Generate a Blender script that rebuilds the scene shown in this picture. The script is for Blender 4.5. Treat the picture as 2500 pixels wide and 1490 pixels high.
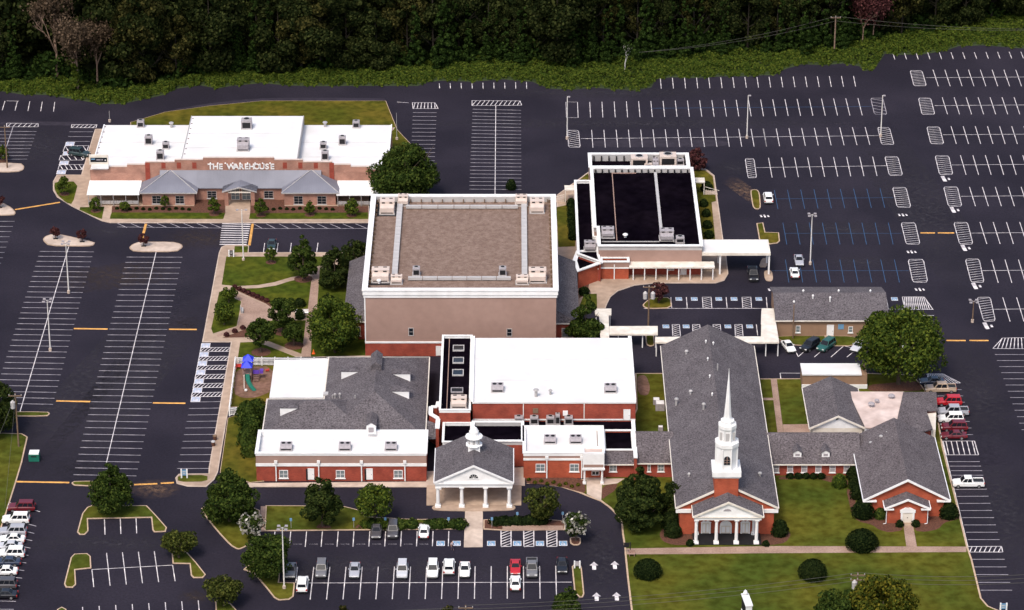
import bpy, math, random
import numpy as np
from mathutils import Vector, Matrix
for o in list(bpy.data.objects): bpy.data.objects.remove(o)
R = math.radians
sc = bpy.context.scene
col = sc.collection
# ---------------------------------------------------------------- camera, sky, sun, exposure
FPX, PITCH, CAMH, CAMY = 8160.0, R(24.9), 280.0, -603.0
cd = bpy.data.cameras.new('camera'); cam = bpy.data.objects.new('camera', cd); col.objects.link(cam)
cam.location = (0, CAMY, CAMH); cam.rotation_euler = (math.pi/2-PITCH, 0, 0)
cd.sensor_width = 36; cd.lens = 36*FPX/2500.0; cd.clip_start = 10; cd.clip_end = 9000
sc.camera = cam
SUN_EL, SUN_AZ = 56.0, 205.0          # degrees; azimuth clockwise from +Y (north)
w = bpy.data.worlds.new('World'); sc.world = w; w.use_nodes = True
nt = w.node_tree; nt.nodes.clear()
sky = nt.nodes.new('ShaderNodeTexSky'); sky.sky_type = 'NISHITA'; sky.sun_disc = False
sky.sun_elevation = R(SUN_EL); sky.sun_rotation = R(SUN_AZ); sky.air_density = 1.0; sky.dust_density = 4.0; sky.ozone_density = 1.0
bg = nt.nodes.new('ShaderNodeBackground'); bg.inputs[1].default_value = 0.15
wo = nt.nodes.new('ShaderNodeOutputWorld')
nt.links.new(sky.outputs[0], bg.inputs[0]); nt.links.new(bg.outputs[0], wo.inputs[0])
sl = bpy.data.lights.new('sun', 'SUN'); sl.energy = 1.5; sl.angle = R(14); sl.color = (1, .95, .87)
so = bpy.data.objects.new('sun', sl); col.objects.link(so)
az, el = R(SUN_AZ), R(SUN_EL)
sd = Vector((math.sin(az)*math.cos(el), math.cos(az)*math.cos(el), math.sin(el)))
so.rotation_euler = sd.to_track_quat('Z', 'Y').to_euler(); so.location = (0, 0, 200)
sc.view_settings.view_transform = 'Standard'; sc.view_settings.look = 'None'
sc.view_settings.exposure = 0.55; sc.view_settings.gamma = 1.0
try: sc.view_settings.use_curve_mapping = False
except Exception: pass
# ---------------------------------------------------------------- measuring the place from the camera
ct, st = math.cos(PITCH), math.sin(PITCH)
def W(p, z=0.0):                      # point at height z seen at photo pixel p
    u, v = (p[0]-1250)/FPX, (p[1]-745)/FPX
    h = CAMH-z; Yd = h*(ct-v*st)/(v*ct+st); Z = Yd*ct+h*st
    return Vector((u*Z, Yd+CAMY, z))
def AT(p, y):                         # (x, z) on the upright plane y = const
    u, v = (p[0]-1250)/FPX, (p[1]-745)/FPX
    Yd = y-CAMY; h = Yd*(v*ct+st)/(ct-v*st); Z = Yd*ct+h*st
    return u*Z, CAMH-h
KT = 640/2374.0
def TL(x0, y0, k=KT): return lambda x, y: (x0+x*k, y0+y*k)
a1, a2, a3, a4 = TL(0,0), TL(620,0), TL(1240,0), TL(1860,0)
b1, b2, b3, b4 = TL(0,370), TL(620,370), TL(1240,370), TL(1860,370)
c1, c2, c3, c4 = TL(0,740), TL(620,740), TL(1240,740), TL(1860,740)
d1, d2, d3, d4 = TL(0,1090), TL(620,1090), TL(1240,1090), TL(1860,1090)
e1 = TL(520,580,340/1682.); h1 = TL(1030,1030,260/1678.); k1 = TL(560,860,140/1298.)
# ---------------------------------------------------------------- materials
def lk(t, a, b): t.links.new(a, b)
MATS = {}
def mat(name, c, rough=.8, var=.12, scale=1.5, bump=0, bscale=None, metal=0, c2=None, detail=5, spec=.3, big=None):
    m = bpy.data.materials.new(name); m.use_nodes = True; t = m.node_tree
    b = t.nodes['Principled BSDF']; b.inputs['Roughness'].default_value = rough; b.inputs['Metallic'].default_value = metal
    b.inputs['Specular IOR Level'].default_value = spec
    tc = t.nodes.new('ShaderNodeTexCoord')
    n = t.nodes.new('ShaderNodeTexNoise'); n.inputs['Scale'].default_value = scale; n.inputs['Detail'].default_value = detail
    lk(t, tc.outputs['Object'], n.inputs['Vector'])
    r = t.nodes.new('ShaderNodeValToRGB')
    lo = [x*(1-var) for x in (c2 or c)]; hi = [min(1, x*(1+var)) for x in c]
    r.color_ramp.elements[0].color = (*lo, 1); r.color_ramp.elements[1].color = (*hi, 1)
    r.color_ramp.elements[0].position = .33; r.color_ramp.elements[1].position = .67
    lk(t, n.outputs[0], r.inputs[0]); out = r.outputs[0]
    if big:                            # broad weathering patches
        n2 = t.nodes.new('ShaderNodeTexNoise'); n2.inputs['Scale'].default_value = big[0]; n2.inputs['Detail'].default_value = 3
        lk(t, tc.outputs['Object'], n2.inputs['Vector'])
        r2 = t.nodes.new('ShaderNodeValToRGB'); r2.color_ramp.elements[0].position = .38; r2.color_ramp.elements[1].position = .66
        r2.color_ramp.elements[0].color = (*big[1], 1); r2.color_ramp.elements[1].color = (1, 1, 1, 1)
        lk(t, n2.outputs[0], r2.inputs[0])
        mx = t.nodes.new('ShaderNodeMix'); mx.data_type = 'RGBA'; mx.blend_type = 'MULTIPLY'; mx.inputs[0].default_value = 1
        lk(t, out, mx.inputs[6]); lk(t, r2.outputs[0], mx.inputs[7]); out = mx.outputs[2]
    lk(t, out, b.inputs['Base Color'])
    if bump:
        n3 = t.nodes.new('ShaderNodeTexNoise'); n3.inputs['Scale'].default_value = bscale or scale*6; n3.inputs['Detail'].default_value = 4
        lk(t, tc.outputs['Object'], n3.inputs['Vector'])
        bp = t.nodes.new('ShaderNodeBump'); bp.inputs['Strength'].default_value = bump; bp.inputs['Distance'].default_value = .1
        lk(t, n3.outputs[0], bp.inputs['Height']); lk(t, bp.outputs[0], b.inputs['Normal'])
    MATS[name] = m; return m
def brickmat(name, c, c2, mortar):
    m = bpy.data.materials.new(name); m.use_nodes = True; t = m.node_tree
    b = t.nodes['Principled BSDF']; b.inputs['Roughness'].default_value = .9; b.inputs['Specular IOR Level'].default_value = .2
    tc = t.nodes.new('ShaderNodeTexCoord'); mp = t.nodes.new('ShaderNodeMapping'); mp.inputs['Rotation'].default_value = (R(90), 0, 0)
    lk(t, tc.outputs['Object'], mp.inputs[0])
    br = t.nodes.new('ShaderNodeTexBrick'); br.inputs['Scale'].default_value = 1; br.inputs['Brick Width'].default_value = .4
    br.inputs['Row Height'].default_value = .14; br.inputs['Mortar Size'].default_value = .012
    br.inputs['Color1'].default_value = (*c, 1); br.inputs['Color2'].default_value = (*c2, 1); br.inputs['Mortar'].default_value = (*mortar, 1)
    lk(t, mp.outputs[0], br.inputs['Vector'])
    n = t.nodes.new('ShaderNodeTexNoise'); n.inputs['Scale'].default_value = .5; n.inputs['Detail'].default_value = 5
    lk(t, tc.outputs['Object'], n.inputs['Vector'])
    r = t.nodes.new('ShaderNodeValToRGB'); r.color_ramp.elements[0].color = (.8, .78, .78, 1); r.color_ramp.elements[1].color = (1.12, 1.1, 1.08, 1)
    r.color_ramp.elements[0].position = .35; r.color_ramp.elements[1].position = .65
    lk(t, n.outputs[0], r.inputs[0])
    mx = t.nodes.new('ShaderNodeMix'); mx.data_type = 'RGBA'; mx.blend_type = 'MULTIPLY'; mx.inputs[0].default_value = 1
    lk(t, br.outputs[0], mx.inputs[6]); lk(t, r.outputs[0], mx.inputs[7]); lk(t, mx.outputs[2], b.inputs['Base Color'])
    MATS[name] = m; return m
def stainmat(name, c):                 # soft-edged patch of washed-out dirt
    m = bpy.data.materials.new(name); m.use_nodes = True; t = m.node_tree; b = t.nodes['Principled BSDF']; b.inputs['Base Color'].default_value = (*c, 1); b.inputs['Roughness'].default_value = .95; b.inputs['Specular IOR Level'].default_value = .1
    tc = t.nodes.new('ShaderNodeTexCoord'); mp = t.nodes.new('ShaderNodeMapping'); mp.inputs['Location'].default_value = (-1,-1,0); mp.inputs['Scale'].default_value = (2,2,0)
    g = t.nodes.new('ShaderNodeTexGradient'); g.gradient_type = 'SPHERICAL'; lk(t, tc.outputs['Generated'], mp.inputs[0]); lk(t, mp.outputs[0], g.inputs[0])
    n = t.nodes.new('ShaderNodeTexNoise'); n.inputs['Scale'].default_value = .9; n.inputs['Detail'].default_value = 6; lk(t, tc.outputs['Object'], n.inputs[0])
    r = t.nodes.new('ShaderNodeValToRGB'); r.color_ramp.elements[0].position = .36; r.color_ramp.elements[1].position = .72; lk(t, n.outputs[0], r.inputs[0])
    x = t.nodes.new('ShaderNodeMath'); x.operation = 'MULTIPLY'; lk(t, g.outputs[1], x.inputs[0]); lk(t, r.outputs[0], x.inputs[1]); lk(t, x.outputs[0], b.inputs['Alpha'])
    MATS[name] = m
def leafmat(name, dark, mid, light, trans=.25):
    m = bpy.data.materials.new(name); m.use_nodes = True; t = m.node_tree; t.nodes.clear()
    g = t.nodes.new('ShaderNodeNewGeometry'); r = t.nodes.new('ShaderNodeValToRGB')
    r.color_ramp.elements[0].color = (*dark, 1); r.color_ramp.elements[1].color = (*light, 1)
    e = r.color_ramp.elements.new(.55); e.color = (*mid, 1)
    lk(t, g.outputs['Random Per Island'], r.inputs[0])
    d = t.nodes.new('ShaderNodeBsdfDiffuse'); tr = t.nodes.new('ShaderNodeBsdfTranslucent'); mx = t.nodes.new('ShaderNodeMixShader')
    mx.inputs[0].default_value = trans
    lk(t, r.outputs[0], d.inputs[0]); lk(t, r.outputs[0], tr.inputs[0])
    lk(t, d.outputs[0], mx.inputs[1]); lk(t, tr.outputs[0], mx.inputs[2])
    o = t.nodes.new('ShaderNodeOutputMaterial'); lk(t, mx.outputs[0], o.inputs[0])
    MATS[name] = m; return m
mat('asphalt', (.022,.018,.0275), .92, .18, 2.2, .25, 30, big=(.05,(.6,.6,.66)), spec=.18)
mat('old_asphalt', (.031,.026,.036), .95, .18, .6, .2, 25, spec=.15)
mat('concrete', (.43,.315,.235), .9, .12, .9, .1, big=(.12,(.72,.7,.68)))
mat('pale_concrete', (.55,.44,.36), .9, .1, .9, .1, big=(.2,(.75,.73,.72)))
mat('pavers', (.36,.245,.19), .9, .16, 3, .1, big=(.25,(.75,.72,.7)))
mat('kerb', (.46,.33,.23), .9, .14, 1.2)
mat('lawn', (.103,.097,.014), .95, .2, .55, .5, 14, c2=(.085,.074,.009), big=(.06,(.5,.72,.75)), spec=.03)
mat('lawn_green', (.085,.088,.010), .95, .2, .55, .5, 14, c2=(.055,.064,.008), big=(.09,(.6,.78,.8)), spec=.03)
mat('lawn_dry', (.125,.094,.014), .95, .2, .5, .5, 14, c2=(.09,.074,.011), big=(.09,(.55,.75,.6)), spec=.04)
mat('ground', (.03,.045,.012), .95, .2, .2, .3, 3)
mat('mulch', (.10,.042,.026), .95, .35, 3, .5)
mat('play_mulch', (.21,.115,.085), .95, .2, 1.2, .3, big=(.3,(.7,.7,.6)))
mat('line', (.76,.70,.68), .7, .12, .8, big=(.6,(.55,.55,.58)))
mat('line_dim', (.48,.44,.46), .7, .12, .8, big=(.5,(.5,.5,.53)))
mat('line_blue', (.03,.075,.155), .7, .2, .8)
mat('sign_blue', (.14,.28,.43), .6, .08)
mat('sign_pale', (.40,.44,.54), .6, .08)
mat('yellow', (.66,.34,.09), .75, .12, 1.0, big=(.6,(.75,.72,.7)))
mat('white_roof', (.70,.69,.685), .75, .03, .3, big=(.14,(.90,.885,.87)), spec=.1)
mat('white', (.8,.79,.78), .6, .04, .8, big=(.5,(.9,.89,.88)))
mat('cream', (.74,.68,.6), .6, .05, .8, big=(.4,(.85,.83,.8)))
mat('pink_roof', (.62,.50,.45), .8, .08, .5, big=(.25,(.8,.76,.74)))
mat('stucco', (.335,.218,.178), .9, .05, .7, .05, big=(.1,(.88,.86,.85)))
mat('stucco_brown', (.27,.165,.105), .9, .07, .7)
mat('black_roof', (.0055,.0036,.0062), .95, .3, .5, .1, big=(.1,(.5,.5,.6)), spec=.0)
mat('gravel', (.225,.155,.122), .95, .2, 3.2, .3, 9, big=(1.1,(.72,.68,.66)))
mat('duct', (.42,.40,.39), .6, .08, .6)
mat('unit_beige', (.56,.46,.40), .6, .08, .9)
mat('unit_grey', (.32,.29,.30), .6, .15, 2)
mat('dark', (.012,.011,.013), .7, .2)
mat('glass', (.012,.015,.02), .12, .1, spec=.5)
mat('pane', (.16,.19,.2), .25, .15, 2, spec=.5)
mat('metal_roof', (.185,.188,.222), .5, .06, .25, spec=.3, big=(.12,(.85,.85,.87)))
mat('galv', (.40,.38,.37), .5, .1, 2, metal=.2)
mat('wood_pole', (.17,.11,.07), .9, .2, 2)
mat('pole_white', (.66,.62,.58), .6, .08, 1)
mat('wire', (.09,.085,.07), .7, .1)
mat('bark', (.085,.06,.045), .95, .25, 3)
mat('bark_pale', (.19,.125,.09), .95, .25, 3)
def shingle(name, c):
    m = mat(name, c, .95, .4, 3.6, .35, 12, c2=tuple(x*.82 for x in c), detail=3, spec=.12, big=(.3,(.82,.81,.82)))
    return m
shingle('shingle', (.121,.107,.113)); shingle('shingle_brown', (.126,.108,.112))
stainmat('dirt_stain', (.055,.040,.035)); stainmat('sand_stain', (.17,.105,.07)); stainmat('pale_stain', (.043,.039,.048))
brickmat('brick', (.31,.056,.034), (.25,.042,.028), (.26,.10,.07))
brickmat('brick_orange', (.40,.080,.038), (.33,.060,.030), (.31,.12,.07))
brickmat('brick_pink', (.36,.185,.135), (.31,.15,.11), (.36,.24,.19))
leafmat('leaf_mid', (.011,.022,.006), (.033,.053,.011), (.082,.108,.021))
leafmat('leaf_dark', (.009,.016,.006), (.025,.038,.010), (.060,.075,.018))
leafmat('leaf_bright', (.016,.032,.008), (.054,.080,.013), (.13,.155,.022))
leafmat('leaf_gold', (.016,.026,.005), (.06,.072,.011), (.18,.15,.018))
leafmat('leaf_sage', (.014,.022,.006), (.050,.062,.014), (.12,.125,.028))
leafmat('leaf_olive', (.006,.009,.003), (.026,.028,.009), (.085,.075,.022))
leafmat('leaf_wood', (.004,.008,.003), (.016,.022,.007), (.052,.060,.018))
leafmat('leaf_vine', (.005,.011,.003), (.019,.036,.009), (.048,.078,.016))
leafmat('leaf_kudzu', (.020,.036,.007), (.052,.078,.012), (.10,.12,.018))
leafmat('leaf_brown', (.035,.025,.015), (.085,.058,.038), (.15,.105,.07))
leafmat('leaf_red', (.03,.012,.013), (.075,.027,.028), (.14,.055,.05))
leafmat('leaf_blossom', (.03,.05,.02), (.25,.23,.19), (.75,.70,.62))
leafmat('leaf_hedge', (.005,.010,.004), (.015,.025,.008), (.032,.044,.012))
mat('bark_dark', (.022,.017,.012), .95, .25, 3)
# ---------------------------------------------------------------- object helpers
WL = {}
def link(o, parent=None):
    col.objects.link(o)
    if parent is not None: o.parent = parent
    return o
def tag(o, label=None, cat=None, group=None, kind=None):
    if label: o['label'] = label
    if cat: o['category'] = cat
    if group: o['group'] = group
    if kind: o['kind'] = kind
    return o
def empty(name, loc, label=None, cat=None, group=None, kind=None, parent=None):
    o = bpy.data.objects.new(name, None); o.location = loc; o.empty_display_size = .3
    link(o, parent); WL[o.name] = Vector(loc); return tag(o, label, cat, group, kind)
class MB:
    def __init__(s): s.v = []; s.f = []; s.m = []
    def add(s, vs, fs, mi=0):
        k = len(s.v); s.v += [tuple(x) for x in vs]; s.f += [tuple(i+k for i in f) for f in fs]; s.m += [mi]*len(fs); return s
    def box(s, x0, x1, y0, y1, z0, z1, mi=0):
        if x0 > x1: x0, x1 = x1, x0
        if y0 > y1: y0, y1 = y1, y0
        return s.add([(x0,y0,z0),(x1,y0,z0),(x1,y1,z0),(x0,y1,z0),(x0,y0,z1),(x1,y0,z1),(x1,y1,z1),(x0,y1,z1)],
                     [(0,3,2,1),(4,5,6,7),(0,1,5,4),(1,2,6,5),(2,3,7,6),(3,0,4,7)], mi)
    def prism(s, poly, z0, z1, mi=0, mt=None):
        n = len(poly)
        if area(poly) < 0: poly = poly[::-1]
        s.add([(p[0],p[1],z0) for p in poly]+[(p[0],p[1],z1) for p in poly],
              [tuple(range(n))[::-1]]+[(i,(i+1)%n,n+(i+1)%n,n+i) for i in range(n)], mi)
        k = len(s.v)-n
        s.f.append(tuple(range(k, k+n))); s.m.append(mi if mt is None else mt); return s
    def xz(s, poly, y0, y1, mi=0):     # outline in x,z pushed from y0 (front) to y1
        n = len(poly)
        return s.add([(p[0],y0,p[1]) for p in poly]+[(p[0],y1,p[1]) for p in poly],
                     [tuple(range(n)), tuple(range(n,2*n))[::-1]]+[((i+1)%n,i,n+i,n+(i+1)%n) for i in range(n)], mi)
    def yz(s, poly, x0, x1, mi=0):
        n = len(poly)
        return s.add([(x0,p[0],p[1]) for p in poly]+[(x1,p[0],p[1]) for p in poly],
                     [tuple(range(n))[::-1], tuple(range(n,2*n))]+[(i,(i+1)%n,n+(i+1)%n,n+i) for i in range(n)], mi)
    def lathe(s, prof, cx, cy, n=10, mi=0, ph=0):
        vs = []; m = len(prof)
        for (r, z) in prof:
            for i in range(n):
                a = ph+2*math.pi*i/n; vs.append((cx+r*math.cos(a), cy+r*math.sin(a), z))
        fs = [(j*n+i, j*n+(i+1)%n, (j+1)*n+(i+1)%n, (j+1)*n+i) for j in range(m-1) for i in range(n)]
        fs += [tuple(range(n))[::-1], tuple(range((m-1)*n, m*n))]
        return s.add(vs, fs, mi)
    def tube(s, a, b, r0, r1=None, n=6, mi=0):
        a, b = Vector(a), Vector(b); r1 = r0 if r1 is None else r1
        d = (b-a).normalized(); u = d.orthogonal().normalized(); q = d.cross(u)
        vs = [p+(u*math.cos(2*math.pi*i/n)+q*math.sin(2*math.pi*i/n))*r for p, r in ((a,r0),(b,r1)) for i in range(n)]
        return s.add(vs, [(i,(i+1)%n,n+(i+1)%n,n+i) for i in range(n)]+[tuple(range(n))[::-1], tuple(range(n,2*n))], mi)
    def mesh(s, name, mats, off=(0,0,0)):
        me = bpy.data.meshes.new(name); o = Vector(off)
        me.from_pydata([(x-o.x, y-o.y, z-o.z) for x, y, z in s.v], [], s.f)
        for m in (mats if isinstance(mats, (list, tuple)) else [mats]): me.materials.append(MATS[m] if isinstance(m, str) else m)
        if any(s.m): me.polygons.foreach_set('material_index', s.m)
        me.update(); return me
    def build(s, name, mats, parent=None, label=None, cat=None, group=None, kind=None):
        A = np.array(s.v); lo, hi = A.min(0), A.max(0); c = Vector(((lo[0]+hi[0])/2, (lo[1]+hi[1])/2, lo[2]))
        o = bpy.data.objects.new(name, s.mesh(name, mats, c))
        base = WL[parent.name] if parent is not None else Vector((0,0,0))
        o.location = c-base; link(o, parent); WL[o.name] = c
        return tag(o, label, cat, group, kind)
def area(p): return sum(p[i][0]*p[(i+1)%len(p)][1]-p[(i+1)%len(p)][0]*p[i][1] for i in range(len(p)))/2
def inset(poly, d):
    if area(poly) < 0: poly = poly[::-1]
    n = len(poly); out = []
    for i in range(n):
        a, b, c = Vector(poly[i-1][:2]), Vector(poly[i][:2]), Vector(poly[(i+1)%n][:2])
        e, f = (b-a), (c-b)
        if e.length < 1e-6 or f.length < 1e-6: out.append((b.x,b.y)); continue
        e.normalize(); f.normalize(); n1, n2 = Vector((-e.y,e.x)), Vector((-f.y,f.x))
        m = (n1+n2); k = m.length
        if k < .3: m = n1; s = d
        else: m.normalize(); s = min(d/max(.35, m.dot(n1)), 2.2*d)
        q = b+m*s; out.append((q.x,q.y))
    return out
def GP(pts, z=0): return [tuple(W(p, z)[:2]) for p in pts]
def smooth(poly, it=1):
    for _ in range(it):
        out = []
        for i in range(len(poly)):
            a, b = poly[i], poly[(i+1)%len(poly)]
            out += [(a[0]*.8+b[0]*.2, a[1]*.8+b[1]*.2), (a[0]*.2+b[0]*.8, a[1]*.2+b[1]*.8)]
        poly = out
    return poly
def sheet(name, pts, z, m, kind='structure', px=True, sm=0, parent=None, th=.0):
    poly = GP(pts, max(z,0)) if px else pts
    if sm: poly = smooth(poly, sm)
    if area(poly) < 0: poly = poly[::-1]
    b = MB()
    if th: b.prism(poly, z-th, z)
    else: b.add([(x,y,z) for x, y in poly], [tuple(range(len(poly)))])
    return b.build(name, m, parent, kind=kind)
def island(name, pts, m='lawn', kerb=.22, sm=1, z=.12, kmat='kerb'):
    poly = GP(pts)
    if sm: poly = smooth(poly, sm)
    if area(poly) < 0: poly = poly[::-1]
    inn = inset(poly, kerb)
    o = MB().add([(x,y,z+.015) for x, y in inn], [tuple(range(len(inn)))]).build(name, m, kind='structure')
    MB().prism(poly, 0, z).build('kerb', kmat, o)
    return o

LETTER = {}
def letter_mesh(ch, h, depth, bold, m, name='letter'):
    key = (ch, round(h,2), depth, m)
    if key not in LETTER:
        cu = bpy.data.curves.new('t', 'FONT'); cu.body = ch; cu.size = h*1.38; cu.extrude = depth/2; cu.align_x = 'CENTER'; cu.offset = bold
        ob = bpy.data.objects.new('t', cu); col.objects.link(ob)
        me = bpy.data.meshes.new_from_object(ob.evaluated_get(bpy.context.evaluated_depsgraph_get()))
        bpy.data.objects.remove(ob); bpy.data.curves.remove(cu)
        me.name = name; me.materials.clear(); me.materials.append(MATS[m]); LETTER[key] = me
    return LETTER[key]
HALL_H, BAY_H = 1.25, .26
for ch in 'THEWAROUS': letter_mesh(ch, HALL_H, .12, .055, 'white')
for ch in 'VISTOR': letter_mesh(ch, BAY_H, .002, 0, 'line_dim')
def skin(name, V, E, rad, m):
    me = bpy.data.meshes.new(name); me.from_pydata(V, E, []); ob = bpy.data.objects.new(name, me); col.objects.link(ob)
    ob.modifiers.new('s', 'SKIN'); su = ob.modifiers.new('u', 'SUBSURF'); su.levels = 2; su.render_levels = 2
    for i, r_ in enumerate(rad): me.skin_vertices[0].data[i].radius = (r_, r_)
    me.skin_vertices[0].data[0].use_root = True
    nm = bpy.data.meshes.new_from_object(ob.evaluated_get(bpy.context.evaluated_depsgraph_get())); bpy.data.objects.remove(ob)
    nm.name = name; nm.materials.clear(); nm.materials.append(MATS[m])
    for f in nm.polygons: f.use_smooth = True
    return nm
mat('skin_tone', (.42,.25,.18), .6, .05); mat('shirt', (.45,.36,.36), .8, .08); mat('trousers', (.06,.05,.07), .8, .08); mat('hair', (.05,.03,.02), .8, .1)
PV = [(0,0,.95),(0,0,1.15),(0,0,1.38),(0,0,1.5),(0,.02,1.6),(0,.03,1.72),(-.19,0,1.4),(-.3,-.08,1.12),(-.3,-.25,.9),(-.3,-.32,.82),(.19,0,1.4),(.3,.08,1.14),(.33,.0,.9),(.33,-.02,.82),(-.1,0,.9),(-.12,.12,.5),(-.12,-.02,.1),(-.12,.14,.05),(.1,0,.9),(.12,.1,.5),(.12,-.3,.16),(.12,-.18,.05)]
PE = [(0,1),(1,2),(2,3),(3,4),(4,5),(2,6),(6,7),(7,8),(8,9),(2,10),(10,11),(11,12),(12,13),(0,14),(14,15),(15,16),(16,17),(0,18),(18,19),(19,20),(20,21)]
PRAD = [.13,.13,.15,.06,.095,.085,.075,.05,.04,.045,.075,.05,.04,.045,.1,.065,.045,.045,.1,.065,.045,.045]
BODY = skin('body', PV, PE, PRAD, 'skin_tone')
SHIRT = skin('shirt', [PV[i] for i in (0,1,2,6,7,10,11)], [(0,1),(1,2),(2,3),(3,4),(2,5),(5,6)], [.155,.15,.17,.095,.07,.095,.07], 'shirt')
TROUS = skin('trousers', [PV[i] for i in (0,14,15,16,18,19,20)], [(0,1),(1,2),(2,3),(0,4),(4,5),(5,6)], [.15,.12,.085,.065,.12,.085,.065], 'trousers')
# ---------------------------------------------------------------- the ground
MB().add([(-4000,-4000,-.06),(4000,-4000,-.06),(4000,6000,-.06),(-4000,6000,-.06)], [(0,1,2,3)]).build('ground', 'ground', kind='structure')
KUD = [(-260,205),(-120,212),(0,219),(60,228),(110,228),(190,240),(240,250),(300,250),(345,240),(400,228),(430,213),(490,205),(530,213),(560,207),(640,199),(700,205),
 (760,207),(850,206),(950,206),(1020,206),(1045,197),(1080,193),(1150,196),(1230,190),(1270,194),(1300,196),(1340,213),(1400,216),(1450,210),(1500,215),(1550,218),
 (1590,210),(1602,190),(1640,185),(1700,187),(1760,183),(1830,183),(1862,180),(1890,180),(1920,164),(1960,153),(2010,156),(2060,151),(2098,158),(2108,170),(2135,166),
 (2160,128),(2200,130),(2260,128),(2310,120),(2340,109),(2400,107),(2500,115),(2640,112),(2760,112)]
lot = [W((x, y+4)) for x, y in KUD]; lot = [(p.x, p.y) for p in lot]
sheet('parking_lot', [(-140,-150),(140,-150),(lot[-1][0],lot[-1][1])]+lot[::-1][1:]+[(lot[0][0],lot[0][1])], 0, 'asphalt', px=False)
# older, browner tarmac where the sealer stops
for pts in ([a3(760,1265),a3(1850,1262),a3(2000,1285),a3(1980,1330),a3(760,1335)],
            [a1(0,1105),a1(420,1100),a1(860,1115),a1(800,1140),a1(300,1135),a1(0,1130)],
            [a1(1480,1005),a1(1900,935),a1(2374,885),a2(1180,888),a2(1190,912),a1(2374,912),a1(1900,958)]):
    sheet('old_tarmac', pts, .004, 'old_asphalt', sm=2)
def stain(p, rx, ry, m, ang=0):
    c = W(p); a = R(ang); MB().add([(c.x+rx*u*math.cos(a)-ry*v*math.sin(a), c.y+rx*u*math.sin(a)+ry*v*math.cos(a), .0045) for u, v in ((-1,-1),(1,-1),(1,1),(-1,1))], [(0,1,2,3)]).build('tarmac_stain', m, kind='structure')
for a_ in ((b3(2150,360),2.2,9,'sand_stain',25),(b3(2030,150),4,5,'pale_stain'),(d1(1400,385),5,4,'sand_stain'),(d1(1760,1360),3,3,'dirt_stain'),(b1(1820,790),9,6,'dirt_stain'),(b1(980,725),6,4,'pale_stain'),(b1(1040,1130),14,6,'dirt_stain',20),(b4(700,700),14,5,'pale_stain'),(b4(900,1000),8,4,'pale_stain'),
           (a1(350,1330),10,16,'pale_stain'),(c1(1680,190),4,4,'dirt_stain'),(d2(1000,1100),30,6,'pale_stain'),(d1(650,200),6,5,'pale_stain'),(d4(2200,600),7,30,'pale_stain'),(c4(1950,800),7,30,'pale_stain'),(c1(1180,700),6,60,'pale_stain',-14),(c1(740,800),5,50,'pale_stain',-16),(b4(1450,500),7,50,'pale_stain',10),(d3(860,1000),5,22,'pale_stain'),(d1(1000,880),22,4,'pale_stain'),(a3(1200,1120),60,4,'pale_stain'),(a3(900,840),40,4,'pale_stain')): stain(*a_)
# concrete plinth round the brick hall, lawns and beds on it
island('pavement', [a1(860,1172),b1(735,215),b1(515,215),b1(480,275),b1(480,355),b1(515,415),b1(650,500),b1(920,632),b1(1000,650),b2(1040,650),b2(1040,60),a2(1280,1160)], 'concrete', .2, 0, .12, 'pale_concrete')
Z1 = .15
sheet('lawn', [b1(495,272),b1(712,272),b1(657,478),b1(600,465),b1(520,395),b1(492,335)], Z1, 'lawn_green', sm=1)
sheet('lawn', [b1(725,505),b1(945,500),b1(922,612),b1(850,588),b1(720,528)], Z1, 'lawn_green')
sheet('lawn', [b1(1010,552),b1(2040,556),b1(2022,612),b1(993,610)], Z1, 'lawn_green')
sheet('mulch_bed', [b1(1015,495),b1(1760,495),b1(1762,435),b1(2040,435),b1(2040,556),b1(1010,552)], Z1+.004, 'mulch')
sheet('lawn', [b2(-35,560),b2(1035,552),b2(1035,612),b2(-45,612)], Z1, 'lawn_green')
sheet('mulch_bed', [b2(-30,435),b2(275,435),b2(277,495),b2(1035,495),b2(1035,552),b2(-35,560)], Z1+.004, 'mulch')
island('lawn', [a1(1180,1112),a1(1500,1017),a1(1900,962),a1(2374,917),a2(1195,917),a2(1300,1180),a2(1490,1380),a2(1500,1484),b2(1480,300),b2(1060,330),b2(1060,100),a1(1200,1300)], 'lawn_dry', .12, 0, .10)
# islands of the west lot
island('planting_island', [b1(385,805),b1(405,775),b1(470,752),b1(540,752),b1(862,825),b1(850,852),b1(800,862),b1(440,858)], 'pale_concrete', .25, 1, .13, 'concrete')
island('planting_island', [b1(1165,878),b1(1200,845),b1(1260,822),b1(1560,822),b1(1640,840),b1(1660,870),b1(1600,912),b1(1215,912)], 'pale_concrete', .25, 1, .13, 'concrete')
island('planting_island', [b1(-250,465),b1(20,465),b1(110,515),b1(145,560),b1(125,582),b1(-250,582)], 'pale_concrete', .25, 1, .13, 'concrete')
island('planting_island', [b1(-250,105),b1(185,108),b1(222,138),b1(215,168),b1(160,190),b1(-250,190)], 'pale_concrete', .25, 1, .13, 'concrete')
island('planting_island', [c1(-120,988),c1(430,988),c1(455,1006),c1(428,1030),c1(-120,1028)], 'lawn')
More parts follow.
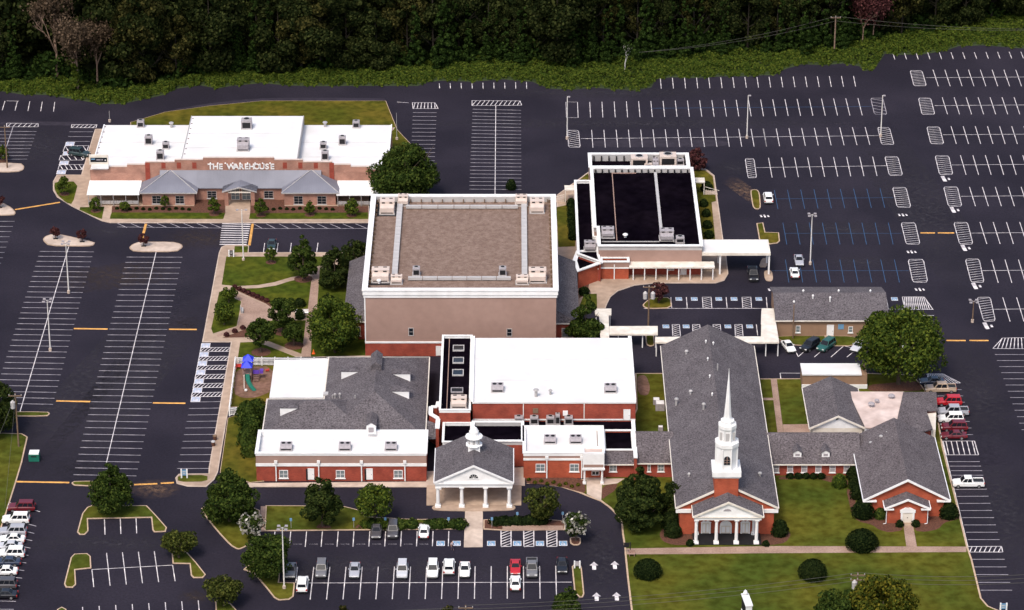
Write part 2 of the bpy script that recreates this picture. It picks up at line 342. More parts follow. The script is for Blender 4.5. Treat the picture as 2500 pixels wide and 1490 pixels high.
# courtyard
island('pavement', [e1(70,190),e1(100,120),e1(160,95),e1(435,95),e1(430,185),(905,617),(905,872),c1(2170,492),(555,1018),d1(1975,235),d1(1940,305),d1(1870,368),d1(1700,366),d1(1600,340),d1(1587,290),d1(1620,254),d1(1888,250),d1(1890,198),c1(2092,357),c1(1830,357)], 'concrete', .2, 0, .12, 'pale_concrete')
sheet('lawn', [e1(160,230),e1(1390,230),e1(1290,340),e1(1190,375),e1(1080,455),e1(940,480),e1(740,540),e1(540,575),e1(280,588),e1(105,570)], Z1, 'lawn_green')
sheet('lawn', [e1(290,622),e1(560,610),e1(760,580),e1(930,527),e1(1192,470),e1(1150,860),e1(980,870),e1(720,840),e1(640,785),e1(450,690)], Z1, 'lawn_green')
sheet('lawn', [e1(75,655),e1(200,650),e1(270,740),e1(340,770),e1(320,900),e1(285,1070),e1(0,1160),e1(-22,1100)], Z1, 'lawn_green')
sheet('lawn', [e1(430,1190),e1(480,1090),e1(720,1000),e1(1135,1000),e1(1100,1200),e1(1065,1405),e1(690,1258)], Z1, 'lawn_green')
sheet('lawn', [e1(328,1268),e1(480,1262),e1(640,1302),e1(1010,1448),e1(300,1450)], Z1, 'lawn_green')
sheet('lawn', [e1(1290,385),e1(1660,300),(892,640),(892,868),e1(1182,1440),e1(1195,1105),e1(1290,850),e1(1258,830)], Z1, 'lawn_green')
sheet('lawn', [e1(262,105),e1(425,105),e1(418,180),e1(255,183)], Z1, 'lawn_green')
sheet('mulch_bed', [e1(110,1212),e1(400,1105),e1(430,1190),e1(420,1205)], Z1, 'mulch')
sheet('mulch_bed', [e1(245,622),e1(275,605),e1(700,800),e1(700,845),e1(640,800)], Z1+.006, 'mulch')
sheet('paved_plaza', [e1(245,650),e1(640,815),e1(700,850),e1(705,1000),e1(480,1060),e1(60,1200),e1(40,1180),e1(295,1075),e1(345,870),e1(345,765),e1(275,735)], Z1+.004, 'pavers')
sheet('paved_path', [e1(1205,380),e1(1285,380),e1(1250,830),e1(1290,850),e1(1195,1080),e1(1178,1440),e1(1075,1440),e1(1115,1050),e1(1150,830)], Z1+.008, 'pavers')
# round the school and the front court
island('lawn', [(556,1022),(645,990),(645,1176),d1(2262,332),d1(1992,240)], 'lawn_dry', .1, 0, .11)
sheet('lawn', [d1(1610,262),d1(1880,258),d1(1878,318),d1(1612,322)], Z1, 'lawn', sm=1)
sheet('pavement', [d1(2240,332),d2(1640,318),d2(1640,366),d2(0,364),d1(2260,372)], .125, 'pale_concrete', th=.125)
island('lawn', [d1(1813,575),d1(1850,545),d2(58,540),d2(45,770),d2(15,860),d1(2195,928),d1(2150,936),d1(2085,900),d1(1960,765)], 'lawn')
sheet('paved_path', [d2(62,542),d2(102,542),d2(90,768),d2(48,768)], .13, 'pavers', th=.13)
island('lawn', [d2(105,540),d2(800,543),d2(950,580),d2(1010,640),d2(1450,664),d2(1905,664),d2(1905,752),d2(93,770)], 'lawn', sm=0)
sheet('mulch_bed', [d2(915,748),d2(930,712),d2(1010,690),d2(1450,690),d2(1900,688),d2(1900,744)], Z1, 'mulch', sm=1)
sheet('mulch_bed', [d2(560,745),d2(575,712),d2(620,700),d2(680,712),d2(710,745)], Z1, 'mulch', sm=2)
island('mulch_bed', [d2(2077,668),d3(0,655),d3(300,660),d3(480,675),d3(520,705),d3(515,760),d3(0,766),d2(2077,754)], 'mulch', sm=0)
sheet('paved_path', [d2(2250,718),d3(0,712),d3(500,718),d3(500,756),d3(0,760),d2(2250,752)], Z1, 'pavers')
island('planting_island', [d3(560,825),d3(660,825),d3(662,880),d3(640,898),d3(590,898),d3(563,880)], 'mulch')
sheet('porch_floor', [h1(72,1310),h1(76,1000),h1(1570,1000),h1(1565,1310)], .135, 'concrete', th=.135)
sheet('porch_floor', [h1(150,1350),h1(210,1312),h1(1440,1312),h1(1482,1350),h1(1440,1390),h1(1000,1402),h1(640,1402),h1(200,1392)], .128, 'concrete', th=.128, sm=1)
sheet('crossing_path', [h1(682,1395),h1(960,1395),d2(2072,912),d2(1900,914)], .022, 'pale_concrete', th=.022)
sheet('pavement', [h1(66,780),h1(1622,715),h1(1622,1000),h1(66,998)], .12, 'pale_concrete', th=.12)
# church lawn
curve = [(170,338),(320,345),(480,370),(640,420),(720,455),(840,500),(920,560),(990,630),(1025,700),(1035,800),(1055,930),(1060,1000),(1080,1200),(1115,1490)]
island('lawn', [d3(*p) for p in curve]+[(1552,1600),(2580,1600),(2570,1500),d4(2150,1492),d4(2050,1450),d4(1990,1380),d4(1905,1030),d4(1865,915),d4(1770,520),d4(1640,0),c4(1590,1000),c4(1480,792),c4(1370,655),c4(960,640),c4(360,688),c4(0,690),c3(1400,640),c3(1150,640),(1553,1000),d3(870,290)], 'lawn', .3, 0, .12)
Z2 = .142
sheet('pavement', [d3(1072,925),d3(2374,903),d4(1852,908),d4(1852,957),d4(0,968),d3(1660,975),d3(1078,978)], Z2, 'pavers')
sheet('paved_path', [d4(1278,690),d4(1365,690),d4(1405,915),d4(1310,915)], Z2+.004, 'pavers')
sheet('paved_path', [c4(80,690),c4(135,690),c4(197,1180),c4(142,1180)], Z2, 'pavers')
sheet('paved_path', [c4(190,1100),c4(445,1096),c4(445,1175),c4(197,1175)], Z2+.004, 'pavers')
sheet('paved_path', [c4(0,858),c4(108,858),c4(112,880),c4(0,880)], Z2+.004, 'pavers')
sheet('pavement', [d3(705,185),d3(862,185),d3(845,495),d3(715,432)], Z2+.004, 'pale_concrete')
sheet('pavement', [d3(862,292),d3(1060,290),d3(990,335),d3(858,352)], Z2+.006, 'pale_concrete')
for p in ([d3(150,280),d3(690,280),d3(708,428),d3(600,398),d3(480,364),d3(320,342),d3(175,338)], [d3(850,362),d3(1000,330),d3(970,400),d3(900,445),d3(850,485)],
          [d3(1370,800),d3(1400,740),d3(1520,760),d3(1690,800),d3(1690,890),d3(1500,895),d3(1400,860)],
          [d3(2260,800),d4(100,780),d4(230,760),d4(265,800),d4(220,870),d4(100,895),d3(2260,895)],
          [d4(760,370),d4(840,430),d4(860,600),d4(1130,600),d4(1500,600),d4(1700,600),d4(1790,620),d4(1780,660),d4(1650,690),d4(1600,750),d4(1480,775),d4(1385,765),d4(1380,700),d4(1270,700),d4(1275,762),d4(1150,780),d4(1060,755),d4(1000,710),d4(870,680),d4(810,600)],
          [d4(150,300),d4(160,270),d4(640,262),d4(780,300),d4(780,360),d4(640,330),d4(500,290),d4(250,300)]):
    sheet('mulch_bed', p, Z2+.002, 'mulch', sm=1)
sheet('bare_earth', [c4(960,742),c4(1200,720),c4(1400,700),c4(1470,790),c4(1290,800),c4(965,800)], Z2, 'mulch', sm=1)
sheet('bare_earth', [c3(1165,660),c3(1250,650),c3(1290,760),c3(1270,840),c3(1180,830)], Z2, 'play_mulch', sm=2)
# round the black-roofed hall
island('pavement', [b3(1690,150),b3(1790,160),b3(1870,220),b3(1950,800),b3(1978,950),b3(1996,1110),b3(1960,1172),b3(1880,1196),b3(1330,1196),b3(1150,1216),b3(1000,1266),b3(930,1322),b3(892,1400),b3(885,1425),b3(640,1425),b3(455,1380),b3(440,400),b3(730,188)], 'concrete', .2, 0, .12, 'pale_concrete')
sheet('lawn', [b3(1685,165),b3(1785,170),b3(1855,225),b3(1885,450),b3(1845,460),b3(1878,798),b3(1740,798)], Z1, 'lawn_dry')
sheet('lawn', [b3(440,505),b3(600,470),b3(610,860),b3(455,866)], Z1, 'lawn_dry')
sheet('lawn', [b3(640,262),b3(725,198),b3(740,260)], Z1, 'lawn_dry')
sheet('lawn', [b3(690,1292),b3(805,1288),b3(808,1418),b3(640,1418)], Z1, 'lawn')
sheet('mulch_bed', [b3(640,1200),b3(735,1200),b3(725,1290),b3(645,1330)], Z1, 'mulch')
island('planting_island', [b3(2193,362),b3(2212,350),b3(2260,350),b3(2280,380),b3(2292,510),b3(2270,526),b3(2235,522),b3(2215,500)], 'lawn_dry')
island('planting_island', [b3(2250,655),b3(2312,648),b3(2332,735),b4(155,738),b4(163,815),b4(140,834),b4(75,842),b3(2275,802)], 'lawn_dry', sm=0)
island('planting_island', [b3(2300,972),b4(45,970),b4(50,1048),b4(-30,1052)], 'concrete', .2, 1, .12, 'concrete')
island('planting_island', [b4(18,1092),b4(50,1078),b4(92,1086),b4(103,1160),b4(85,1178),b4(40,1175),b4(25,1150)], 'concrete', .2, 1, .12, 'concrete')
island('planting_island', [b3(1218,1392),b3(1270,1345),b3(1330,1325),b3(1476,1325),b3(1486,1422),b3(1270,1428),b3(1230,1412)], 'lawn_dry')
island('planting_island', [c3(1243,285),c3(1322,285),c3(1332,385),c3(1290,396),c3(1250,380)], 'lawn_dry')
island('lawn', [c4(130,300),c4(930,305),c4(900,392),c4(300,392),c4(160,340)], 'lawn', .12)
# foreground islands and the verge on the left
island('lawn', [(-200,1052),c1(200,1187),c1(252,1217),c1(200,1450),d1(150,320),d1(62,600),d1(-60,960),(-60,1500),(-200,1500)], 'lawn', .25, 0)
island('planting_island', [d1(642,336),d1(680,317),d1(1180,322),d1(1208,345),d1(1180,362),d1(680,362)], 'lawn')
island('planting_island', [d1(698,780),d1(745,610),d1(790,555),d1(830,540),d1(1330,540),d1(1420,635),d1(1512,740),d1(1500,776),d1(1395,780),d1(1380,760),d1(1368,648),d1(797,660),d1(802,770),d1(770,803),d1(720,803)], 'lawn', sm=0)
island('planting_island', [d1(640,1012),d1(672,978),d1(790,973),d1(822,1000),d1(828,1106),d1(682,1122),d1(690,1255),d1(660,1282),d1(595,1280),d1(580,1250)], 'lawn', sm=0)
island('planting_island', [d1(1553,958),d1(1690,958),d1(1777,1055),d1(1864,1165),d1(1840,1194),d1(1750,1194),d1(1728,1170),d1(1716,1067),d1(1563,1064)], 'lawn', sm=0)
island('planting_island', [d1(1948,1395),d1(2090,1428),d1(2145,1490),d1(2230,1650),d1(1960,1650)], 'lawn', sm=0)
island('planting_island', [d1(518,1480),d1(560,1458),d1(602,1480),d1(602,1650),d1(480,1650)], 'lawn', sm=0)
island('planting_island', [d2(-95,1118),d2(0,1155),d2(100,1272),d2(180,1372),d2(225,1397),d2(320,1390),d2(360,1362),d2(372,1240),d2(228,1236),d2(240,1100),d2(0,1040)], 'lawn', sm=0)
island('planting_island', [d3(578,1092),d3(600,1075),d3(650,1075),d3(668,1092),d3(692,1340),d3(680,1368),d3(650,1372),d3(602,1330)], 'lawn', sm=0)
# playground floor
island('lawn', [k1(140,305),k1(1022,308),k1(945,1050),k1(850,1062),k1(800,1240),k1(0,1252)], 'lawn_dry', .1, 0, .11)
sheet('playground_floor', [k1(165,330),k1(1010,322),k1(960,880),k1(640,1022),k1(300,1042),k1(88,932)], .16, 'play_mulch', sm=1)
# ---------------------------------------------------------------- painted markings
def qline(a, b, w, z):
    a, b = Vector((a[0],a[1])), Vector((b[0],b[1])); d = (b-a).normalized(); n = Vector((-d.y,d.x))*w/2
    return [(*(a-n),z),(*(b-n),z),(*(b+n),z),(*(a+n),z)]
def pline(name, a, b, w=.15, z=.008, m='line', parent=None, kind=None, px=True):
    if px: a, b = W(a), W(b)
    return MB().add(qline(a, b, w, z), [(0,1,2,3)]).build(name, m, parent, kind=kind)
def row(n, A0, B0, A1, B1, cen=None, m='line', w=.15, skip=(), m2=None):
    """n painted bay lines between the first (A0-B0) and the last (A1-B1); cen = the long line, as two pixels."""
    A0, B0, A1, B1 = W(A0), W(B0), W(A1), W(B1)
    root = None
    if cen: root = pline('bay_row_line', cen[0], cen[1], w, .012, m2 or m, kind='structure')
    for i in range(n):
        if i in skip: continue
        t = i/(n-1) if n > 1 else 0
        a, b = A0.lerp(A1, t), B0.lerp(B1, t)
        o = pline('bay_line', a, b, w, .008, m, root, px=False)
        if root is None: root = o; tag(o, kind='structure')
def hatch(c, n, sl=.12, m='line', rnd=True, w=.14):
    c = [W(p) for p in c]             # tl, tr, br, bl
    def uv(u, v): return c[0].lerp(c[1], u).lerp(c[3].lerp(c[2], u), v)
    b = MB()
    ring = [(0,.08),(.1,0),(.9,0),(1,.08),(1,.92),(.9,1),(.1,1),(0,.92)] if rnd else [(0,0),(1,0),(1,1),(0,1)]
    for i in range(len(ring)):
        b.add(qline(uv(*ring[i]), uv(*ring[(i+1)%len(ring)]), w, .012), [(0,1,2,3)])
    root = b.build('hatched_marking', m, kind='structure')
    for i in range(n):
        v = (i+.5)/n; v0, v1 = v-sl/2, v+sl/2
        u0, u1 = .02, .98
        if v0 < 0: u0 = (-v0)/sl; v0 = 0
        if v1 > 1: u1 = 1-(v1-1)/sl; v1 = 1
        if u1-u0 > .1: pline('hatch_bar', uv(u0,v0), uv(u1,v1), w, .008, m, root, px=False)
def hatchx(c, n, sl=.3, m='line', w=.16):     # bars running along the short way of a long strip
    c = [W(p) for p in c]
    def uv(u, v): return c[0].lerp(c[1], u).lerp(c[3].lerp(c[2], u), v)
    b = MB(); ring = [(0,0),(1,0),(1,1),(0,1)]
    for i in range(4): b.add(qline(uv(*ring[i]), uv(*ring[(i+1)%4]), w, .012), [(0,1,2,3)])
    root = b.build('hatched_marking', m, kind='structure')
    for i in range(n):
        u = (i+.5)/n; u0, u1 = u+sl/2, u-sl/2; v0, v1 = 0, 1
        if u0 > 1: v0 = (u0-1)/sl; u0 = 1
        if u1 < 0: v1 = 1+u1/sl; u1 = 0
        if v1-v0 > .15: pline('hatch_bar', uv(u0,v0), uv(u1,v1), w, .008, m, root, px=False)
def access(p, s=1.5, sy=None, m='sign_blue'):
    p = W(p); sy = sy or s*1.1
    o = MB().add([(p.x-s/2,p.y-sy/2,.006),(p.x+s/2,p.y-sy/2,.006),(p.x+s/2,p.y+sy/2,.006),(p.x-s/2,p.y+sy/2,.006)], [(0,1,2,3)]).build('accessible_symbol', 'line', kind='structure')
    k = .84
    MB().add([(p.x-s/2*k,p.y-sy/2*k,.010),(p.x+s/2*k,p.y-sy/2*k,.010),(p.x+s/2*k,p.y+sy/2*k,.010),(p.x-s/2*k,p.y+sy/2*k,.010)], [(0,1,2,3)]).build('symbol_field', m, o)
    b = MB(); q = lambda u, v: (p.x+u*s, p.y+v*sy)
    for i in range(9):
        t0, t1 = R(150+i*27), R(150+(i+1)*27)
        b.add(qline(q(-.02+.2*math.cos(t0),-.1+.2*math.sin(t0)), q(-.02+.2*math.cos(t1),-.1+.2*math.sin(t1)), .09*s, .014), [(0,1,2,3)])
    for u0, v0, u1, v1 in ((-.08,.22,-.05,-.05),(-.06,-.02,.16,-.04),(.15,-.03,.26,-.26),(-.07,.1,.1,.08)):
        b.add(qline(q(u0,v0), q(u1,v1), .09*s, .0145), [(0,1,2,3)])
    b.add([(p.x-.08*s+.07*s*math.cos(i*math.pi/3), p.y+.3*sy+.07*s*math.sin(i*math.pi/3), .0145) for i in range(6)], [tuple(range(6))])
    b.build('wheelchair_mark', 'line', o)
# west lot
row(37, b1(1147,957), b1(1652,958), d1(665,257), d1(1235,268), (b1(1415,905), d1(960,165)), 'line_dim', m2='line')
row(29, b1(360,905), b1(848,910), c1(-75,908), c1(480,918), (b1(622,862), c1(182,982)), 'line_dim', m2='line')
row(9, b1(-330,633), b1(132,633), b1(-450,1010), b1(10,1012), None, 'line_dim')
row(9, a1(-130,1190), a1(330,1192), b1(-200,72), b1(245,70), (a1(120,1145), a1(35,1400)), 'line_dim')
row(3, a1(630,1195), a1(842,1195), a1(605,1282), a1(815,1282), None, 'line_dim')
row(5, a1(45,915), a1(20,1000), a1(495,925), a1(485,1012), None)
pline('kerb_line', a1(60,915), a1(170,917), .15, .008, 'line', kind='structure')
hatchx([a1(60,1117),a1(345,1120),a1(345,1150),a1(60,1150)], 6, .12)
hatchx([a1(650,1130),a1(878,1130),a1(870,1158),a1(645,1158)], 6, .12)
hatchx([a1(590,1322),a1(805,1320),a1(785,1372),a1(570,1375)], 4, -.25)
hatchx([b1(550,36),b1(780,30),b1(750,78),b1(535,80)], 4, -.25)
hatchx([b1(540,118),b1(760,120),b1(745,165),b1(525,165)], 5, -.2)
for p in (a1(633,1304), b1(612,17), b1(580,105), b1(555,188)): access(p, 2.0, 2.2, 'sign_pale')
row(11, c1(1725,898), c1(2012,893), d1(1605,201), d1(1890,200), None, 'line_dim')
for i in range(7):
    t = i/6; access((c1(1862,385)[0]*(1-t)+c1(1772,872)[0]*t, c1(1862,385)[1]*(1-t)+c1(1772,872)[1]*t), 1.8, 2.1, 'sign_pale')
for i in range(6):
    t = i/5; l = lambda p, q: (p[0]*(1-t)+q[0]*t, p[1]*(1-t)+q[1]*t)
    hatchx([l(c1(1822,405),c1(1742,812)), l(c1(2087,402),c1(2020,808)), l(c1(2078,438),c1(2012,846)), l(c1(1812,440),c1(1732,850))], 8, .13)
# along the brick hall
pline('kerb_line', b1(1060,684), b1(1992,694), .13, .008, 'line_dim', kind='structure')
pline('kerb_line', b2(0,698), b2(1030,698), .13, .008, 'line_dim', kind='structure')
row(8, b1(1065,652), b1(1150,690), b1(1902,652), b1(2005,693), None, 'line_dim')
row(9, b2(-5,655), b2(72,696), b2(920,656), b2(1022,697), None, 'line_dim')
cw = [W(b1(2012,655)), W(b1(2270,660)), W(b1(2232,842)), W(b1(1988,842))]
croot = None
for i in range(10):
    t = i/9; o = pline('crossing_bar', cw[0].lerp(cw[3], t), cw[1].lerp(cw[2], t), .42, .009, 'line', croot, px=False)
    if croot is None: croot = tag(o, kind='structure')
row(5, b2(97,830), b2(85,920), b2(580,828), b2(567,920), None)
# front court
row(12, d2(190,772), d2(176,912), d2(1765,768), d2(1760,904), None)
row(17, d2(395,1094), d2(360,1388), d3(433,1083), d3(440,1378), (d2(480,1238), d3(578,1230)), skip=(0,))
pline('bay_line', d2(395,1094), d2(378,1236), kind='structure')
for p in (d2(1691,879), d2(1834,879), d2(2149,879), d3(84,879), d3(290,879), d3(500,879)): access(p, 1.45, 1.75)
for x in (d2(2237,0)[0], d3(143,0)[0], d3(352,0)[0]):
    hatch([(x,1295.5),(x+24.5,1295),(x+24.8,1334.5),(x+.5,1334.5)], 6, -.22, rnd=False, w=.2)
for p in (d3(780,1083), d3(968,1076), d3(803,1363), d3(985,1360)):
    q = W(p); s = 1.5
    MB().add([(q.x+x*s, q.y+y*s, .009) for x, y in ((-.22,-.9),(.22,-.9),(.22,.1),(.5,.1),(0,.95),(-.5,.1),(-.22,.1))], [tuple(range(7))]).build('painted_arrow', 'line', kind='structure')
row(3, d1(946,660), d1(951,800), d1(1232,650), d1(1238,788), None)
row(4, d1(965,965), d1(997,1262), d1(1397,950), d1(1437,1230), (d1(832,1116), d1(1563,1076)))
pline('bay_line', d1(832,1116), d1(849,1274), kind='structure'); pline('bay_line', d1(1563,1076), d1(1586,1222), kind='structure')
row(8, d1(747,1455), d1(757,1600), d1(1795,1395), d1(1808,1540), None)
row(13, d1(130,594), d1(345,658), d1(-130,1475), d1(125,1476), None, 'line_dim', skip=(0,))
pline('bay_line', d1(90,510), d1(148,525), kind='structure'); pline('bay_line', d1(300,575), d1(362,592), kind='structure')
# north lots
row(9, a2(1678,757), a2(1681,802), a3(168,745), a3(170,805), None)
row(17, a3(1380,708), a3(1389,805), a4(830,690), a4(849,785), None)
row(24, a3(630,926), a3(636,1067), a4(870,890), a4(909,1046), (a3(1300,982), a4(1000,966)), m2='line_blue')
row(15, a3(758,1178), a3(770,1338), a3(2312,1167), a3(2342,1328), (a3(660,1257), a4(1060,1230)))
row(9, a4(15,1167), a4(43,1326), a4(935,1152), a4(978,1313), None)
hatch([a3(540,1180),a3(640,1182),a3(655,1335),a3(550,1335)], 8)
hatch([a3(525,925),a3(630,926),a3(636,1068),a3(530,1066)], 0, rnd=False, w=.1)
hatch([a4(1048,1155),a4(1155,1157),a4(1197,1310),a4(1085,1310)], 8)
hatch([a4(985,890),a4(1095,890),a4(1132,1040),a4(1020,1036)], 5, m='line_dim')
row(9, b4(60,58), b4(93,236), b4(1003,47), b4(1043,222), (b3(2250,147), b4(1128,130)))
for k, (A0, B0, A1, B1, c0, c1_) in enumerate(((b4(112,350),b4(146,522),b4(1070,335),b4(1113,510),b4(130,430),b4(1190,418)),
        (b4(190,645),b4(226,843),b4(1145,645),b4(1189,843),b4(210,742),b4(1265,742)), (b4(213,980),b4(245,1187),b4(1200,980),b4(1246,1187),b4(90,1080),b4(1330,1080)))):
    row(9, A0, B0, A1, B1, (c0, c1_), 'line_blue', w=.13)
def shift(p, n, dx): return (p[0]+n*dx*KT, p[1])
for A, B, dx, n, cy in ((a4(1550,633),a4(1598,782),107,10,a4(1485,705)), (a4(1633,883),a4(1681,1036),108.5,9,a4(1565,958)), (a4(1713,1145),a4(1761,1304),110,9,a4(1640,1222)),
        (b4(1798,35),b4(1849,211),113,8,b4(1720,123)), (b4(1880,322),b4(1934,496),117,8,b4(1805,407)), (b4(1975,640),b4(2037,838),120,7,b4(1895,740)),
        (b4(2080,980),b4(2141,1190),122,6,b4(1998,1080)), (b4(2182,1322),b4(2248,1540),125,5,b4(2095,1430))):
    row(n, A, B, shift(A,n-1,dx), shift(B,n-1,dx+.6), (cy, (shift(A,n-1,dx)[0]+12, cy[1]-2)))
row(14, a4(1185,480), a4(1205,541), shift(a4(1185,468),13,105.5), shift(a4(1205,528),13,105.8), None)
for c in ([a4(1342,640),a4(1450,642),a4(1490,778),a4(1378,780)],[a4(1418,888),a4(1528,890),a4(1567,1038),a4(1450,1038)],[a4(1493,1150),a4(1608,1150),a4(1648,1305),a4(1530,1303)],
          [b4(1113,45),b4(1232,48),b4(1275,217),b4(1155,218)],[b4(1183,325),b4(1305,326),b4(1350,508),b4(1225,505)],[b4(1260,645),b4(1387,645),b4(1433,840),b4(1308,840)],[b4(1323,978),b4(1462,976),b4(1502,1185),b4(1368,1185)],
          [b4(1568,38),b4(1692,40),b4(1730,210),b4(1610,212)],[b4(1645,320),b4(1770,320),b4(1812,497),b4(1690,498)],[b4(1737,642),b4(1862,643),b4(1912,840),b4(1792,842)],[b4(1842,975),b4(1967,974),b4(2013,1185),b4(1897,1187)],[b4(1948,1322),b4(2068,1320),b4(2115,1535),b4(2010,1540)],
          [b3(2148,65),b3(2228,66),b3(2252,238),b3(2175,240)]):
    hatch(c, 10, -.06, w=.15)
hatchx([b4(1272,1318),b4(1470,1318),b4(1548,1430),b4(1295,1432)], 13, .16)
hatchx([c4(2180,318),c4(2500,312),c4(2500,415),c4(2092,413)], 11, -.12)
hatchx([c4(1497,642),c4(1640,642),c4(1800,725),c4(1520,728)], 10, .1)
hatchx([c4(1640,1252),c4(1925,1250),c4(1962,1376),c4(1672,1376)], 6, .02)
hatchx([d4(1862,908),d4(2170,906),d4(2182,958),d4(1880,958)], 7, .13)
row(15, a2(1440,985), a2(1655,987), b2(1420,122), b2(1635,122), None, 'line_dim', skip=(0,))
row(23, a2(1980,990), a3(118,1000), b2(1950,342), b3(122,345), (a2(2190,955), b2(2183,395)), 'line_dim', m2='line')
hatchx([a2(1435,930),a2(1640,932),a2(1668,985),a2(1440,985)], 7, .1)
hatchx([a2(1975,912),a3(110,915),a3(125,955),a2(1975,958)], 11, .09)
pline('kerb_line', a2(1295,925), a2(1400,932), kind='structure')
# accessible bays in the court behind the church
pline('kerb_line', b3(1230,1422), b3(2374,1422), kind='structure')
for p in (b3(1548,1336), b3(1688,1336), b3(1910,1336), b3(2048,1336), b3(2272,1336), c3(1431,212), c3(1614,212), c3(1992,212), c3(2190,212), b4(1201,1336)): access(p, 1.3, 1.6)
for x0, x1 in ((1476,1484),(1616,1624),(1976,1985),(2340,2348)): pline('bay_line', b3(x0,1320), b3(x1,1418), kind='structure')
for x in (1760, 2120): hatch([b3(x,1320),b3(x+80,1320),b3(x+87,1420),b3(x+8,1420)], 6, -.2, rnd=False)
for x in (1488, 1672, 1858, 2055): hatch([c3(x,195),c3(x+65,195),c3(x+75,300),c3(x+5,300)], 6, -.2, rnd=False)
pline('bay_line', c3(2250,195), c3(2262,295), kind='structure'); pline('bay_line', b4(1125,1322), b4(1145,1425), kind='structure')
pline('kerb_line', b4(1130,1428), b4(1555,1432), kind='structure')
pline('kerb_line', c4(165,635), c4(355,636), kind='structure'); pline('kerb_line', c4(165,635), c4(172,688), kind='structure')
for a, b in (((330,487),(295,415)),((330,487),(382,440)),((475,490),(530,442)),((625,490),(740,390)),((750,390),(850,415)),((770,490),(845,430))):
    pline('bay_line', c4(*a), c4(*b), kind='structure')
row(2, c4(1430,113), c4(1560,113), c4(1445,172), c4(1578,172), None)
# east side lot
row(8, c4(1580,785), c4(1810,785), c4(1660,1192), c4(1912,1192), None, 'line_dim')
row(4, c4(1690,1437), c4(1973,1437), d4(1722,262), d4(2005,262), None, 'line_dim')
row(8, d4(1750,390), d4(2036,388), d4(1864,845), d4(2152,845), None, 'line_dim')
row(5, d4(1900,1023), d4(2198,1023), d4(1980,1303), d4(2266,1303), None, 'line_dim')
pline('kerb_line', c4(1635,1250), d4(1865,910), .2, .02, kind='structure')
row(13, c4(2110,467), c4(2480,467), c4(2352,1148), c4(2730,1148), None, 'line_dim')
# stop bars and small road lettering of the northeast lot
for p in (b4(1645,246), b4(1727,528), b4(1827,873), b4(1924,1217), c4(2027,205)):
    q = W(p); o = MB().add(qline((q.x-.1,q.y+1.4), (q.x+.2,q.y-1.6), .8, .009), [(0,1,2,3)]).build('stop_bar', 'line', kind='structure')
    MB().add(qline((q.x+1.1,q.y+.4), (q.x+1.2,q.y-.7), .45, .009), [(0,1,2,3)]).build('stop_mark', 'line', o)
for p in (b4(1277,575), b4(1356,910), b4(1430,1250), b4(25,585), b4(100,1252)):
    q = W(p); r0 = None
    for i, (dx, hh) in enumerate(((-.75,1.1),(0,1.4),(.75,.9))):
        r1 = MB().add(qline((q.x+dx-.1,q.y+hh/2), (q.x+dx+.1,q.y-hh/2), .38, .009), [(0,1,2,3)]).build('road_mark', 'line', r0, kind='structure' if r0 is None else None)
        r0 = r0 or r1
# ---------------------------------------------------------------- building helpers
def PR(p):                            # world point -> photo pixel
    Yd = p[1]-CAMY; h = CAMH-p[2]; Z = Yd*ct+h*st
    return (1250+FPX*p[0]/Z, 745+FPX*(h*ct-Yd*st)/Z)
def solve_half(y0, ze, slope, py, x=0):
    lo, hi = .5, 30
    for _ in range(40):
        m = (lo+hi)/2
        if PR((x, y0+m, ze+slope*m))[1] > py: lo = m
        else: hi = m
    return lo
def ringmb(poly, t, z0, z1, out=0):
    if area(poly) < 0: poly = poly[::-1]
    o = inset(poly, -out) if out else poly; i = inset(poly, t); n = len(poly)
    vs = [(x,y,z) for P, z in ((o,z0),(o,z1),(i,z1),(i,z0)) for x, y in P]
    fs = []
    for k in range(4):
        a, b = k*n, ((k+1)%4)*n
        fs += [(a+j, a+(j+1)%n, b+(j+1)%n, b+j) for j in range(n)]
    return MB().add(vs, fs)
def rect(x0, x1, y0, y1): return [(x0,y0),(x1,y0),(x1,y1),(x0,y1)]
def block(root, poly, z1, wall, roof, ph=.7, t=.3, cop='white', ch=.14, out=.1, pw=None):
    MB().prism(poly, 0, z1-ph).build('wall', wall, root)
    MB().prism(inset(poly, t*.6), z1-ph-.3, z1-ph+.012).build('roof', roof, root)
    if ph > .05: ringmb(poly, t, z1-ph, z1).build('parapet', pw or wall, root)
    if cop: ringmb(poly, t+.06, z1, z1+ch, out).build('coping', cop, root)
def boxp(root, name, m, x0, x1, y0, y1, z0, z1, parent=None, label=None):
    return MB().box(x0, x1, y0, y1, z0, z1).build(name, m, parent or root, label)
def window(root, yf, x0, x1, z0, z1, nx=2, nz=2, frame='white', pane='glass', fw=.1, sill=True, mw=.035):
    b = MB(); y0 = yf-.07
    b.box(x0, x0+fw, y0, yf, z0, z1); b.box(x1-fw, x1, y0, yf, z0, z1)
    b.box(x0+fw, x1-fw, y0, yf, z0, z0+fw); b.box(x0+fw, x1-fw, y0, yf, z1-fw, z1)
    iw, ih = (x1-x0-2*fw)/nx, (z1-z0-2*fw)/nz
    for i in range(1, nx): b.box(x0+fw+i*iw-mw, x0+fw+i*iw+mw, y0+.015, yf, z0+fw, z1-fw)
    for i in range(1, nz): b.box(x0+fw, x1-fw, y0+.022, yf, z0+fw+i*ih-mw*.8, z0+fw+i*ih+mw*.8)
    o = b.build('window', frame, root)
    for i in range(nx):
        for j in range(nz):
            boxp(root, 'pane', pane, x0+fw+i*iw+.035, x0+fw+(i+1)*iw-.035, yf-.03, yf-.004, z0+fw+j*ih+.03, z0+fw+(j+1)*ih-.03, o)
    if sill: boxp(root, 'sill', frame, x0-.12, x1+.12, yf-.16, yf, z0-.14, z0-.002, o)
    return o
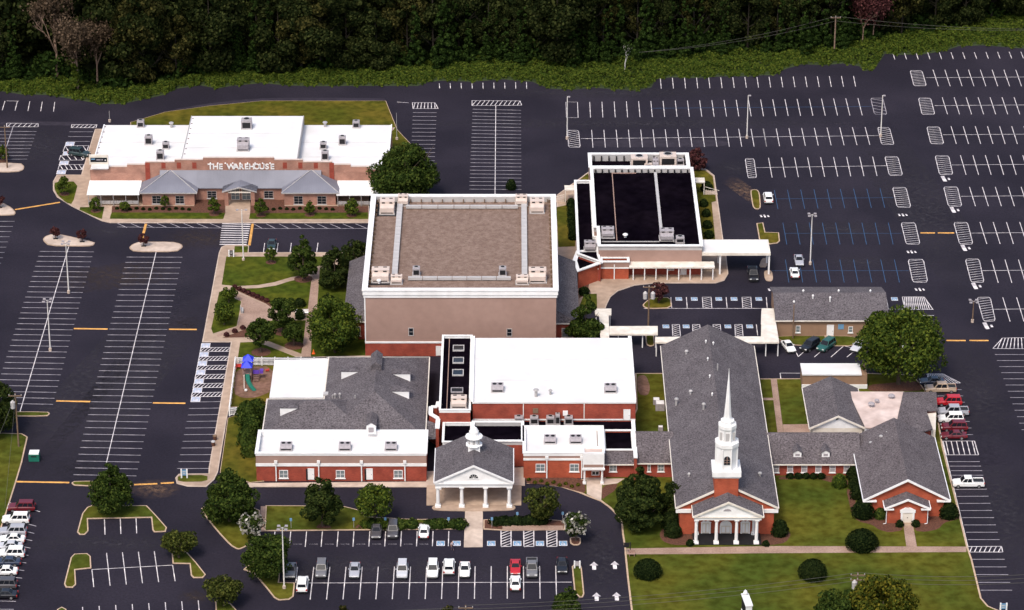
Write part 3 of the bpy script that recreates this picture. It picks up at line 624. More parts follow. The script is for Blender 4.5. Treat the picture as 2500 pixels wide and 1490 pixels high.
def winpx(root, yf, p0, p1, **k):
    x0, z1 = AT(p0, yf); x1, z0 = AT(p1, yf); return window(root, yf, x0, x1, z0, z1, **k)
def door(root, yf, p0, p1, m='white', frame='white'):
    x0, z1 = AT(p0, yf); x1, z0 = AT(p1, yf)
    o = boxp(root, 'door', m, x0, x1, yf-.06, yf-.003, max(z0,.15), z1)
    b = MB().box(x0-.1, x0, yf-.1, yf, max(z0,.15), z1).box(x1, x1+.1, yf-.1, yf, max(z0,.15), z1).box(x0-.1, x1+.1, yf-.1, yf, z1+.001, z1+.11)
    b.build('door_frame', frame, o); boxp(root, 'handle', 'dark', x1-.16, x1-.1, yf-.12, yf-.06, max(z0,.15)+.95, max(z0,.15)+1.1, o)
    return o
def roof_ns(root, x0, x1, y0, y1, ze, zr, m='shingle', th=.2, trim='cream', tw=.3):
    xm = (x0+x1)/2
    b = MB(); b.xz([(x0,ze),(xm,zr),(xm,zr+th),(x0,ze+th)], y0, y1); b.xz([(xm,zr),(x1,ze),(x1,ze+th),(xm,zr+th)], y0, y1)
    o = b.build('roof', m, root)
    if trim:
        t = MB(); t.xz([(x0,ze-tw*.5),(xm,zr-tw*.5),(xm,zr+th+.03),(x0,ze+th+.03)], y0-.12, y0-.002); t.xz([(xm,zr-tw*.5),(x1,ze-tw*.5),(x1,ze+th+.03),(xm,zr+th+.03)], y0-.12, y0-.002)
        t.build('rake_board', trim, o)
        MB().box(x0-.14, x0-.002, y0-.12, y1, ze-.02, ze+th).build('gutter', trim, o); MB().box(x1+.002, x1+.14, y0-.12, y1, ze-.02, ze+th).build('gutter', trim, o)
    return o
def roof_ew(root, x0, x1, y0, y1, ze, zr, m='shingle', th=.18, trim='cream'):
    ym = (y0+y1)/2
    b = MB(); b.yz([(y0,ze),(ym,zr),(ym,zr+th),(y0,ze+th)], x0, x1); b.yz([(ym,zr),(y1,ze),(y1,ze+th),(ym,zr+th)], x0, x1)
    o = b.build('roof', m, root)
    if trim: MB().box(x0, x1, y0-.14, y0-.002, ze-.05, ze+th-.02).build('gutter', trim, o)
    return o
def hip(root, x0, x1, y0, y1, ze, slope, m='shingle', trim='cream', name='roof', base=.0):
    w, d = x1-x0, y1-y0
    if d >= w: r = w/2; a, b = ((x0+x1)/2, y0+r), ((x0+x1)/2, y1-r)
    else: r = d/2; a, b = (x0+r, (y0+y1)/2), (x1-r, (y0+y1)/2)
    zr = ze+slope*r
    vs = [(x0,y0,ze),(x1,y0,ze),(x1,y1,ze),(x0,y1,ze),(*a,zr),(*b,zr)]
    if d >= w: fs = [(0,1,4),(1,2,5,4),(2,3,5),(3,0,4,5),(0,3,2,1)]
    else: fs = [(0,1,5,4),(1,2,5),(2,3,4,5),(3,0,4),(0,3,2,1)]
    o = MB().add(vs, fs).build(name, m, root)
    if trim: ringmb(rect(x0,x1,y0,y1), .02, ze-.18, ze-.004, .12).build('gutter', trim, o)
    return o, zr
def polyroof(root, pts, m, name='roof', parent=None):   # faces given as pixels with heights
    b = MB()
    for face in pts: b.add([W(p, z) for p, z in face], [tuple(range(len(face)))])
    return b.build(name, m, parent or root)
def column(root, x, y, z0, z1, r=.3, m='white'):
    b = MB(); b.box(x-r*1.5, x+r*1.5, y-r*1.5, y+r*1.5, z0, z0+.35); b.box(x-r*1.35, x+r*1.35, y-r*1.35, y+r*1.35, z1-.22, z1)
    b.lathe([(r*1.15,z0+.35),(r,z0+.6),(r*.95,(z0+z1)/2),(r*.85,z1-.35),(r*1.1,z1-.22)], x, y, 12)
    return b.build('column', m, root)
def root_at(name, x, y, label, cat, group=None): return empty(name, (x,y,0), label, cat, group)
UNITS = 'rooftop cooling units'
def unit(p, z, w, d, h, label, m='unit_grey', kind='fan', cat='air conditioner'):
    q = W(p, z); x, y = q.x, q.y+d/2
    r = empty('rooftop_unit', (x,y,z), label, cat, UNITS)
    MB().box(x-w/2-.1, x+w/2+.1, y-d/2-.1, y+d/2+.1, z, z+.2).build('base_frame', 'duct', r)
    if kind == 'fan':
        MB().box(x-w/2, x+w/2, y-d/2, y+d/2, z+.2, z+h).build('casing', m, r)
        MB().box(x-w*.38, x+w*.38, y-d/2-.03, y-d/2-.002, z+.35, z+h*.8).build('grille', 'dark', r)
        f = MB().lathe([(min(w,d)*.36,z+h+.002),(min(w,d)*.36,z+h+.12),(min(w,d)*.3,z+h+.12)], x, y+d*.1, 12).build('fan_ring', 'galv', r)
        MB().lathe([(min(w,d)*.28,z+h+.121),(min(w,d)*.28,z+h+.13)], x, y+d*.1, 12).build('fan_opening', 'dark', f)
    elif kind == 'pkg':               # long packaged unit: body, lower intake hood, two exhaust openings at the back
        MB().box(x-w/2, x+w/2, y-d*.12, y+d/2, z+.2, z+h).build('casing', m, r)
        MB().yz([(y-d/2,z+.2),(y-d*.122,z+.2),(y-d*.122,z+h*.8),(y-d/2,z+h*.62)], x-w*.46, x+w*.46).build('intake_hood', m, r)
        for s in (-1, 1): MB().box(x+s*w*.25-w*.1, x+s*w*.25+w*.1, y-d*.14, y-d*.122, z+h*.84, z+h*.95).build('exhaust_opening', 'dark', r)
        MB().box(x-w*.40, x+w*.4, y-d/2-.03, y-d/2-.003, z+.3, z+.5).build('grille', 'dark', r)
        for s in (-1, 1): MB().box(x+s*w*.25-w*.11, x+s*w*.25+w*.11, y+d*.3, y+d*.42, z+h+.002, z+h+.04).build('vent_slot', 'dark', r)
    else:                             # low split unit with sloped hood
        MB().yz([(y-d/2,z+.2),(y+d/2,z+.2),(y+d/2,z+h),(y-d*.1,z+h),(y-d/2,z+h*.6)], x-w/2, x+w/2).build('casing', m, r)
        for s in (-1, 1): MB().lathe([(w*.17,z+h+.002),(w*.17,z+h+.06)], x+s*w*.24, y+d*.2, 10).build('fan_opening', 'dark', r)
        MB().box(x-w*.42, x+w*.42, y-d/2-.02, y-d/2-.002, z+.25, z+h*.5).build('grille', 'dark', r)
    return r
def vent(p, z, r, h, label, m='galv', cap=True, group='roof vents'):
    q = W(p, z); o = empty('roof_vent', q, label, 'vent', group)
    MB().lathe([(r,q.z-.4),(r,q.z+h)], q.x, q.y, 8).build('pipe', m, o)
    if cap: MB().lathe([(r*1.2,q.z+h+.002),(r*1.9,q.z+h+.1),(r*1.6,q.z+h+.3),(r*.4,q.z+h+.42)], q.x, q.y, 8).build('cap', m, o)
    return o
def letters(root, text, x0, x1, yf, z0, h, m='white', name='letter', depth=.12, flat=None, bold=.02):
    n = len(text); cwid = (x1-x0)/n
    for i, ch in enumerate(text):
        if ch == ' ': continue
        o = bpy.data.objects.new(name, letter_mesh(ch, h, depth, bold, m)); base = WL[root.name]
        if flat is None: o.rotation_euler = (R(90),0,0); o.location = Vector((x0+cwid*(i+.5), yf-depth/2-.003, z0))-base
        else: o.location = Vector((x0+cwid*(i+.5), yf, flat))-base; o.scale = (1, 1.25, 1)
        link(o, root)
# ---------------------------------------------------------------- the brick hall with the white roof
yf = W((600,478)).y
xc = AT((584.5,440), yf)[0]; xl, zl = AT(b1(815,165), yf); xr = 2*xc-xl
hall = root_at('brick_hall', xc, yf, 'wide pink brick hall with stepped parapet, blue-grey metal porch roofs and white flat roof', 'building')
zsd = zl-.35; yb = W((249,306), zsd).y
xa, xb = AT(b1(1640,70), yf)[0], 2*xc-AT(b1(1640,70), yf)[0]
zc = AT((600,284), yb)[1]
MB().box(xl, xr, yf, yb, 0, zsd-.25).build('wall', 'brick_pink', hall)
MB().box(xl+.02, xa-.01, yf+.42, yb+.05, zsd-.249, zsd).build('roof', 'white_roof', hall)
MB().box(xb+.01, xr-.02, yf+.42, yb+.05, zsd-.249, zsd).build('roof', 'white_roof', hall)
MB().box(xa, xb, yf+.42, yb+.06, zsd-.249, zc).build('roof', 'white_roof', hall, 'raised middle section of the white flat roof')
for x in (xa-.16, xb+.01): MB().box(x, x+.15, yf+.45, yb+.07, zsd+.01, zc+.12).build('roof_edge', 'galv', hall)
for i, yy in enumerate((.3, .62)):
    y_ = yf+(yb-yf)*yy
    for x0_, x1_, z_ in ((xl+.5,xa-.3,zsd),(xa+.3,xb-.3,zc),(xb+.3,xr-.5,zsd)): boxp(hall, 'roof_seam', 'duct', x0_, x1_, y_-.05, y_+.05, z_+.001, z_+.03)
for i in range(9): boxp(hall, 'roof_scupper', 'mulch', xl+.3, xl+.6, yf+1+(yb-yf-2)*i/8-.15, yf+1+(yb-yf-2)*i/8+.15, zsd+.001, zsd+.06); boxp(hall, 'roof_scupper', 'mulch', xa+.2, xa+.5, yf+1.5+(yb-yf-3)*i/8-.15, yf+1.5+(yb-yf-3)*i/8+.15, zc+.001, zc+.06)
MB().box(xr-.25, xr, yf+.42, yb, zsd+.002, zsd+.22).build('roof_edge', 'white', hall)
MB().box(xl, xl+.25, yf+.42, yb, zsd+.002, zsd+.22).build('roof_edge', 'white', hall)
steps = [(815,165),(975,140),(1150,120),(1315,97),(1580,77),(1838,58)]
L = [AT(b1(*s), yf) for s in steps]
prof = [(xl, 2.5)]
for i, (x, z) in enumerate(L): prof += [(x,z),((L[i+1][0] if i+1 < len(L) else xc), z)]
left = prof[1:-1]; full = left+[(2*xc-x, z) for x, z in left[::-1]]
MB().xz([(xl,zsd-.3)]+full+[(xr,zsd-.3)], yf-.04, yf+.4).build('parapet', 'brick_pink', hall)
for i in range(len(L)):
    x0 = L[i][0]; x1 = L[i+1][0] if i+1 < len(L) else 2*xc-L[i][0]
    boxp(hall, 'coping', 'unit_beige', x0, x1, yf-.1, yf+.46, L[i][1]+.002, L[i][1]+.12)
    if i+1 < len(L): boxp(hall, 'coping', 'unit_beige', 2*xc-x1, 2*xc-x0, yf-.1, yf+.46, L[i][1]+.002, L[i][1]+.12)
for px in (1335, 2168+835): # brick piers of the step
    x = AT(b1(px,120), yf)[0]; boxp(hall, 'pier', 'brick', x-.5, x+.5, yf-.12, yf-.042, 3, AT(b1(px,100), yf)[1]-.05)
for px in (1480, 1620, 1760, 2580, 2720, 2860):
    x, z = AT(b1(px,115), yf); boxp(hall, 'brick_panel', 'brick', x-.45, x+.45, yf-.06, yf-.042, z-1, z+.4)
x0, z0 = AT(b1(1883,158), yf); x1, z1 = AT((672,392), yf); x1 = AT(b2(190,150), yf)[0]
letters(hall, 'THE WAREHOUSE', x0, x1, yf-.045, z0, HALL_H, 'white')
for i in range(9):
    x = x0+(x1-x0)*(i+.4)/9; z = AT(b1(1883,100), yf)[1]
    MB().tube((x,yf-.05,z), (x,yf-.7,z+.25), .05).tube((x,yf-.7,z+.25), (x,yf-.8,z+.05), .14, .18).build('sign_lamp', 'white', hall)
# porch: two hipped pavilions, a link roof and an entrance gable
yp = W(b1(1500,500)).y; zep = AT(b1(1500,376), yp)[1]
pav = []
for s in (0, 1):
    A = b1 if s == 0 else b2
    ex0, ex1 = (AT(A(1258,375), yp)[0], AT(A(1785,375), yp)[0]) if s == 0 else (AT(A(248,375), yp)[0], AT(A(770,375), yp)[0])
    wx0, wx1 = (AT(A(1287,430), yp)[0], AT(A(1758,430), yp)[0]) if s == 0 else (AT(A(275,430), yp)[0], AT(A(738,430), yp)[0])
    MB().box(wx0, wx1, yp+.5, yf-.05, 0, zep-.06).build('pavilion_wall', 'brick_pink', hall)
    yw = yp+.5
    xm = (ex0+ex1)/2; hw = (ex1-ex0)/2; sl_ = (AT((b1(1530,165) if s == 0 else b2(515,165)), yp+hw)[1]-zep)/hw
    zr_ = zep+sl_*hw; ye = min(yf-.06, yp+2*hw)
    vs = [(ex0,yp,zep),(ex1,yp,zep),(ex1,ye,zep),(ex0,ye,zep),(xm,yp+hw,zr_),(xm,ye,zr_)]
    o = MB().add(vs, [(0,1,4),(1,2,5,4),(3,0,4,5),(2,3,5),(0,3,2,1)]).build('pavilion_roof', 'metal_roof', hall)
    MB().box(ex0, ex1, yp-.12, yp-.002, zep-.2, zep+.02).build('gutter', 'galv', o)
    sm_ = MB()
    for i in range(1, 26):                # standing seams of the front slope
        x = ex0+(ex1-ex0)*i/26; t = 1-abs(x-xm)/hw
        sm_.tube((x,yp+.03,zep+.03), (x,yp+hw*t,zep+sl_*hw*t+.03), .035, n=4)
    sm_.build('roof_seams', 'metal_roof', o)
    for e in ((ex0,yp),(ex1,yp)): MB().tube((*e,zep+.03), (xm,yp+hw,zr_+.03), .09, n=5).build('hip_cap', 'galv', o)
    MB().tube((xm,yp+hw,zr_+.03), (xm,ye,zr_+.03), .09, n=5).build('ridge_cap', 'galv', o)
    for w0, w1 in (((1375,405),(1460,478)),((1587,405),(1670,478))) if s == 0 else (((360,408),(445,482)),((572,408),(657,482))):
        winpx(hall, yw, A(w0[0], w0[1]-4), A(w1[0], w1[1]-4), nx=2, nz=3, frame='duct', pane='glass', fw=.06, mw=.014)
    pav.append((ex0,ex1,zr_,sl_))
ylk = yf-2.6; zlk = AT(b1(1900,328), ylk)[1]
xk0, xk1 = pav[0][1]-.6, pav[1][0]+.6
MB().box(xk0, xk1, ylk, yf-.05, 0, zlk-.05).build('link_wall', 'brick_pink', hall)
zlr = AT(b1(1900,170), yf-.06)[1]
o = MB().yz([(ylk-.5,zlk-.05),(yf-.06,zlk-.05),(yf-.06,zlr),(ylk-.5,zlk+.12)], pav[0][0]+4, pav[1][1]-4).build('link_roof', 'metal_roof', hall)
sm_ = MB()
for i in range(1, 60):
    x = xk0+(xk1-xk0)*i/60; sm_.tube((x,ylk-.48,zlk+.14), (x,yf-.07,zlr+.02), .035, n=4)
sm_.build('roof_seams', 'metal_roof', o)
winpx(hall, ylk, b1(1875,358), b1(1962,424), nx=2, nz=3, frame='duct', fw=.06, mw=.014); winpx(hall, ylk, b2(90,358), b2(177,424), nx=2, nz=3, frame='duct', fw=.06, mw=.014)
yg = W(b1(2168,498)).y
gx0, gz = AT(b1(2010,365), yg); gx1 = AT(b1(2325,365), yg)[0]; gm = (gx0+gx1)/2; gr = AT(b1(2168,325), yg)[1]
zt = gr; o = MB().add([(gx0,yg,gz),(gm,yg,gr),(gm,yf-.6,gr),(gx0,yf-.6,gz),(gx1,yg,gz),(gx1,yf-.6,gz)], [(0,1,2,3),(1,4,5,2),(0,3,2),(5,4,1)]).build('porch_roof', 'metal_roof', hall)
b = MB(); b.xz([(gx0,gz-.2),(gm,gr-.2),(gm,gr+.05),(gx0,gz+.05)], yg-.15, yg-.002); b.xz([(gm,gr-.2),(gx1,gz-.2),(gx1,gz+.05),(gm,gr+.05)], yg-.15, yg-.002)
b.build('rake_board', 'galv', o)
MB().box(gx0+.6, gx1-.6, yg+.1, yg+.3, gz-.35, gz-.1).build('tie_beam', 'cream', hall)
for s in (-1, 1):
    x = gm+s*(gx1-gx0)*.38; MB().box(x-.4, x+.4, yg+.05, yg+.85, 0, gz-.1).build('porch_pier', 'brick_pink', hall)
yd = ylk-.02
for s in (-1, 1):
    x = gm+s*1.15; window(hall, yd, x-.95, x+.95, .2, 3.0, nx=2, nz=3, frame='cream', pane='pane', fw=.1, sill=False)
for s, (p0, p1) in ((0, (b1(785,397), b1(1262,397))), (1, (b2(745,402), b2(1062,402)))):
    yk = W((p0[0], p0[1]+28)).y; x0, z0 = AT(p0, yk); x1 = AT(p1, yk)[0]
    if s: x1 = xr-.3
    zk = AT(b1(1000,263), yf-.05)[1]
    o = MB().yz([(yk,z0),(yf-.06,zk-.15),(yf-.06,zk),(yk,z0+.15)], x0, x1).build('side_canopy', 'white', hall)
    for i in range(5):
        x = x0+.3+(x1-x0-.6)*i/4; MB().tube((x,yk+.15,0), (x,yk+.15,z0+.05), .07).build('canopy_post', 'galv', o)
    for i in range(9): MB().box(x0+.3+(x1-x0-.6)*i/9, x0+.3+(x1-x0-.6)*(i+.94)/9, yk+.3, yk+.36, .5, 1.25).build('railing_panel', 'galv', o)
# display board on the roof corner
bx0, bz1 = AT(b1(808,25), yf); bx1, bz0 = AT(b1(985,110), yf)
o = MB().box(bx0, bx1, yf-.6, yf-.15, bz0, bz1).build('display_board', 'cream', hall, 'cream framed dark display board on the left roof corner')
MB().box(bx0+.25, bx1-.25, yf-.63, yf-.602, bz0+.6, bz1-.55).build('screen', 'glass', o)
for i, (u0, u1, v, m) in enumerate(((.05,.28,.66,'sign_blue'),(.36,.62,.5,'line_dim'),(.66,.76,.5,'line_dim'),(.86,.93,.4,'white'))):
    MB().box(bx0+.25+(bx1-bx0-.5)*u0, bx0+.25+(bx1-bx0-.5)*u1, yf-.645, yf-.632, bz0+.6+v*(bz1-bz0-1.15)-.12, bz0+.6+v*(bz1-bz0-1.15)+.14).build('screen_mark', m, o)
boxp(hall, 'board_base', 'white', bx0+.4, bx1, yf-.75, yf-.13, bz0-.9, bz0-.003)
for t, (p, w_, d_, h_, k_) in enumerate(((a1(1272,1160),1.5,1.5,1.5,'fan'),(a1(1345,1315),1.6,1.5,1.9,'fan'),(a1(1500,1355),1.4,1.4,1.4,'fan'),(a1(1450,1452),1.6,1.5,1.9,'fan'),
        (a1(2232,1175),2.3,2.2,2.0,'fan'),(a1(2200,1375),2.6,2.6,2.3,'pkg'),(a2(925,1165),1.5,1.5,1.5,'fan'),(a2(800,1318),1.5,1.5,1.8,'fan'),(a2(627,1355),1.4,1.4,1.4,'fan'),(a2(643,1455),1.5,1.5,1.9,'fan'))):
    unit(p, zc if t in (4,5) else zsd, w_, d_, h_, 'grey unit on the brick hall roof, '+['at back left near the roof edge','tall one left of the raised middle','smallest beside the raised section, left','nearest the parapet at left','dark-fronted one at back of the raised middle','pale hooded one in front on the raised middle','at back right corner','middle of the right section','small one beside the raised section, right','nearest the parapet at right'][t], kind=k_)
for t, p in enumerate((a1(1553,1155), a2(645,1150))): vent(p, zsd, .3, .9, 'pale turbine vent on the %s of the brick hall white roof' % ('left half','right half')[t])
# ---------------------------------------------------------------- the tall tan auditorium
yf = W((1100,869.5)).y; x0, zt = AT((889.5,709), yf); x1 = AT((1358,709), yf)[0]; yb = W((1130,479), zt).y
aud = root_at('auditorium', (x0+x1)/2, yf, 'tall tan auditorium block with white cornice and brown gravel roof', 'building')
block(aud, rect(x0,x1,yf,yb), zt, 'stucco', 'gravel', ph=1.1, t=.55, cop='white', ch=.25, out=.3, pw='duct')
ringmb(rect(x0,x1,yf,yb), .02, zt-.9, zt-.02, .22).build('cornice', 'white', aud); ringmb(rect(x0,x1,yf,yb), .02, zt-1.5, zt-1.0, .12).build('cornice', 'white', aud)
zb = AT((950,836), yf)[1]
boxp(aud, 'brick_base', 'brick', x0-.04, x1+.04, yf-.06, yf-.002, 0, zb-.15); boxp(aud, 'trim', 'white', x0-.05, x1+.05, yf-.14, yf-.003, zb-.149, zb+.2)
boxp(aud, 'corner_trim', 'white', x0-.06, x0+.15, yf-.08, yf-.003, zb+.21, zt-1.51)
winpx(aud, yf, c2(1398,225), c2(1447,297), nx=1, nz=2, pane='glass', frame='duct', sill=False); winpx(aud, yf, c2(2288,232), c2(2338,302), nx=1, nz=2, pane='glass', frame='duct', sill=False)
door(aud, yf-.06, c2(1652,395), c2(1698,490))
zroof = zt-1.1+.012
for i in range(17):
    x = x0+1.2+(x1-x0-2.4)*i/16; boxp(aud, 'parapet_brace', 'wood_pole', x-.08, x+.08, yb-1.15, yb-.551, zroof, zroof+.7)
for sx in (x0+.56, x1-1.0):
    for i in range(20):
        y = yf+1+(yb-yf-2)*i/19; boxp(aud, 'parapet_brace', 'wood_pole', sx, sx+.45, y-.08, y+.08, zroof, zroof+.65)
def pz(p): return W(p, zroof)
DL, DR, DB, DF = pz(b2(1300,800)).x, pz(b3(148,800)).x, pz(b2(1800,520)).y, pz(b2(1800,1168)).y
def ductrun(a, b, wd, n, name='roof_duct'):
    a, b = Vector((*a,0)), Vector((*b,0)); d = (b-a).normalized(); nn = Vector((-d.y,d.x,0))*wd/2
    for i in range(n):
        p, q = a.lerp(b, i/n)+d*.06, a.lerp(b, (i+1)/n)-d*.06
        MB().prism([tuple((p-nn)[:2]),tuple((q-nn)[:2]),tuple((q+nn)[:2]),tuple((p+nn)[:2])], zroof+.2, zroof+.75).build(name, 'duct', aud)
        m_ = (p+q)/2; MB().box(m_.x-.1, m_.x+.1, m_.y-.1, m_.y+.1, zroof, zroof+.199).build('duct_stand', 'dark', aud)
ductrun((DL,DF+1), (DL,DB+1), 1.1, 9); ductrun((DR,DF+1), (DR,DB+1), 1.1, 9)
ductrun((DL+1.2,DB), (DR-1.2,DB), .7, 7); ductrun((DL+2.6,DF), (DR-2.6,DF), .7, 7)
# dark drip stains where the units stand, seams of the roofing
boxp(aud, 'roof_pad', 'dark', pz(b2(1100,560)).x, pz(b2(1290,560)).x, pz(b2(1180,588)).y, pz(b2(1180,455)).y, zroof, zroof+.03)
boxp(aud, 'roof_pad', 'dark', pz(b2(1030,1205)).x, pz(b2(1230,1205)).x, pz(b2(1130,1212)).y, pz(b2(1130,1140)).y, zroof, zroof+.03)
UA = 'beige rooftop air handler on the gravel roof, '
unit(b2(1205,575), zroof+.03, 3.0, 3.6, 2.3, UA+'largest at back left corner', 'unit_beige', 'pkg'); unit(b2(1350,500), zroof, 2.1, 2.4, 1.9, UA+'smaller one beside the back left corner unit', 'unit_beige', 'pkg')
unit(b3(122,500), zroof, 2.4, 2.2, 1.9, UA+'smaller one at back right', 'unit_beige', 'pkg'); unit(b3(265,565), zroof, 2.9, 3.3, 2.2, UA+'largest at back right corner', 'unit_beige', 'pkg')
unit(b2(1145,1192), zroof+.03, 3.4, 3.0, 2.2, UA+'largest at front left corner', 'unit_beige', 'pkg'); unit(b2(1290,1208), zroof, 2.2, 1.8, 1.5, UA+'low one beside the front left unit', 'unit_beige', 'pkg')
unit(b3(268,1195), zroof, 3.4, 3.0, 2.2, UA+'largest at front right corner', 'unit_beige', 'pkg'); unit(b3(130,1210), zroof, 2.4, 1.8, 1.5, UA+'low one beside the front right unit', 'unit_beige', 'pkg')
unit(b2(1470,1132), zroof, 1.4, 1.5, 1.6, 'small grey fan unit on the gravel roof, left of centre'); unit(b2(2252,1132), zroof, 1.4, 1.5, 1.6, 'small grey fan unit on the gravel roof, right of centre')
vent(b2(1132,1195), zroof, .25, .5, 'white cone vent by the front parapet of the gravel roof', 'white')
# low shingled wings on both sides
for s in (0, 1):
    zx = 4.0
    A = (W(b2(850,995), zx), W(c2(905,172), zx)) if s == 0 else (W(b3(630,1000), zx), W(c3(620,187), zx))
    xo = A[1].x if s == 0 else A[1].x
    xo = x0-4.6 if s == 0 else x1+4.6
    yb_, yf_ = A[0].y, A[1].y; xi = x0-.02 if s == 0 else x1+.02
    a, b_ = min(xo,xi), max(xo,xi)
    MB().box(a+.2 if s == 0 else a, b_ if s == 0 else b_-.2, yf_+.3, yb_, 0, zx-.05).build('wing_wall', 'brick', aud)
    vs = [(xo,yf_,zx),(xi,yf_,zx),(xi,yf_+2.2,zx+2),(xi,yb_,zx+2),(xo,yb_,zx)]
    MB().add(vs+[(x,y,zx-.1) for x, y in ((xo,yf_),(xi,yf_),(xi,yb_),(xo,yb_))], [(0,1,2),(0,2,3,4),(0,5,6,1),(4,3,7,8),(0,4,8,5)]).build('wing_roof', 'shingle', aud)
    MB().box(a, b_, yf_-.12, yf_-.002, zx-.12, zx+.1).build('gutter', 'cream', aud)
    xw = (a+b_)/2; window(aud, yf_+.3, xw-1.1, xw+1.1, .9, 2.9, 2, 2, 'cream', 'pane')
# ---------------------------------------------------------------- the black-roofed hall in the north-east
yf = W((1650,672)).y; xw0, zt = AT(b3(822,858), yf); xw1 = AT(b3(1758,858), yf)[0]
bh = root_at('activity_hall', (xw0+xw1)/2, yf, 'tan hall with black flat roofs, white parapet edges and brick ground floor', 'building')
P = lambda p, z=zt: tuple(W(p, z)[:2])
yn = P(b3(800,690))[1]; ym = P(b3(1200,152))[1]; xm0 = P(b3(772,500))[0]
block(bh, [(xw0,yf),(xw1,yf),(xw1,ym),(xm0,ym),(xm0,yn),(xw0,yn)], zt, 'stucco', 'black_roof', ph=.9, t=.4, cop='white', ch=.2, out=.15, pw='duct')
yb = P(b3(1200,22))[1]; xbk = P(b3(1632,60))[0]
block(bh, rect(xm0-.3,xbk,ym+.45,yb), zt, 'stucco', 'black_roof', ph=1.5, t=.5, cop='white', ch=.2, out=.15, pw='duct')
zr = zt-.9+.012
for i in range(15):
    x = xm0+1+(xw1-xm0-2)*i/14; boxp(bh, 'parapet_brace', 'dark', x-.15, x+.15, ym-.75, ym-.401, zr, zr+.75)
for i in range(13):
    x = xm0+.8+(xbk-xm0-1.6)*i/12; boxp(bh, 'parapet_brace', 'dark', x-.13, x+.13, yb-.85, yb-.502, zt-1.48, zt-.25)
xpp = W(b3(1365,500), zr).x
MB().box(xpp-.3, xpp+.3, W(b3(1400,800), zr).y, ym-.8, zr, zr+.35).build('roof_pipe', 'duct', bh)
xq = W(b3(965,500), zr).x; b = MB().box(xq-.09, xq+.09, W(b3(985,810), zr).y, W(b3(950,200), zr).y, zr, zr+.16); b.box(xq-.09, W(b3(1160,195), zr).x, W(b3(950,200), zr).y-.1, W(b3(950,200), zr).y+.09, zr, zr+.17)
b.build('roof_pipe', 'stucco', bh)
MB().box(W(b3(850,820), zr).x, W(b3(1500,820), zr).x, W(b3(900,820), zr).y-.1, W(b3(900,820), zr).y+.1, zr, zr+.15).build('roof_pipe', 'duct', bh)
for t, (p, w_, d_, h_, k_) in enumerate(((b3(905,790),2.6,2.6,1.7,'pkg'),(b3(1440,820),2.9,3.0,1.9,'pkg'),(b3(1560,835),1.7,1.6,1.2,'fan'))):
    unit(p, zr, w_, d_, h_, 'grey unit at the front edge of the big black roof, '+('left one','middle hooded one','small right one')[t], kind=k_)
vent(b3(1063,775), zr, .3, .4, 'white cone vent standing alone near the front of the black roof', 'white')
z2 = zt-1.5+.012
for t, (p, w_, d_, h_, k_, m_) in enumerate(((b3(1190,140),3.6,2.6,1.9,'fan','unit_beige'),(b3(1340,148),1.3,3.0,1.2,'pkg','unit_grey'),(b3(1450,135),3.6,2.8,2.2,'fan','unit_beige'),(b3(1560,128),1.6,1.4,1.2,'fan','unit_grey'),(b3(1270,148),1.6,1.0,.8,'fan','unit_beige'))):
    unit(p, z2, w_, d_, h_, 'machine crowded behind the rear parapet of the black roof, '+('left beige one','narrow duct unit in the middle','large right beige one','far right small grey one','low one between the big ones')[t], m_, k_)
zlow = zt-2.0
xl0 = W(b3(620,600), zlow).x
yl0 = W(b3(640,930), zlow).y; yl1 = W(b3(610,267), zlow).y
block(bh, [(xl0,yl0),(W(b3(840,1000), zlow).x,W(b3(840,1000), zlow).y-.2),(xw0-.02,yf+.3),(xw0-.02,yn-.05),(xm0-.02,yn-.05),(xm0-.02,yl1),(xl0,yl1)], zlow, 'brick', 'black_roof', ph=.5, t=.3, cop='white', ch=.18, out=.1, pw='white')
unit(b3(745,910), zlow-.5, 2.4, 2.3, 1.7, 'grey unit on the low black roof left of the tan wall', kind='pkg')
# angled entrance corner and the low brick front
A_, B_, C_ = W(b3(838,1022), 3.6), W(b3(636,1098), 3.6), W(b3(592,930), 3.6)
D_ = Vector((A_.x, A_.y+5, 0))
block(bh, [(B_.x,B_.y),(A_.x,A_.y),(A_.x,A_.y+6.2),(C_.x+1,C_.y+.3),(B_.x-.5,B_.y+5)], 3.9, 'brick_orange', 'black_roof', ph=.4, t=.3, cop='white', ch=.22, out=.25)
yq = W(b3(970,1160)).y; qx0, qz = AT(b3(842,1003), yq); qx1 = AT(b3(1095,1003), yq)[0]
block(bh, rect(qx0,qx1,yq,yf-.03), qz, 'brick_orange', 'black_roof', ph=.4, t=.3, cop='white', ch=.2, out=.12)
boxp(bh, 'band', 'stucco', qx0-.02, qx1+.02, yq-.05, yq-.002, qz-1.1, qz-.02); boxp(bh, 'trim', 'white', qx0-.03, qx1+.03, yq-.1, yq-.003, qz-1.4, qz-1.101)
xd = AT(b3(963,1100), yq)[0]; boxp(bh, 'downpipe', 'white', xd-.1, xd+.1, yq-.2, yq-.103, .15, qz-.5)
yk = W(b3(1135,1168)).y; kx0, kz = AT(b3(1098,1055), yk); kx1 = AT(b3(1872,1055), yk)[0]
o = MB().box(kx0, kx1, yk-.3, yf-.05, kz, kz+.28).build('walkway_canopy', 'cream', bh)
for i in range(8):
    x = AT(b3(1135+i*103,1100), yk)[0]; MB().box(x-.1, x+.1, yk-.12, yk+.08, .13, kz-.002).build('canopy_post', 'white', o)
boxp(bh, 'brick_base', 'brick', qx1+.05, xw1-.02, yf-.06, yf-.002, 0, kz-.05)
door(bh, yf-.06, b3(1567,1062), b3(1612,1117)); winpx(bh, yf-.06, b3(1440,1062), b3(1505,1078), nx=2, nz=1, pane='pane', sill=False)
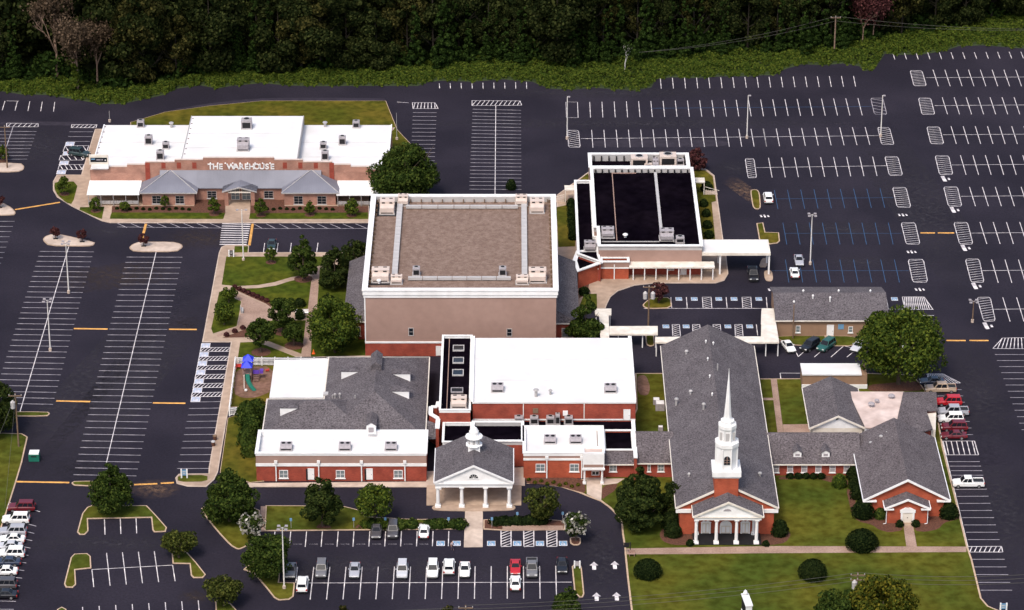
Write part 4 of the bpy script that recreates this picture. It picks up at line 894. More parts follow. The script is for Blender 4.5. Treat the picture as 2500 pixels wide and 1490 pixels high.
yk = W(b3(1925,1122)).y; pz_ = AT(b3(1800,942), yk)[1]; px0 = xw1+.05; px1 = AT(b4(78,942), yk)[0]; pyb = W(b3(2000,800), pz_+.5).y
o = MB().box(px0, px1, yk-.1, pyb, pz_, pz_+.55).build('drive_canopy', 'cream', bh)
MB().box(px0+.3, px1-.3, yk+.2, pyb-.3, pz_+.551, pz_+.6).build('canopy_top', 'white_roof', o)
for x in (AT(b3(1922,1000), yk)[0], AT(b4(66,1000), yk)[0]):
    for y in (yk+.35, pyb-.8): MB().box(x-.17, x+.17, y-.17, y+.17, .12, pz_-.002).build('canopy_post', 'white', o)
q = W(b3(690,1175)); cz = 2.7
o = MB().box(q.x-.3, q.x+3.1, q.y-.2, q.y+2.8, cz, cz+.25).build('entrance_canopy', 'cream', bh)
for dx in (-.1, 2.9): MB().box(q.x+dx-.09, q.x+dx+.09, q.y-.1, q.y+.1, .12, cz-.002).build('canopy_post', 'white', o)
# two stair porches at the sides
for s, (p, lab) in enumerate(((b3(560,470), 0), (b3(1735,400), 1))):
    q = W(p)
    o = MB().box(q.x-1.1, q.x+1.1, q.y, q.y+2.4, 2.9, 3.15).build('stair_canopy', 'cream', bh)
    for dx in (-.95, .95): MB().box(q.x+dx-.09, q.x+dx+.09, q.y+.1, q.y+.28, .12, 2.899).build('canopy_post', 'cream', o)
    for i in range(6): MB().box(*((q.x-1.6-i*.45, q.x-1.17-i*.45) if s == 0 else (q.x+1.17+i*.45, q.x+1.6+i*.45)), q.y+.2, q.y+1.8, .12, 1.0-i*.15).build('step', 'pale_concrete', o)
    MB().tube((q.x+(-1.2 if s == 0 else 1.2),q.y+.15,1.95), (q.x+(-4.2 if s == 0 else 4.2),q.y+.15,1.1), .06).build('handrail', 'cream', o)
# ---------------------------------------------------------------- the school wing on the left
yf = W((830,1175)).y; x0, zt = AT((624.5,1108), yf); x1 = AT((1040.5,1108), yf)[0]
sch = root_at('school_wing', (x0+x1)/2, yf, 'red brick school wing with white flat front roof and big grey hipped shingle roof behind', 'building')
ZE = zt-.9
yfe = W((640,1066), ZE).y
block(sch, rect(x0,x1,yf,yfe+.4), zt, 'brick', 'white_roof', ph=.9, t=.35, cop='white', ch=.2, out=.12, pw='white')
boxp(sch, 'band', 'stucco', x0-.03, x1+.03, yf-.05, yf-.002, AT((830,1131), yf)[1]+.01, zt-.35); boxp(sch, 'trim', 'white', x0-.06, x1+.06, yf-.14, yf-.003, AT((830,1138), yf)[1], AT((830,1131), yf)[1])
boxp(sch, 'cornice', 'white', x0-.06, x1+.06, yf-.12, yf-.003, zt-.345, zt-.002)
for px in (198, 585, 973, 1366):
    x, zz = AT(d2(px,140), yf); o = boxp(sch, 'downpipe', 'white', x-.1, x+.1, yf-.3, yf-.145, .13, zz-.2); boxp(sch, 'rain_head', 'white', x-.28, x+.28, yf-.4, yf-.143, zz-.2, zz+.35, o)
for px in (228, 742, 1265): winpx(sch, yf, d2(px,215), d2(px+82,287), nx=2, nz=2, pane='pane')
for px in (492, 1022):
    xa, za = AT(d2(px-22,205), yf); xb = AT(d2(px,205), yf)[0]; boxp(sch, 'door_recess', 'dark', xa, xb, yf-.02, yf-.002, .15, za); door(sch, yf, d2(px,205), d2(px+50,300))
for t, px in enumerate((290, 822, 1240)): unit(c2(px,1345), zt-.888, 2.1, 2.0, 1.0, 'low grey unit on the white roof of the school wing, '+('left one','middle one','right one')[t], kind='low')
S = .47
xB0 = W((640,1066), ZE).x; xN1 = W(c2(1557,1060), ZE).x; xN0 = W(c2(640,862), ZE).x
yBb = W(c2(110,872), ZE).y; yNb = W(c2(800,492), ZE).y
MB().box(xB0+.5, xN1-.5, yfe+.41, yBb-.5, 0, ZE-.19).build('wall', 'brick', sch); MB().box(xN0+.5, xN1-.5, yBb-.45, yNb-.5, 0, ZE-.19).build('wall', 'brick', sch)
o1, zr1 = hip(sch, xB0, xN0+9, yfe, yBb, ZE, S); o2, zr2 = hip(sch, xN0, xN1, yfe+.05, yNb, ZE+.02, S)
xrg = (xN0+xN1)/2; hw = (xN1-xN0)/2
MB().prism(rect(xrg-1.0,xrg+1.0,yNb-hw-4.5,yNb-hw+.5), zr2-.6, zr2+.5).build('ridge_box', 'shingle', sch)
MB().add([(xrg-1.1,yNb-hw-4.6,zr2+.5),(xrg+1.1,yNb-hw-4.6,zr2+.5),(xrg+1.1,yNb-hw+.6,zr2+.5),(xrg-1.1,yNb-hw+.6,zr2+.5),(xrg,yNb-hw-4.6,zr2+1.4),(xrg,yNb-hw+.6,zr2+1.4)], [(0,1,4),(1,2,5,4),(2,3,5),(3,0,4,5)]).build('ridge_box_roof', 'shingle', sch)
def dormer_x(root, p, s, xe, size=1.55):   # side-facing dormer; p = foot of its outer wall, s = -1 faces left
    y = None
    xo, z = AT(p, W(p, ZE+1.5).y)
    y = W(p, ZE+1.2).y; z0 = ZE+S*abs(W(p, ZE+1.2).x-xe); y = W(p, z0).y; xo = W(p, z0).x; z0 = ZE+S*abs(xo-xe)
    L_ = size/S
    o = MB().xz([(xo,z0-.1),(xo,z0+size),(xo-s*L_,z0+size)][::(1 if s < 0 else -1)], y, y+1.9).build('dormer', 'white', root)
    MB().box(min(xo+s*.2,xo-s*L_), max(xo+s*.2,xo-s*L_), y-.06, y+2.0, z0+size+.002, z0+size+.14).build('dormer_roof', 'shingle', o)
dormer_x(sch, c2(792,692), -1, xN0); dormer_x(sch, c2(1415,712), 1, xN1); dormer_x(sch, c2(1405,870), 1, xN1); dormer_x(sch, c2(238,1024), -1, xB0)
def dormer_front(root, p, z, w, h, m='white'):
    q = W(p, z); x, y = q.x, q.y
    o = MB().xz([(x-w/2,z-.2),(x+w/2,z-.2),(x+w/2,z+h),(x,z+h+w*.32),(x-w/2,z+h)], y, y+h/S+.4).build('dormer', m, root)
    b = MB(); t = w*.5+.15; 
    b.xz([(x-t,z+h-.06),(x,z+h+w*.33+.03),(x,z+h+w*.33+.14),(x-t,z+h+.05)], y-.12, y+h/S+1.2); b.xz([(x,z+h+w*.33+.03),(x+t,z+h-.06),(x+t,z+h+.05),(x,z+h+w*.33+.14)], y-.12, y+h/S+1.2)
    b.build('dormer_roof', 'shingle', o); MB().box(x-w*.28, x+w*.28, y-.03, y-.003, z+.15, z+h*.75).build('louvre', 'unit_grey', o)
zdf = ZE+1.0; dormer_front(sch, c2(1062,1178), zdf, 1.7, 1.5)
def onslope(p):
    z = ZE+.5
    for _ in range(15): z = ZE+S*max(0, W(p, z).y-yfe)+.05
    return W(p, z)
for pp in ([c2(150,1212),c2(210,1172),c2(718,1174),c2(720,1235),c2(150,1235)], [c2(721,1202),c2(1408,1202),c2(1455,1240),c2(721,1240)]):
    MB().add([tuple(onslope(p_)) for p_ in pp], [tuple(range(len(pp)))[::-1]]).build('roof_membrane', 'white_roof', sch)
# white flat roof over the back classrooms
zf = 4.0
MB().prism(GP([c2(198,530),c2(662,522),c2(640,862),c2(152,862)], zf), 0, zf-.002).build('flat_wing', 'brick', sch); MB().prism(inset(GP([c2(198,530),c2(662,522),c2(640,862),c2(152,862)], zf), -.15), zf, zf+.25).build('flat_roof', 'white_roof', sch)
q = W(c2(650,862), zf+.25); MB().box(q.x-.45, q.x+.45, q.y, q.y+1.2, zf+.252, zf+1.0).build('vent_box', 'duct', sch)
for t, p in enumerate((c2(712,858), c2(735,862), c2(778,858), c2(918,862))):
    xx = W(p, ZE+2).x; vent(p, ZE+S*(xx-xN0) if xx < xrg else ZE+2, .13, .6, 'thin vent pipe on the left slope of the school roof, '+('first of three','middle of three','third of three','alone further right')[t], cap=t in (1,2))
# lower shingled corner and the white zigzag parapet beside the black roofs
polyroof(sch, [[(c2(1555,1058),ZE),(c2(1652,1092),ZE),(c2(1645,1232),ZE-1.2),(c2(1450,1240),ZE-1.2)]], 'shingle', 'corner_roof')
# ---------------------------------------------------------------- gymnasium cluster in the middle
yF = W((1380,1168)).y; fx0, fz = AT(c3(142,1360), yF); fx1 = AT(c3(700,1360), yF)[0]; fx2 = AT(c3(872,1300), yF)[0]
gym = root_at('gymnasium', (fx0+fx1)/2, yF, 'brick gymnasium group with broad white roof, black lower roofs and white parapets', 'building')
yG = W((1350,1026), 4.3).y; gx0, gz = AT(c2(1980,897), yG); gx1 = AT(c3(1157,895), yG)[0]; yGb = W((1350,826), gz).y
MB().box(gx0, gx1, yG, yGb, 0, gz-.25).build('wall', 'brick', gym); MB().box(gx0-.08, gx1+.08, yG-.15, yGb, gz-.249, gz+.05).build('roof', 'white_roof', gym)
MB().box(gx1-.55, gx1+.1, yG, yGb, gz+.051, gz+.5).build('parapet', 'white', gym); MB().box(gx0-.35, gx0+.15, yG, yGb, gz+.051, gz+.5).build('parapet', 'white', gym)
for i in (.33,.66): boxp(gym, 'roof_seam', 'duct', gx0+.5, gx1-.8, yG+(yGb-yG)*i-.04, yG+(yGb-yG)*i+.04, gz+.051, gz+.07)
boxp(gym, 'trim', 'white', gx0, gx1, yG-.1, yG-.003, 4.3, 4.55)
for px in (140, 690): x = AT(c3(px,1000), yG)[0]; boxp(gym, 'downpipe', 'pole_white', x-.08, x+.08, yG-.12, yG-.003, 4.56, gz-.3)
door(gym, yG, c3(1052,968), c3(1103,1062)); x, z = AT(c3(520,995), yG); boxp(gym, 'wall_box', 'white', x-.45, x+.45, yG-.2, yG-.003, z-.5, z+.45)
x, z = AT(c3(250,975), yG); boxp(gym, 'wall_louvre', 'wood_pole', x-.5, x+.5, yG-.1, yG-.003, z-.5, z+.5)
unit(c2(2205,815), gz+.05, 2.2, 2.2, 1.1, 'low grey unit on the left of the broad white gymnasium roof', kind='low'); unit(c3(930,820), gz+.05, 2.2, 2.2, 1.1, 'low grey unit on the right of the broad white gymnasium roof', kind='low')
vent(c3(255,848), gz+.05, .28, 1.2, 'leaning grey flue on the white gymnasium roof, left of the pair'); vent(c3(385,830), gz+.05, .2, .7, 'short grey flue on the white gymnasium roof, right of the pair')
# black strip roof left of it
zs = gz-.7; sx0 = W(c2(1690,700), zs).x; sy0 = W(c2(1700,972), zs).y; sy1 = W(c2(1850,295), zs).y
block(gym, rect(sx0,gx0-.4,sy0,sy1), zs, 'brick', 'black_roof', ph=.5, t=.25, cop='white', ch=.14, out=.06, pw='white')
zs_ = zs-.5+.012
for (u0, u1, v0, v1) in ((1800,1905,380,428),(1798,1902,490,540),(1795,1900,600,652),(1782,1895,765,806)):
    p, q = W(c2(u0,v1), zs_+.25), W(c2(u1,v0), zs_+.25); o = ringmb(rect(p.x,q.x,p.y,q.y), .15, zs_, zs_+.28).build('skylight', 'duct' if v0 < 700 else 'unit_grey', gym)
    MB().box(p.x+.2, q.x-.2, p.y+.2, q.y-.2, zs_, zs_+.2).build('skylight_pane', 'glass' if v0 < 700 else 'dark', o)
q = W(c2(1760,600), zs_); MB().box(q.x-.07, q.x+.07, sy0+.6, sy1-.5, zs_, zs_+.14).build('roof_pipe', 'stucco', gym)
unit(c2(1855,962), zs_, 2.9, 2.6, 1.7, 'beige packaged unit at the front of the narrow black roof', 'unit_beige', 'pkg')
zs2 = fz-.3; xs = W(c2(1712,1150), zs2).x; yS = W(c2(1850,1262), zs2).y
block(gym, rect(xs,gx0-.1,yS,sy0-.05), zs2, 'brick', 'black_roof', ph=.5, t=.25, cop='white', ch=.16, out=.08, pw='white')
zz = [c2(1672,900),c2(1660,945),c2(1603,945),c2(1600,1010),c2(1668,1050),c2(1660,1140)]
for i in range(len(zz)-1):
    p, q = W(zz[i], zs2+.6), W(zz[i+1], zs2+.6)
    MB().prism([tuple(Vector(v)[:2]) for v in qline(p, q, .55, 0)], 0, zs2+.6).build('zigzag_wall', 'brick', gym); MB().prism([tuple(Vector(v)[:2]) for v in qline(p, q, .8, 0)], zs2+.602+i*.003, zs2+.8+i*.003).build('zigzag_coping', 'white', gym)
# front wing with the white roof
yFb = W(c3(400,1120), fz).y
block(gym, rect(fx0,fx2,yF,yFb), fz, 'brick_orange', 'white_roof', ph=.6, t=.35, cop='white', ch=.18, out=.12, pw='white')
boxp(gym, 'cornice', 'white', fx0-.05, fx1, yF-.12, yF-.003, fz-.5, fz-.002); zb1 = AT(c3(300,1405), yF)[1]
boxp(gym, 'band', 'stucco', fx0-.02, fx1, yF-.05, yF-.002, zb1, fz-.501); boxp(gym, 'trim', 'white', fx0-.05, fx1, yF-.14, yF-.003, zb1-.4, zb1-.001)
for px in (352, 668): x = AT(d3(px,200), yF)[0]; o = boxp(gym, 'downpipe', 'white', x-.1, x+.1, yF-.3, yF-.145, .15, zb1); boxp(gym, 'rain_head', 'white', x-.3, x+.3, yF-.36, yF-.143, zb1+.001, zb1+.45, o)
winpx(gym, yF, d3(252,158), d3(337,228), nx=2, nz=2, pane='pane'); winpx(gym, yF, d3(560,158), d3(643,228), nx=2, nz=2, pane='pane')
unit(c3(382,1280), fz-.588, 2.1, 2.0, 1.0, 'low grey unit on the front white roof, left one of the close pair', kind='low'); unit(c3(615,1280), fz-.588, 2.1, 2.0, 1.0, 'low grey unit on the front white roof, right one of the close pair', kind='low')
MB().box(W(c3(808,1200), fz-.58).x-.05, W(c3(808,1200), fz-.58).x+.05, yF+1, yFb-.5, fz-.588, fz-.5).build('roof_pipe', 'wood_pole', gym)
# black roofs between
block(gym, rect(gx0+.02,fx0-.02,W(c2(2200,1255), fz).y,yG-2.2), fz, 'brick', 'black_roof', ph=.7, t=.35, cop='white', ch=.18, out=.1, pw='duct')
MB().box(gx0+.02, gx1, yFb+.05, yG-.02, 0, 4.0).build('low_roof', ['black_roof'], gym)
zrb = 4.0; xB1 = AT(c3(1142,1330), W(c3(1000,1335), zrb+.3).y)[0]
block(gym, rect(fx2+.05,xB1,W(c3(1000,1335), zrb+.3).y,yFb), zrb+.3, 'brick', 'black_roof', ph=.3, t=.3, cop='white', ch=.16, out=.08)
p, q = W(c3(1162,1405), 4.6), W(c3(1135,1070), 4.6); MB().prism([(p.x-.35,p.y),(p.x+.15,p.y),(p.x+.15,q.y),(p.x-.35,q.y)], 0, 4.6).build('party_wall', 'brick', gym); MB().prism([(p.x-.45,p.y-.1),(p.x+.25,p.y-.1),(p.x+.25,q.y),(p.x-.45,q.y)], 4.602, 4.8).build('party_coping', 'white', gym)
for t, px in enumerate((98, 238, 385, 450, 550)): unit(c3(px,1105), 4.0, 1.5 if t != 3 else .8, 1.3, 1.4 if t != 3 else 1.9, 'grey machine in the row below the gymnasium brick wall, '+('first','second','third','narrow fourth','fifth')[t]+' from the left', kind='fan')
# pent roof and low wall to the right of it
yP = W(d3(1000,285)).y; pz0 = AT(d3(1000,152), yP)[1]; pxa, pxb = AT(d3(872,152), yP)[0], p.x-.36
yPt = W(c3(1000,1345), zrb).y
MB().yz([(yP-.5,pz0),(yPt,zrb+.25),(yPt,zrb+.1),(yP-.5,pz0-.15)], pxa, pxb).build('pent_roof', 'shingle_brown', gym); boxp(gym, 'wall', 'brick', pxa, pxb, yP, yPt, 0, pz0-.1); boxp(gym, 'gutter', 'cream', pxa, pxb, yP-.64, yP-.502, pz0-.15, pz0+.05)
winpx(gym, yP, d3(920,165), d3(985,228), nx=2, nz=2, pane='pane')
# small white entrance porch
y7 = W(d3(770,352)).y; ax0, az1 = AT(d3(680,62), y7); ax1, az0 = AT(d3(872,215), y7)
block_p = rect(ax0,ax1,y7,yF-.02)
MB().prism(block_p, az0, az1-.4).build('porch_box', 'white', gym); MB().prism(inset(block_p,.3), az1-.4, az1-.38).build('porch_roof', 'pink_roof', gym); ringmb(block_p, .3, az1-.4, az1).build('porch_parapet', 'white', gym)
boxp(gym, 'band', 'stucco', ax0+.15, ax1-.15, y7-.05, y7-.002, az0+.55, az0+1.1); boxp(gym, 'trim', 'white', ax0-.12, ax1+.12, y7-.14, y7-.003, az0+.02, az0+.4)
for px in (694, 854): column(gym, AT(d3(px,250), y7)[0], y7+.35, .15, az0-.002, .2)
yd_ = yF-.001; winpx(gym, yd_, d3(758,222), d3(828,262), nx=2, nz=1, pane='glass', sill=False)
# ---------------------------------------------------------------- entrance portico with cupola
yp = W((1150,1240)).y; xa, ze = AT(h1(195,962), yp-.2); xb = AT(h1(1440,962), yp-.2)[0]; xm = (xa+xb)/2
por = root_at('entrance_portico', xm, yp, 'white columned drive-through portico with grey gabled roof and small cupola', 'portico')
zap = AT(h1(815,678), yp-.2)[1]-.25; ypb = W(h1(212,415), ze+.2).y
zc0 = AT(h1(800,1030), yp)[1]
roof_ns(por, xa, xb, yp-.3, ypb, ze, zap, 'shingle', .2, 'white', .35)
MB().xz([(xa+.6,ze+.02),(xb-.6,ze+.02),(xm,zap-.22)], yp-.05, yp+.15).build('pediment', 'white', por)
boxp(por, 'entablature', 'white', xa+.15, xb-.15, yp-.15, yp+.55, zc0, ze+.018); boxp(por, 'cornice', 'white', xa, xb, yp-.38, yp-.151, ze-.25, ze-.02)
for x in (xa+.15, xb-.65): boxp(por, 'side_beam', 'white', x, x+.5, yp+.56, ypb, zc0, ze-.02)
boxp(por, 'soffit', 'white', xa+.66, xb-.66, yp+.56, ypb, ze-.25, ze-.1)
for px in (252, 627, 1003, 1378):
    for yy in ((yp+.25, yp+(ypb-yp)*.55, ypb-.5) if px in (252,1378) else (yp+.25,)): column(por, AT(h1(px,1150), yp)[0], yy, .13, zc0-.002, .33)
x, z = AT(h1(815,890), yp-.06); b = MB(); b.xz([(x+.78*math.cos(i*math.pi/10),z+.75*math.sin(i*math.pi/10)) for i in range(11)], yp-.1, yp-.052); o = b.build('lunette', 'glass', por)
b = MB(); b.box(x-.9, x+.9, yp-.16, yp-.101, z-.1, z-.002)
for i in range(1, 5): b.tube((x,yp-.12,z), (x+.75*math.cos(i*math.pi/5),yp-.12,z+.72*math.sin(i*math.pi/5)), .03, n=4)
b.build('lunette_bars', 'white', o)
q = W(h1(815,690), zap); cy_ = W(h1(818,440), zap+.1).y+.9
cz = zap-.35
b = MB().box(xm-1.05, xm+1.05, cy_-1.05, cy_+1.05, cz-.3, cz+.95); cu = b.build('cupola_base', 'white', por)
MB().lathe([(1.5,cz+.951),(1.55,cz+1.15),(1.2,cz+1.3)], xm, cy_, 8, ph=R(22.5)).build('cupola_ledge', 'white', cu)
MB().lathe([(1.15,cz+1.301),(1.15,cz+2.5)], xm, cy_, 8, ph=R(22.5)).build('lantern', 'white', cu)
for i in range(3): a = R(270-45+45*i); MB().box(xm+1.08*math.cos(a)-.22, xm+1.08*math.cos(a)+.22, cy_+1.08*math.sin(a)-.05, cy_+1.08*math.sin(a)+.05, cz+1.5, cz+2.25).build('louvre', 'duct', cu)
MB().lathe([(1.55,cz+2.501),(1.6,cz+2.65),(1.5,cz+2.8),(.9,cz+3.0),(.85,cz+3.7),(.5,cz+4.3),(.1,cz+4.6),(.03,cz+5.1)], xm, cy_, 12).build('cupola_dome', 'white', cu)
# ---------------------------------------------------------------- the church
yf = W((1770,1306)).y; xa, ze = AT((1650,1240), yf); xb = AT((1900,1240), yf)[0]; xm = (xa+xb)/2; zr = AT((1775,1184), yf)[1]
chu = root_at('church', xm, yf, 'red brick church with long grey shingle roof, white steeple and white columned porch', 'church')
yb = W((1728,795), zr).y
roof_ns(chu, xa, xb, yf-.25, yb, ze, zr, 'shingle', .22, 'cream', .3)
wx0, wx1 = xa+.7, xb-.7
MB().box(wx0, wx1, yf, yb-.4, 0, ze-.02).build('wall', 'brick_orange', chu)
MB().xz([(wx0,ze-.019),(wx1,ze-.019),(xm,zr-.15-.3)], yf, yf+.3).build('gable_wall', 'brick_orange', chu); MB().xz([(wx0,ze-.019),(wx1,ze-.019),(xm,zr-.45)], yb-.7, yb-.4).build('gable_wall', 'brick', chu)
for s in (0, 1):
    x0_, x1_ = (xa, AT(d3(1660,560), yf)[0]) if s == 0 else (AT(d3(2300,560), yf)[0], xb); boxp(chu, 'cornice', 'white', x0_, x1_, yf-.3, yf-.003, ze-.85, ze-.2)
ypc = W((1770,1331)).y; pa, pe = AT(d3(1690,632), ypc); pb = AT(d3(2300,632), ypc)[0]; pm = (pa+pb)/2; pr = AT(d3(1995,497), ypc)[1]-.2
zc0 = AT(d3(1995,662), ypc)[1]
roof_ns(chu, pa-.25, pb+.25, ypc-.45, yf-.05, pe, pr+.12, 'shingle', .2, 'cream', .3)
MB().xz([(pa+.25,pe+.02),(pb-.25,pe+.02),(pm,pr-.12)], ypc-.2, ypc).build('pediment', 'white', chu); boxp(chu, 'entablature', 'white', pa+.05, pb-.05, ypc-.3, ypc+.35, zc0, pe-.02); boxp(chu, 'cornice', 'cream', pa-.2, pb+.2, ypc-.5, ypc-.302, pe-.12, pe+.015)
boxp(chu, 'porch_ceiling', 'white', pa+.3, pb-.3, ypc+.36, yf-.01, pe-.3, pe-.1)
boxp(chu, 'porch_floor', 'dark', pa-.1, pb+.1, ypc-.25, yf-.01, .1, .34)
for px in (1705, 1888, 2070, 2252): column(chu, AT(d3(px,780), ypc)[0], ypc+.1, .342, zc0-.002, .3)
for px in (1720, 2236): column(chu, AT(d3(px,780), ypc)[0], yf-.35, .342, zc0-.002, .24)
x, z = AT(d3(1988,588), ypc-.2); MB().xz([(x+.7*math.cos(i*math.pi/8),z+.45*math.sin(i*math.pi/8)) for i in range(9)], ypc-.24, ypc-.202).build('lunette', 'unit_grey', chu)
for px0, px1, big in ((1748,1836,0),(1918,2026,1),(2106,2192,0)):
    xA, xB = AT(d3(px0,750), yf-.05)[0], AT(d3(px1,750), yf-.05)[0]; zT = AT(d3(px0,690 if not big else 715), yf-.05)[1]; xM = (xA+xB)/2; rr = (xB-xA)/2
    b = MB().box(xA, xA+.22, yf-.2, yf-.003, .34, zT).box(xB-.22, xB, yf-.2, yf-.003, .34, zT)
    if big: b.xz([(xM+rr*math.cos(i*math.pi/12),zT+rr*.9*math.sin(i*math.pi/12)) for i in range(13)], yf-.2, yf-.003)
    else: b.xz([(xA-.1,zT),(xB+.1,zT),(xM+.35,zT+.45),(xM,zT+.2),(xM-.35,zT+.45)], yf-.2, yf-.003)
    dr = b.build('door_surround', 'white', chu)
    for s in (-1, 1):
        xl_, xh_ = (xA+.23, xM-.015) if s < 0 else (xM+.015, xB-.23)
        o = boxp(chu, 'door_leaf', 'cream', xl_, xh_, yf-.1, yf-.003, .35, zT-.002, dr)
    boxp(chu, 'door_panel', 'white', xA+.35, xM-.12, yf-.115, yf-.101, .6, zT-.3, dr); boxp(chu, 'door_panel', 'white', xM+.12, xB-.35, yf-.115, yf-.101, .6, zT-.3, dr)
# steeple
yt = yf-.62; ta, tz = AT(d3(1872,288), yt); tb = AT(d3(2090,288), yt)[0]; tm = (ta+tb)/2; tw = tb-ta; yc = yt+tw/2
boxp(chu, 'tower_base', 'brick_orange', ta, tb, yt, yt+tw, ze, tz-.002)
zq = TL(1640,890,270/890.)
sA, sB = AT(zq(325,880), yt-.2)[0], AT(zq(557,880), yt-.2)[0]; hw = (sB-sA)/2; z_a, z_b = tz, AT(zq(440,866), yt-.2)[1]
o = MB().box(tm-hw+.25, tm+hw-.25, yt-.08, yt+tw+.08, z_a, z_a+.3).box(tm-hw, tm+hw, yt-.28, yt+tw+.28, z_a+.301, z_b).build('steeple_plinth', 'white', chu)
tiers = [('belfry', 362,530,822,690,1.75), ('belfry_cornice', 354,541,690,648,1.9), ('lantern', 388,513,652,540,1.3), ('lantern_cornice', 381,523,540,500,1.45), ('spire_drum', 400,506,500,468,1.1)]
prev = z_b
for nm, u0, u1, v0, v1, rr in tiers:
    r_ = (AT(zq(u1,v0), yc)[0]-AT(zq(u0,v0), yc)[0])/2/math.cos(R(22.5)); zt_ = AT(zq(440,v1), yc-r_*.92)[1]
    pr_ = [(r_,prev+.002),(r_,zt_)] if 'cornice' not in nm else [(r_*.9,prev+.002),(r_,prev+.25),(r_,zt_-.15),(r_*.88,zt_)]
    o = MB().lathe(pr_, tm, yc, 8, ph=R(22.5)).build(nm, 'white', chu)
    if nm in ('belfry', 'lantern'):
        for i in range(8):
            a = R(22.5+45*i); MB().tube((tm+r_*math.cos(a),yc+r_*math.sin(a),prev+.01), (tm+r_*math.cos(a),yc+r_*math.sin(a),zt_-.02), .14, n=6).build('corner_post', 'white', o)
    if nm == 'belfry':
        yy = yc-r_*math.cos(R(22.5)); zb_, zt2 = AT(zq(440,808), yy)[1], AT(zq(440,762), yy)[1]
        MB().xz([(tm-.52,zb_),(tm+.52,zb_),(tm+.52,zt2)]+[(tm+.52*math.cos(i*math.pi/8),zt2+.52*math.sin(i*math.pi/8)) for i in range(1,8)]+[(tm-.52,zt2)], yy-.09, yy-.003).build('belfry_window', 'glass', o)
        b = MB().box(tm-.05, tm+.05, yy-.13, yy-.091, zb_, zt2+.5)
        for i in (1, 2): b.box(tm-.52, tm+.52, yy-.125, yy-.092, zb_+(zt2-zb_)*i/2.4-.03, zb_+(zt2-zb_)*i/2.4+.03)
        b.build('window_bars', 'stucco', o)
    if nm == 'lantern':
        for i in (-1, 0, 1):
            a = R(270+45*i); k = r_*math.cos(R(22.5))+.02; cx_, cy2 = tm+k*math.cos(a), yc+k*math.sin(a)
            MB().box(cx_-.3, cx_+.3, cy2-.05, cy2+.05, prev+.4, zt_-.4).build('louvre', 'duct', o)
    prev = zt_
r_ = (AT(zq(486,455), yc)[0]-AT(zq(421,455), yc)[0])/2
zs_t = AT(zq(465,40), yc)[1]
MB().lathe([(r_*1.25,prev+.002),(r_,prev+.5),(r_*.66,prev+(zs_t-prev)*.36),(r_*.3,prev+(zs_t-prev)*.72),(.05,zs_t-.4),(.02,zs_t+.2)], tm, yc, 8, ph=R(22.5)).build('spire', 'white', chu)
def rz(p):                            # height of the church roof under a pixel
    z = zr
    for _ in range(12): z = zr+.22-(zr-ze)*min(1, abs(W(p, z).x-xm)/((xb-xa)/2))
    return z
for t, (p, r_, h_, cap, m_) in enumerate(((c3(1617,460),.2,.4,1,'duct'),(c3(1898,608),.12,1.3,0,'galv'),(c3(1655,822),.2,.4,1,'duct'),(c3(1525,925),.22,1.1,1,'galv'),(c3(1772,962),.2,.9,1,'galv'),(c3(1810,520),.1,.25,1,'white'),(c3(1828,677),.1,.25,1,'white'),(c3(1793,362),.1,.25,1,'white'),(c3(1860,378),.1,.25,1,'white'),(d3(1640,270),.15,.3,1,'duct'),(d3(2282,268),.2,.4,1,'galv'),(c3(1850,840),.1,.25,1,'white'))):
    vent(p, rz(p), r_, h_, ['round pale vent at upper left of the church roof','tall thin pipe at upper middle of the church roof','round pale vent at middle left of the church roof','double-capped flue near the left eave of the church roof','capped flue left of the spire on the church roof','tiny white vent near the ridge, second from the back','tiny white vent near the ridge, third from the back','tiny vent at the back of the church ridge, left','tiny white vent near the back of the church ridge, right one','small vent on the church roof left of the steeple','small vent on the church roof right of the steeple','tiny white vent just left of the spire'][t], m_, bool(cap))
# link between gymnasium and church
yL = W(d3(1300,285)).y; lz = AT(d3(1300,150), yL)[1]; lx1 = wx0-.02
lx0 = AT(d3(1165,200), yL)[0]; hd = solve_half(yL-.4, lz, .5, c3(1300,1172)[1], lx0)
lnk = root_at('link_corridor', (lx0+lx1)/2, yL, 'low brick link with brown shingle roof between gymnasium and church', 'building')
roof_ew(lnk, lx0, lx1, yL-.4, yL-.4+2*hd, lz, lz+.5*hd, 'shingle_brown'); boxp(lnk, 'wall', 'brick', lx0, lx1, yL, yL+2*hd-.8, 0, lz-.06)
for a_, b_ in ((1265,1292),(1357,1415)): winpx(lnk, yL, d3(a_,163), d3(b_,228), nx=1 if b_-a_ < 40 else 2, nz=2, pane='pane')
# ---------------------------------------------------------------- east wing
yE = W(d4(400,270)).y; ez = AT(d4(400,160), yE)[1]; ex0 = wx1+.02; ex1 = AT(d4(900,200), yE)[0]; hd = solve_half(yE-.4, ez, .5, c4(500,1182)[1], ex1)
eas = root_at('east_wing', ex1, yE, 'low red brick wing with grey shingle roofs, white gable boards and brick porch', 'building')
roof_ew(eas, ex0, ex1, yE-.4, yE-.4+2*hd, ez, ez+.5*hd, 'shingle_brown'); boxp(eas, 'wall', 'brick', ex0, ex1, yE, yE+2*hd-.8, 0, ez-.06)
for px in (130, 256, 384, 512, 640, 768): winpx(eas, yE, d4(px-25,166), d4(px+25,236), nx=1, nz=2, pane='unit_grey')
S_keep, S = S, .5
for px in (322, 578): dormer_front(eas, c4(px,1392), ez+.95, 1.4, .8)
S = S_keep
y1_ = W(d4(1100,640)).y; ga, gz_ = AT(d4(918,482), y1_); gb = AT(d4(1702,482), y1_)[0]; gm = (ga+gb)/2; gr_ = AT(d4(1315,288), y1_)[1]-.2; gyb = W(c4(1213,1072), gr_+.2).y+1.5
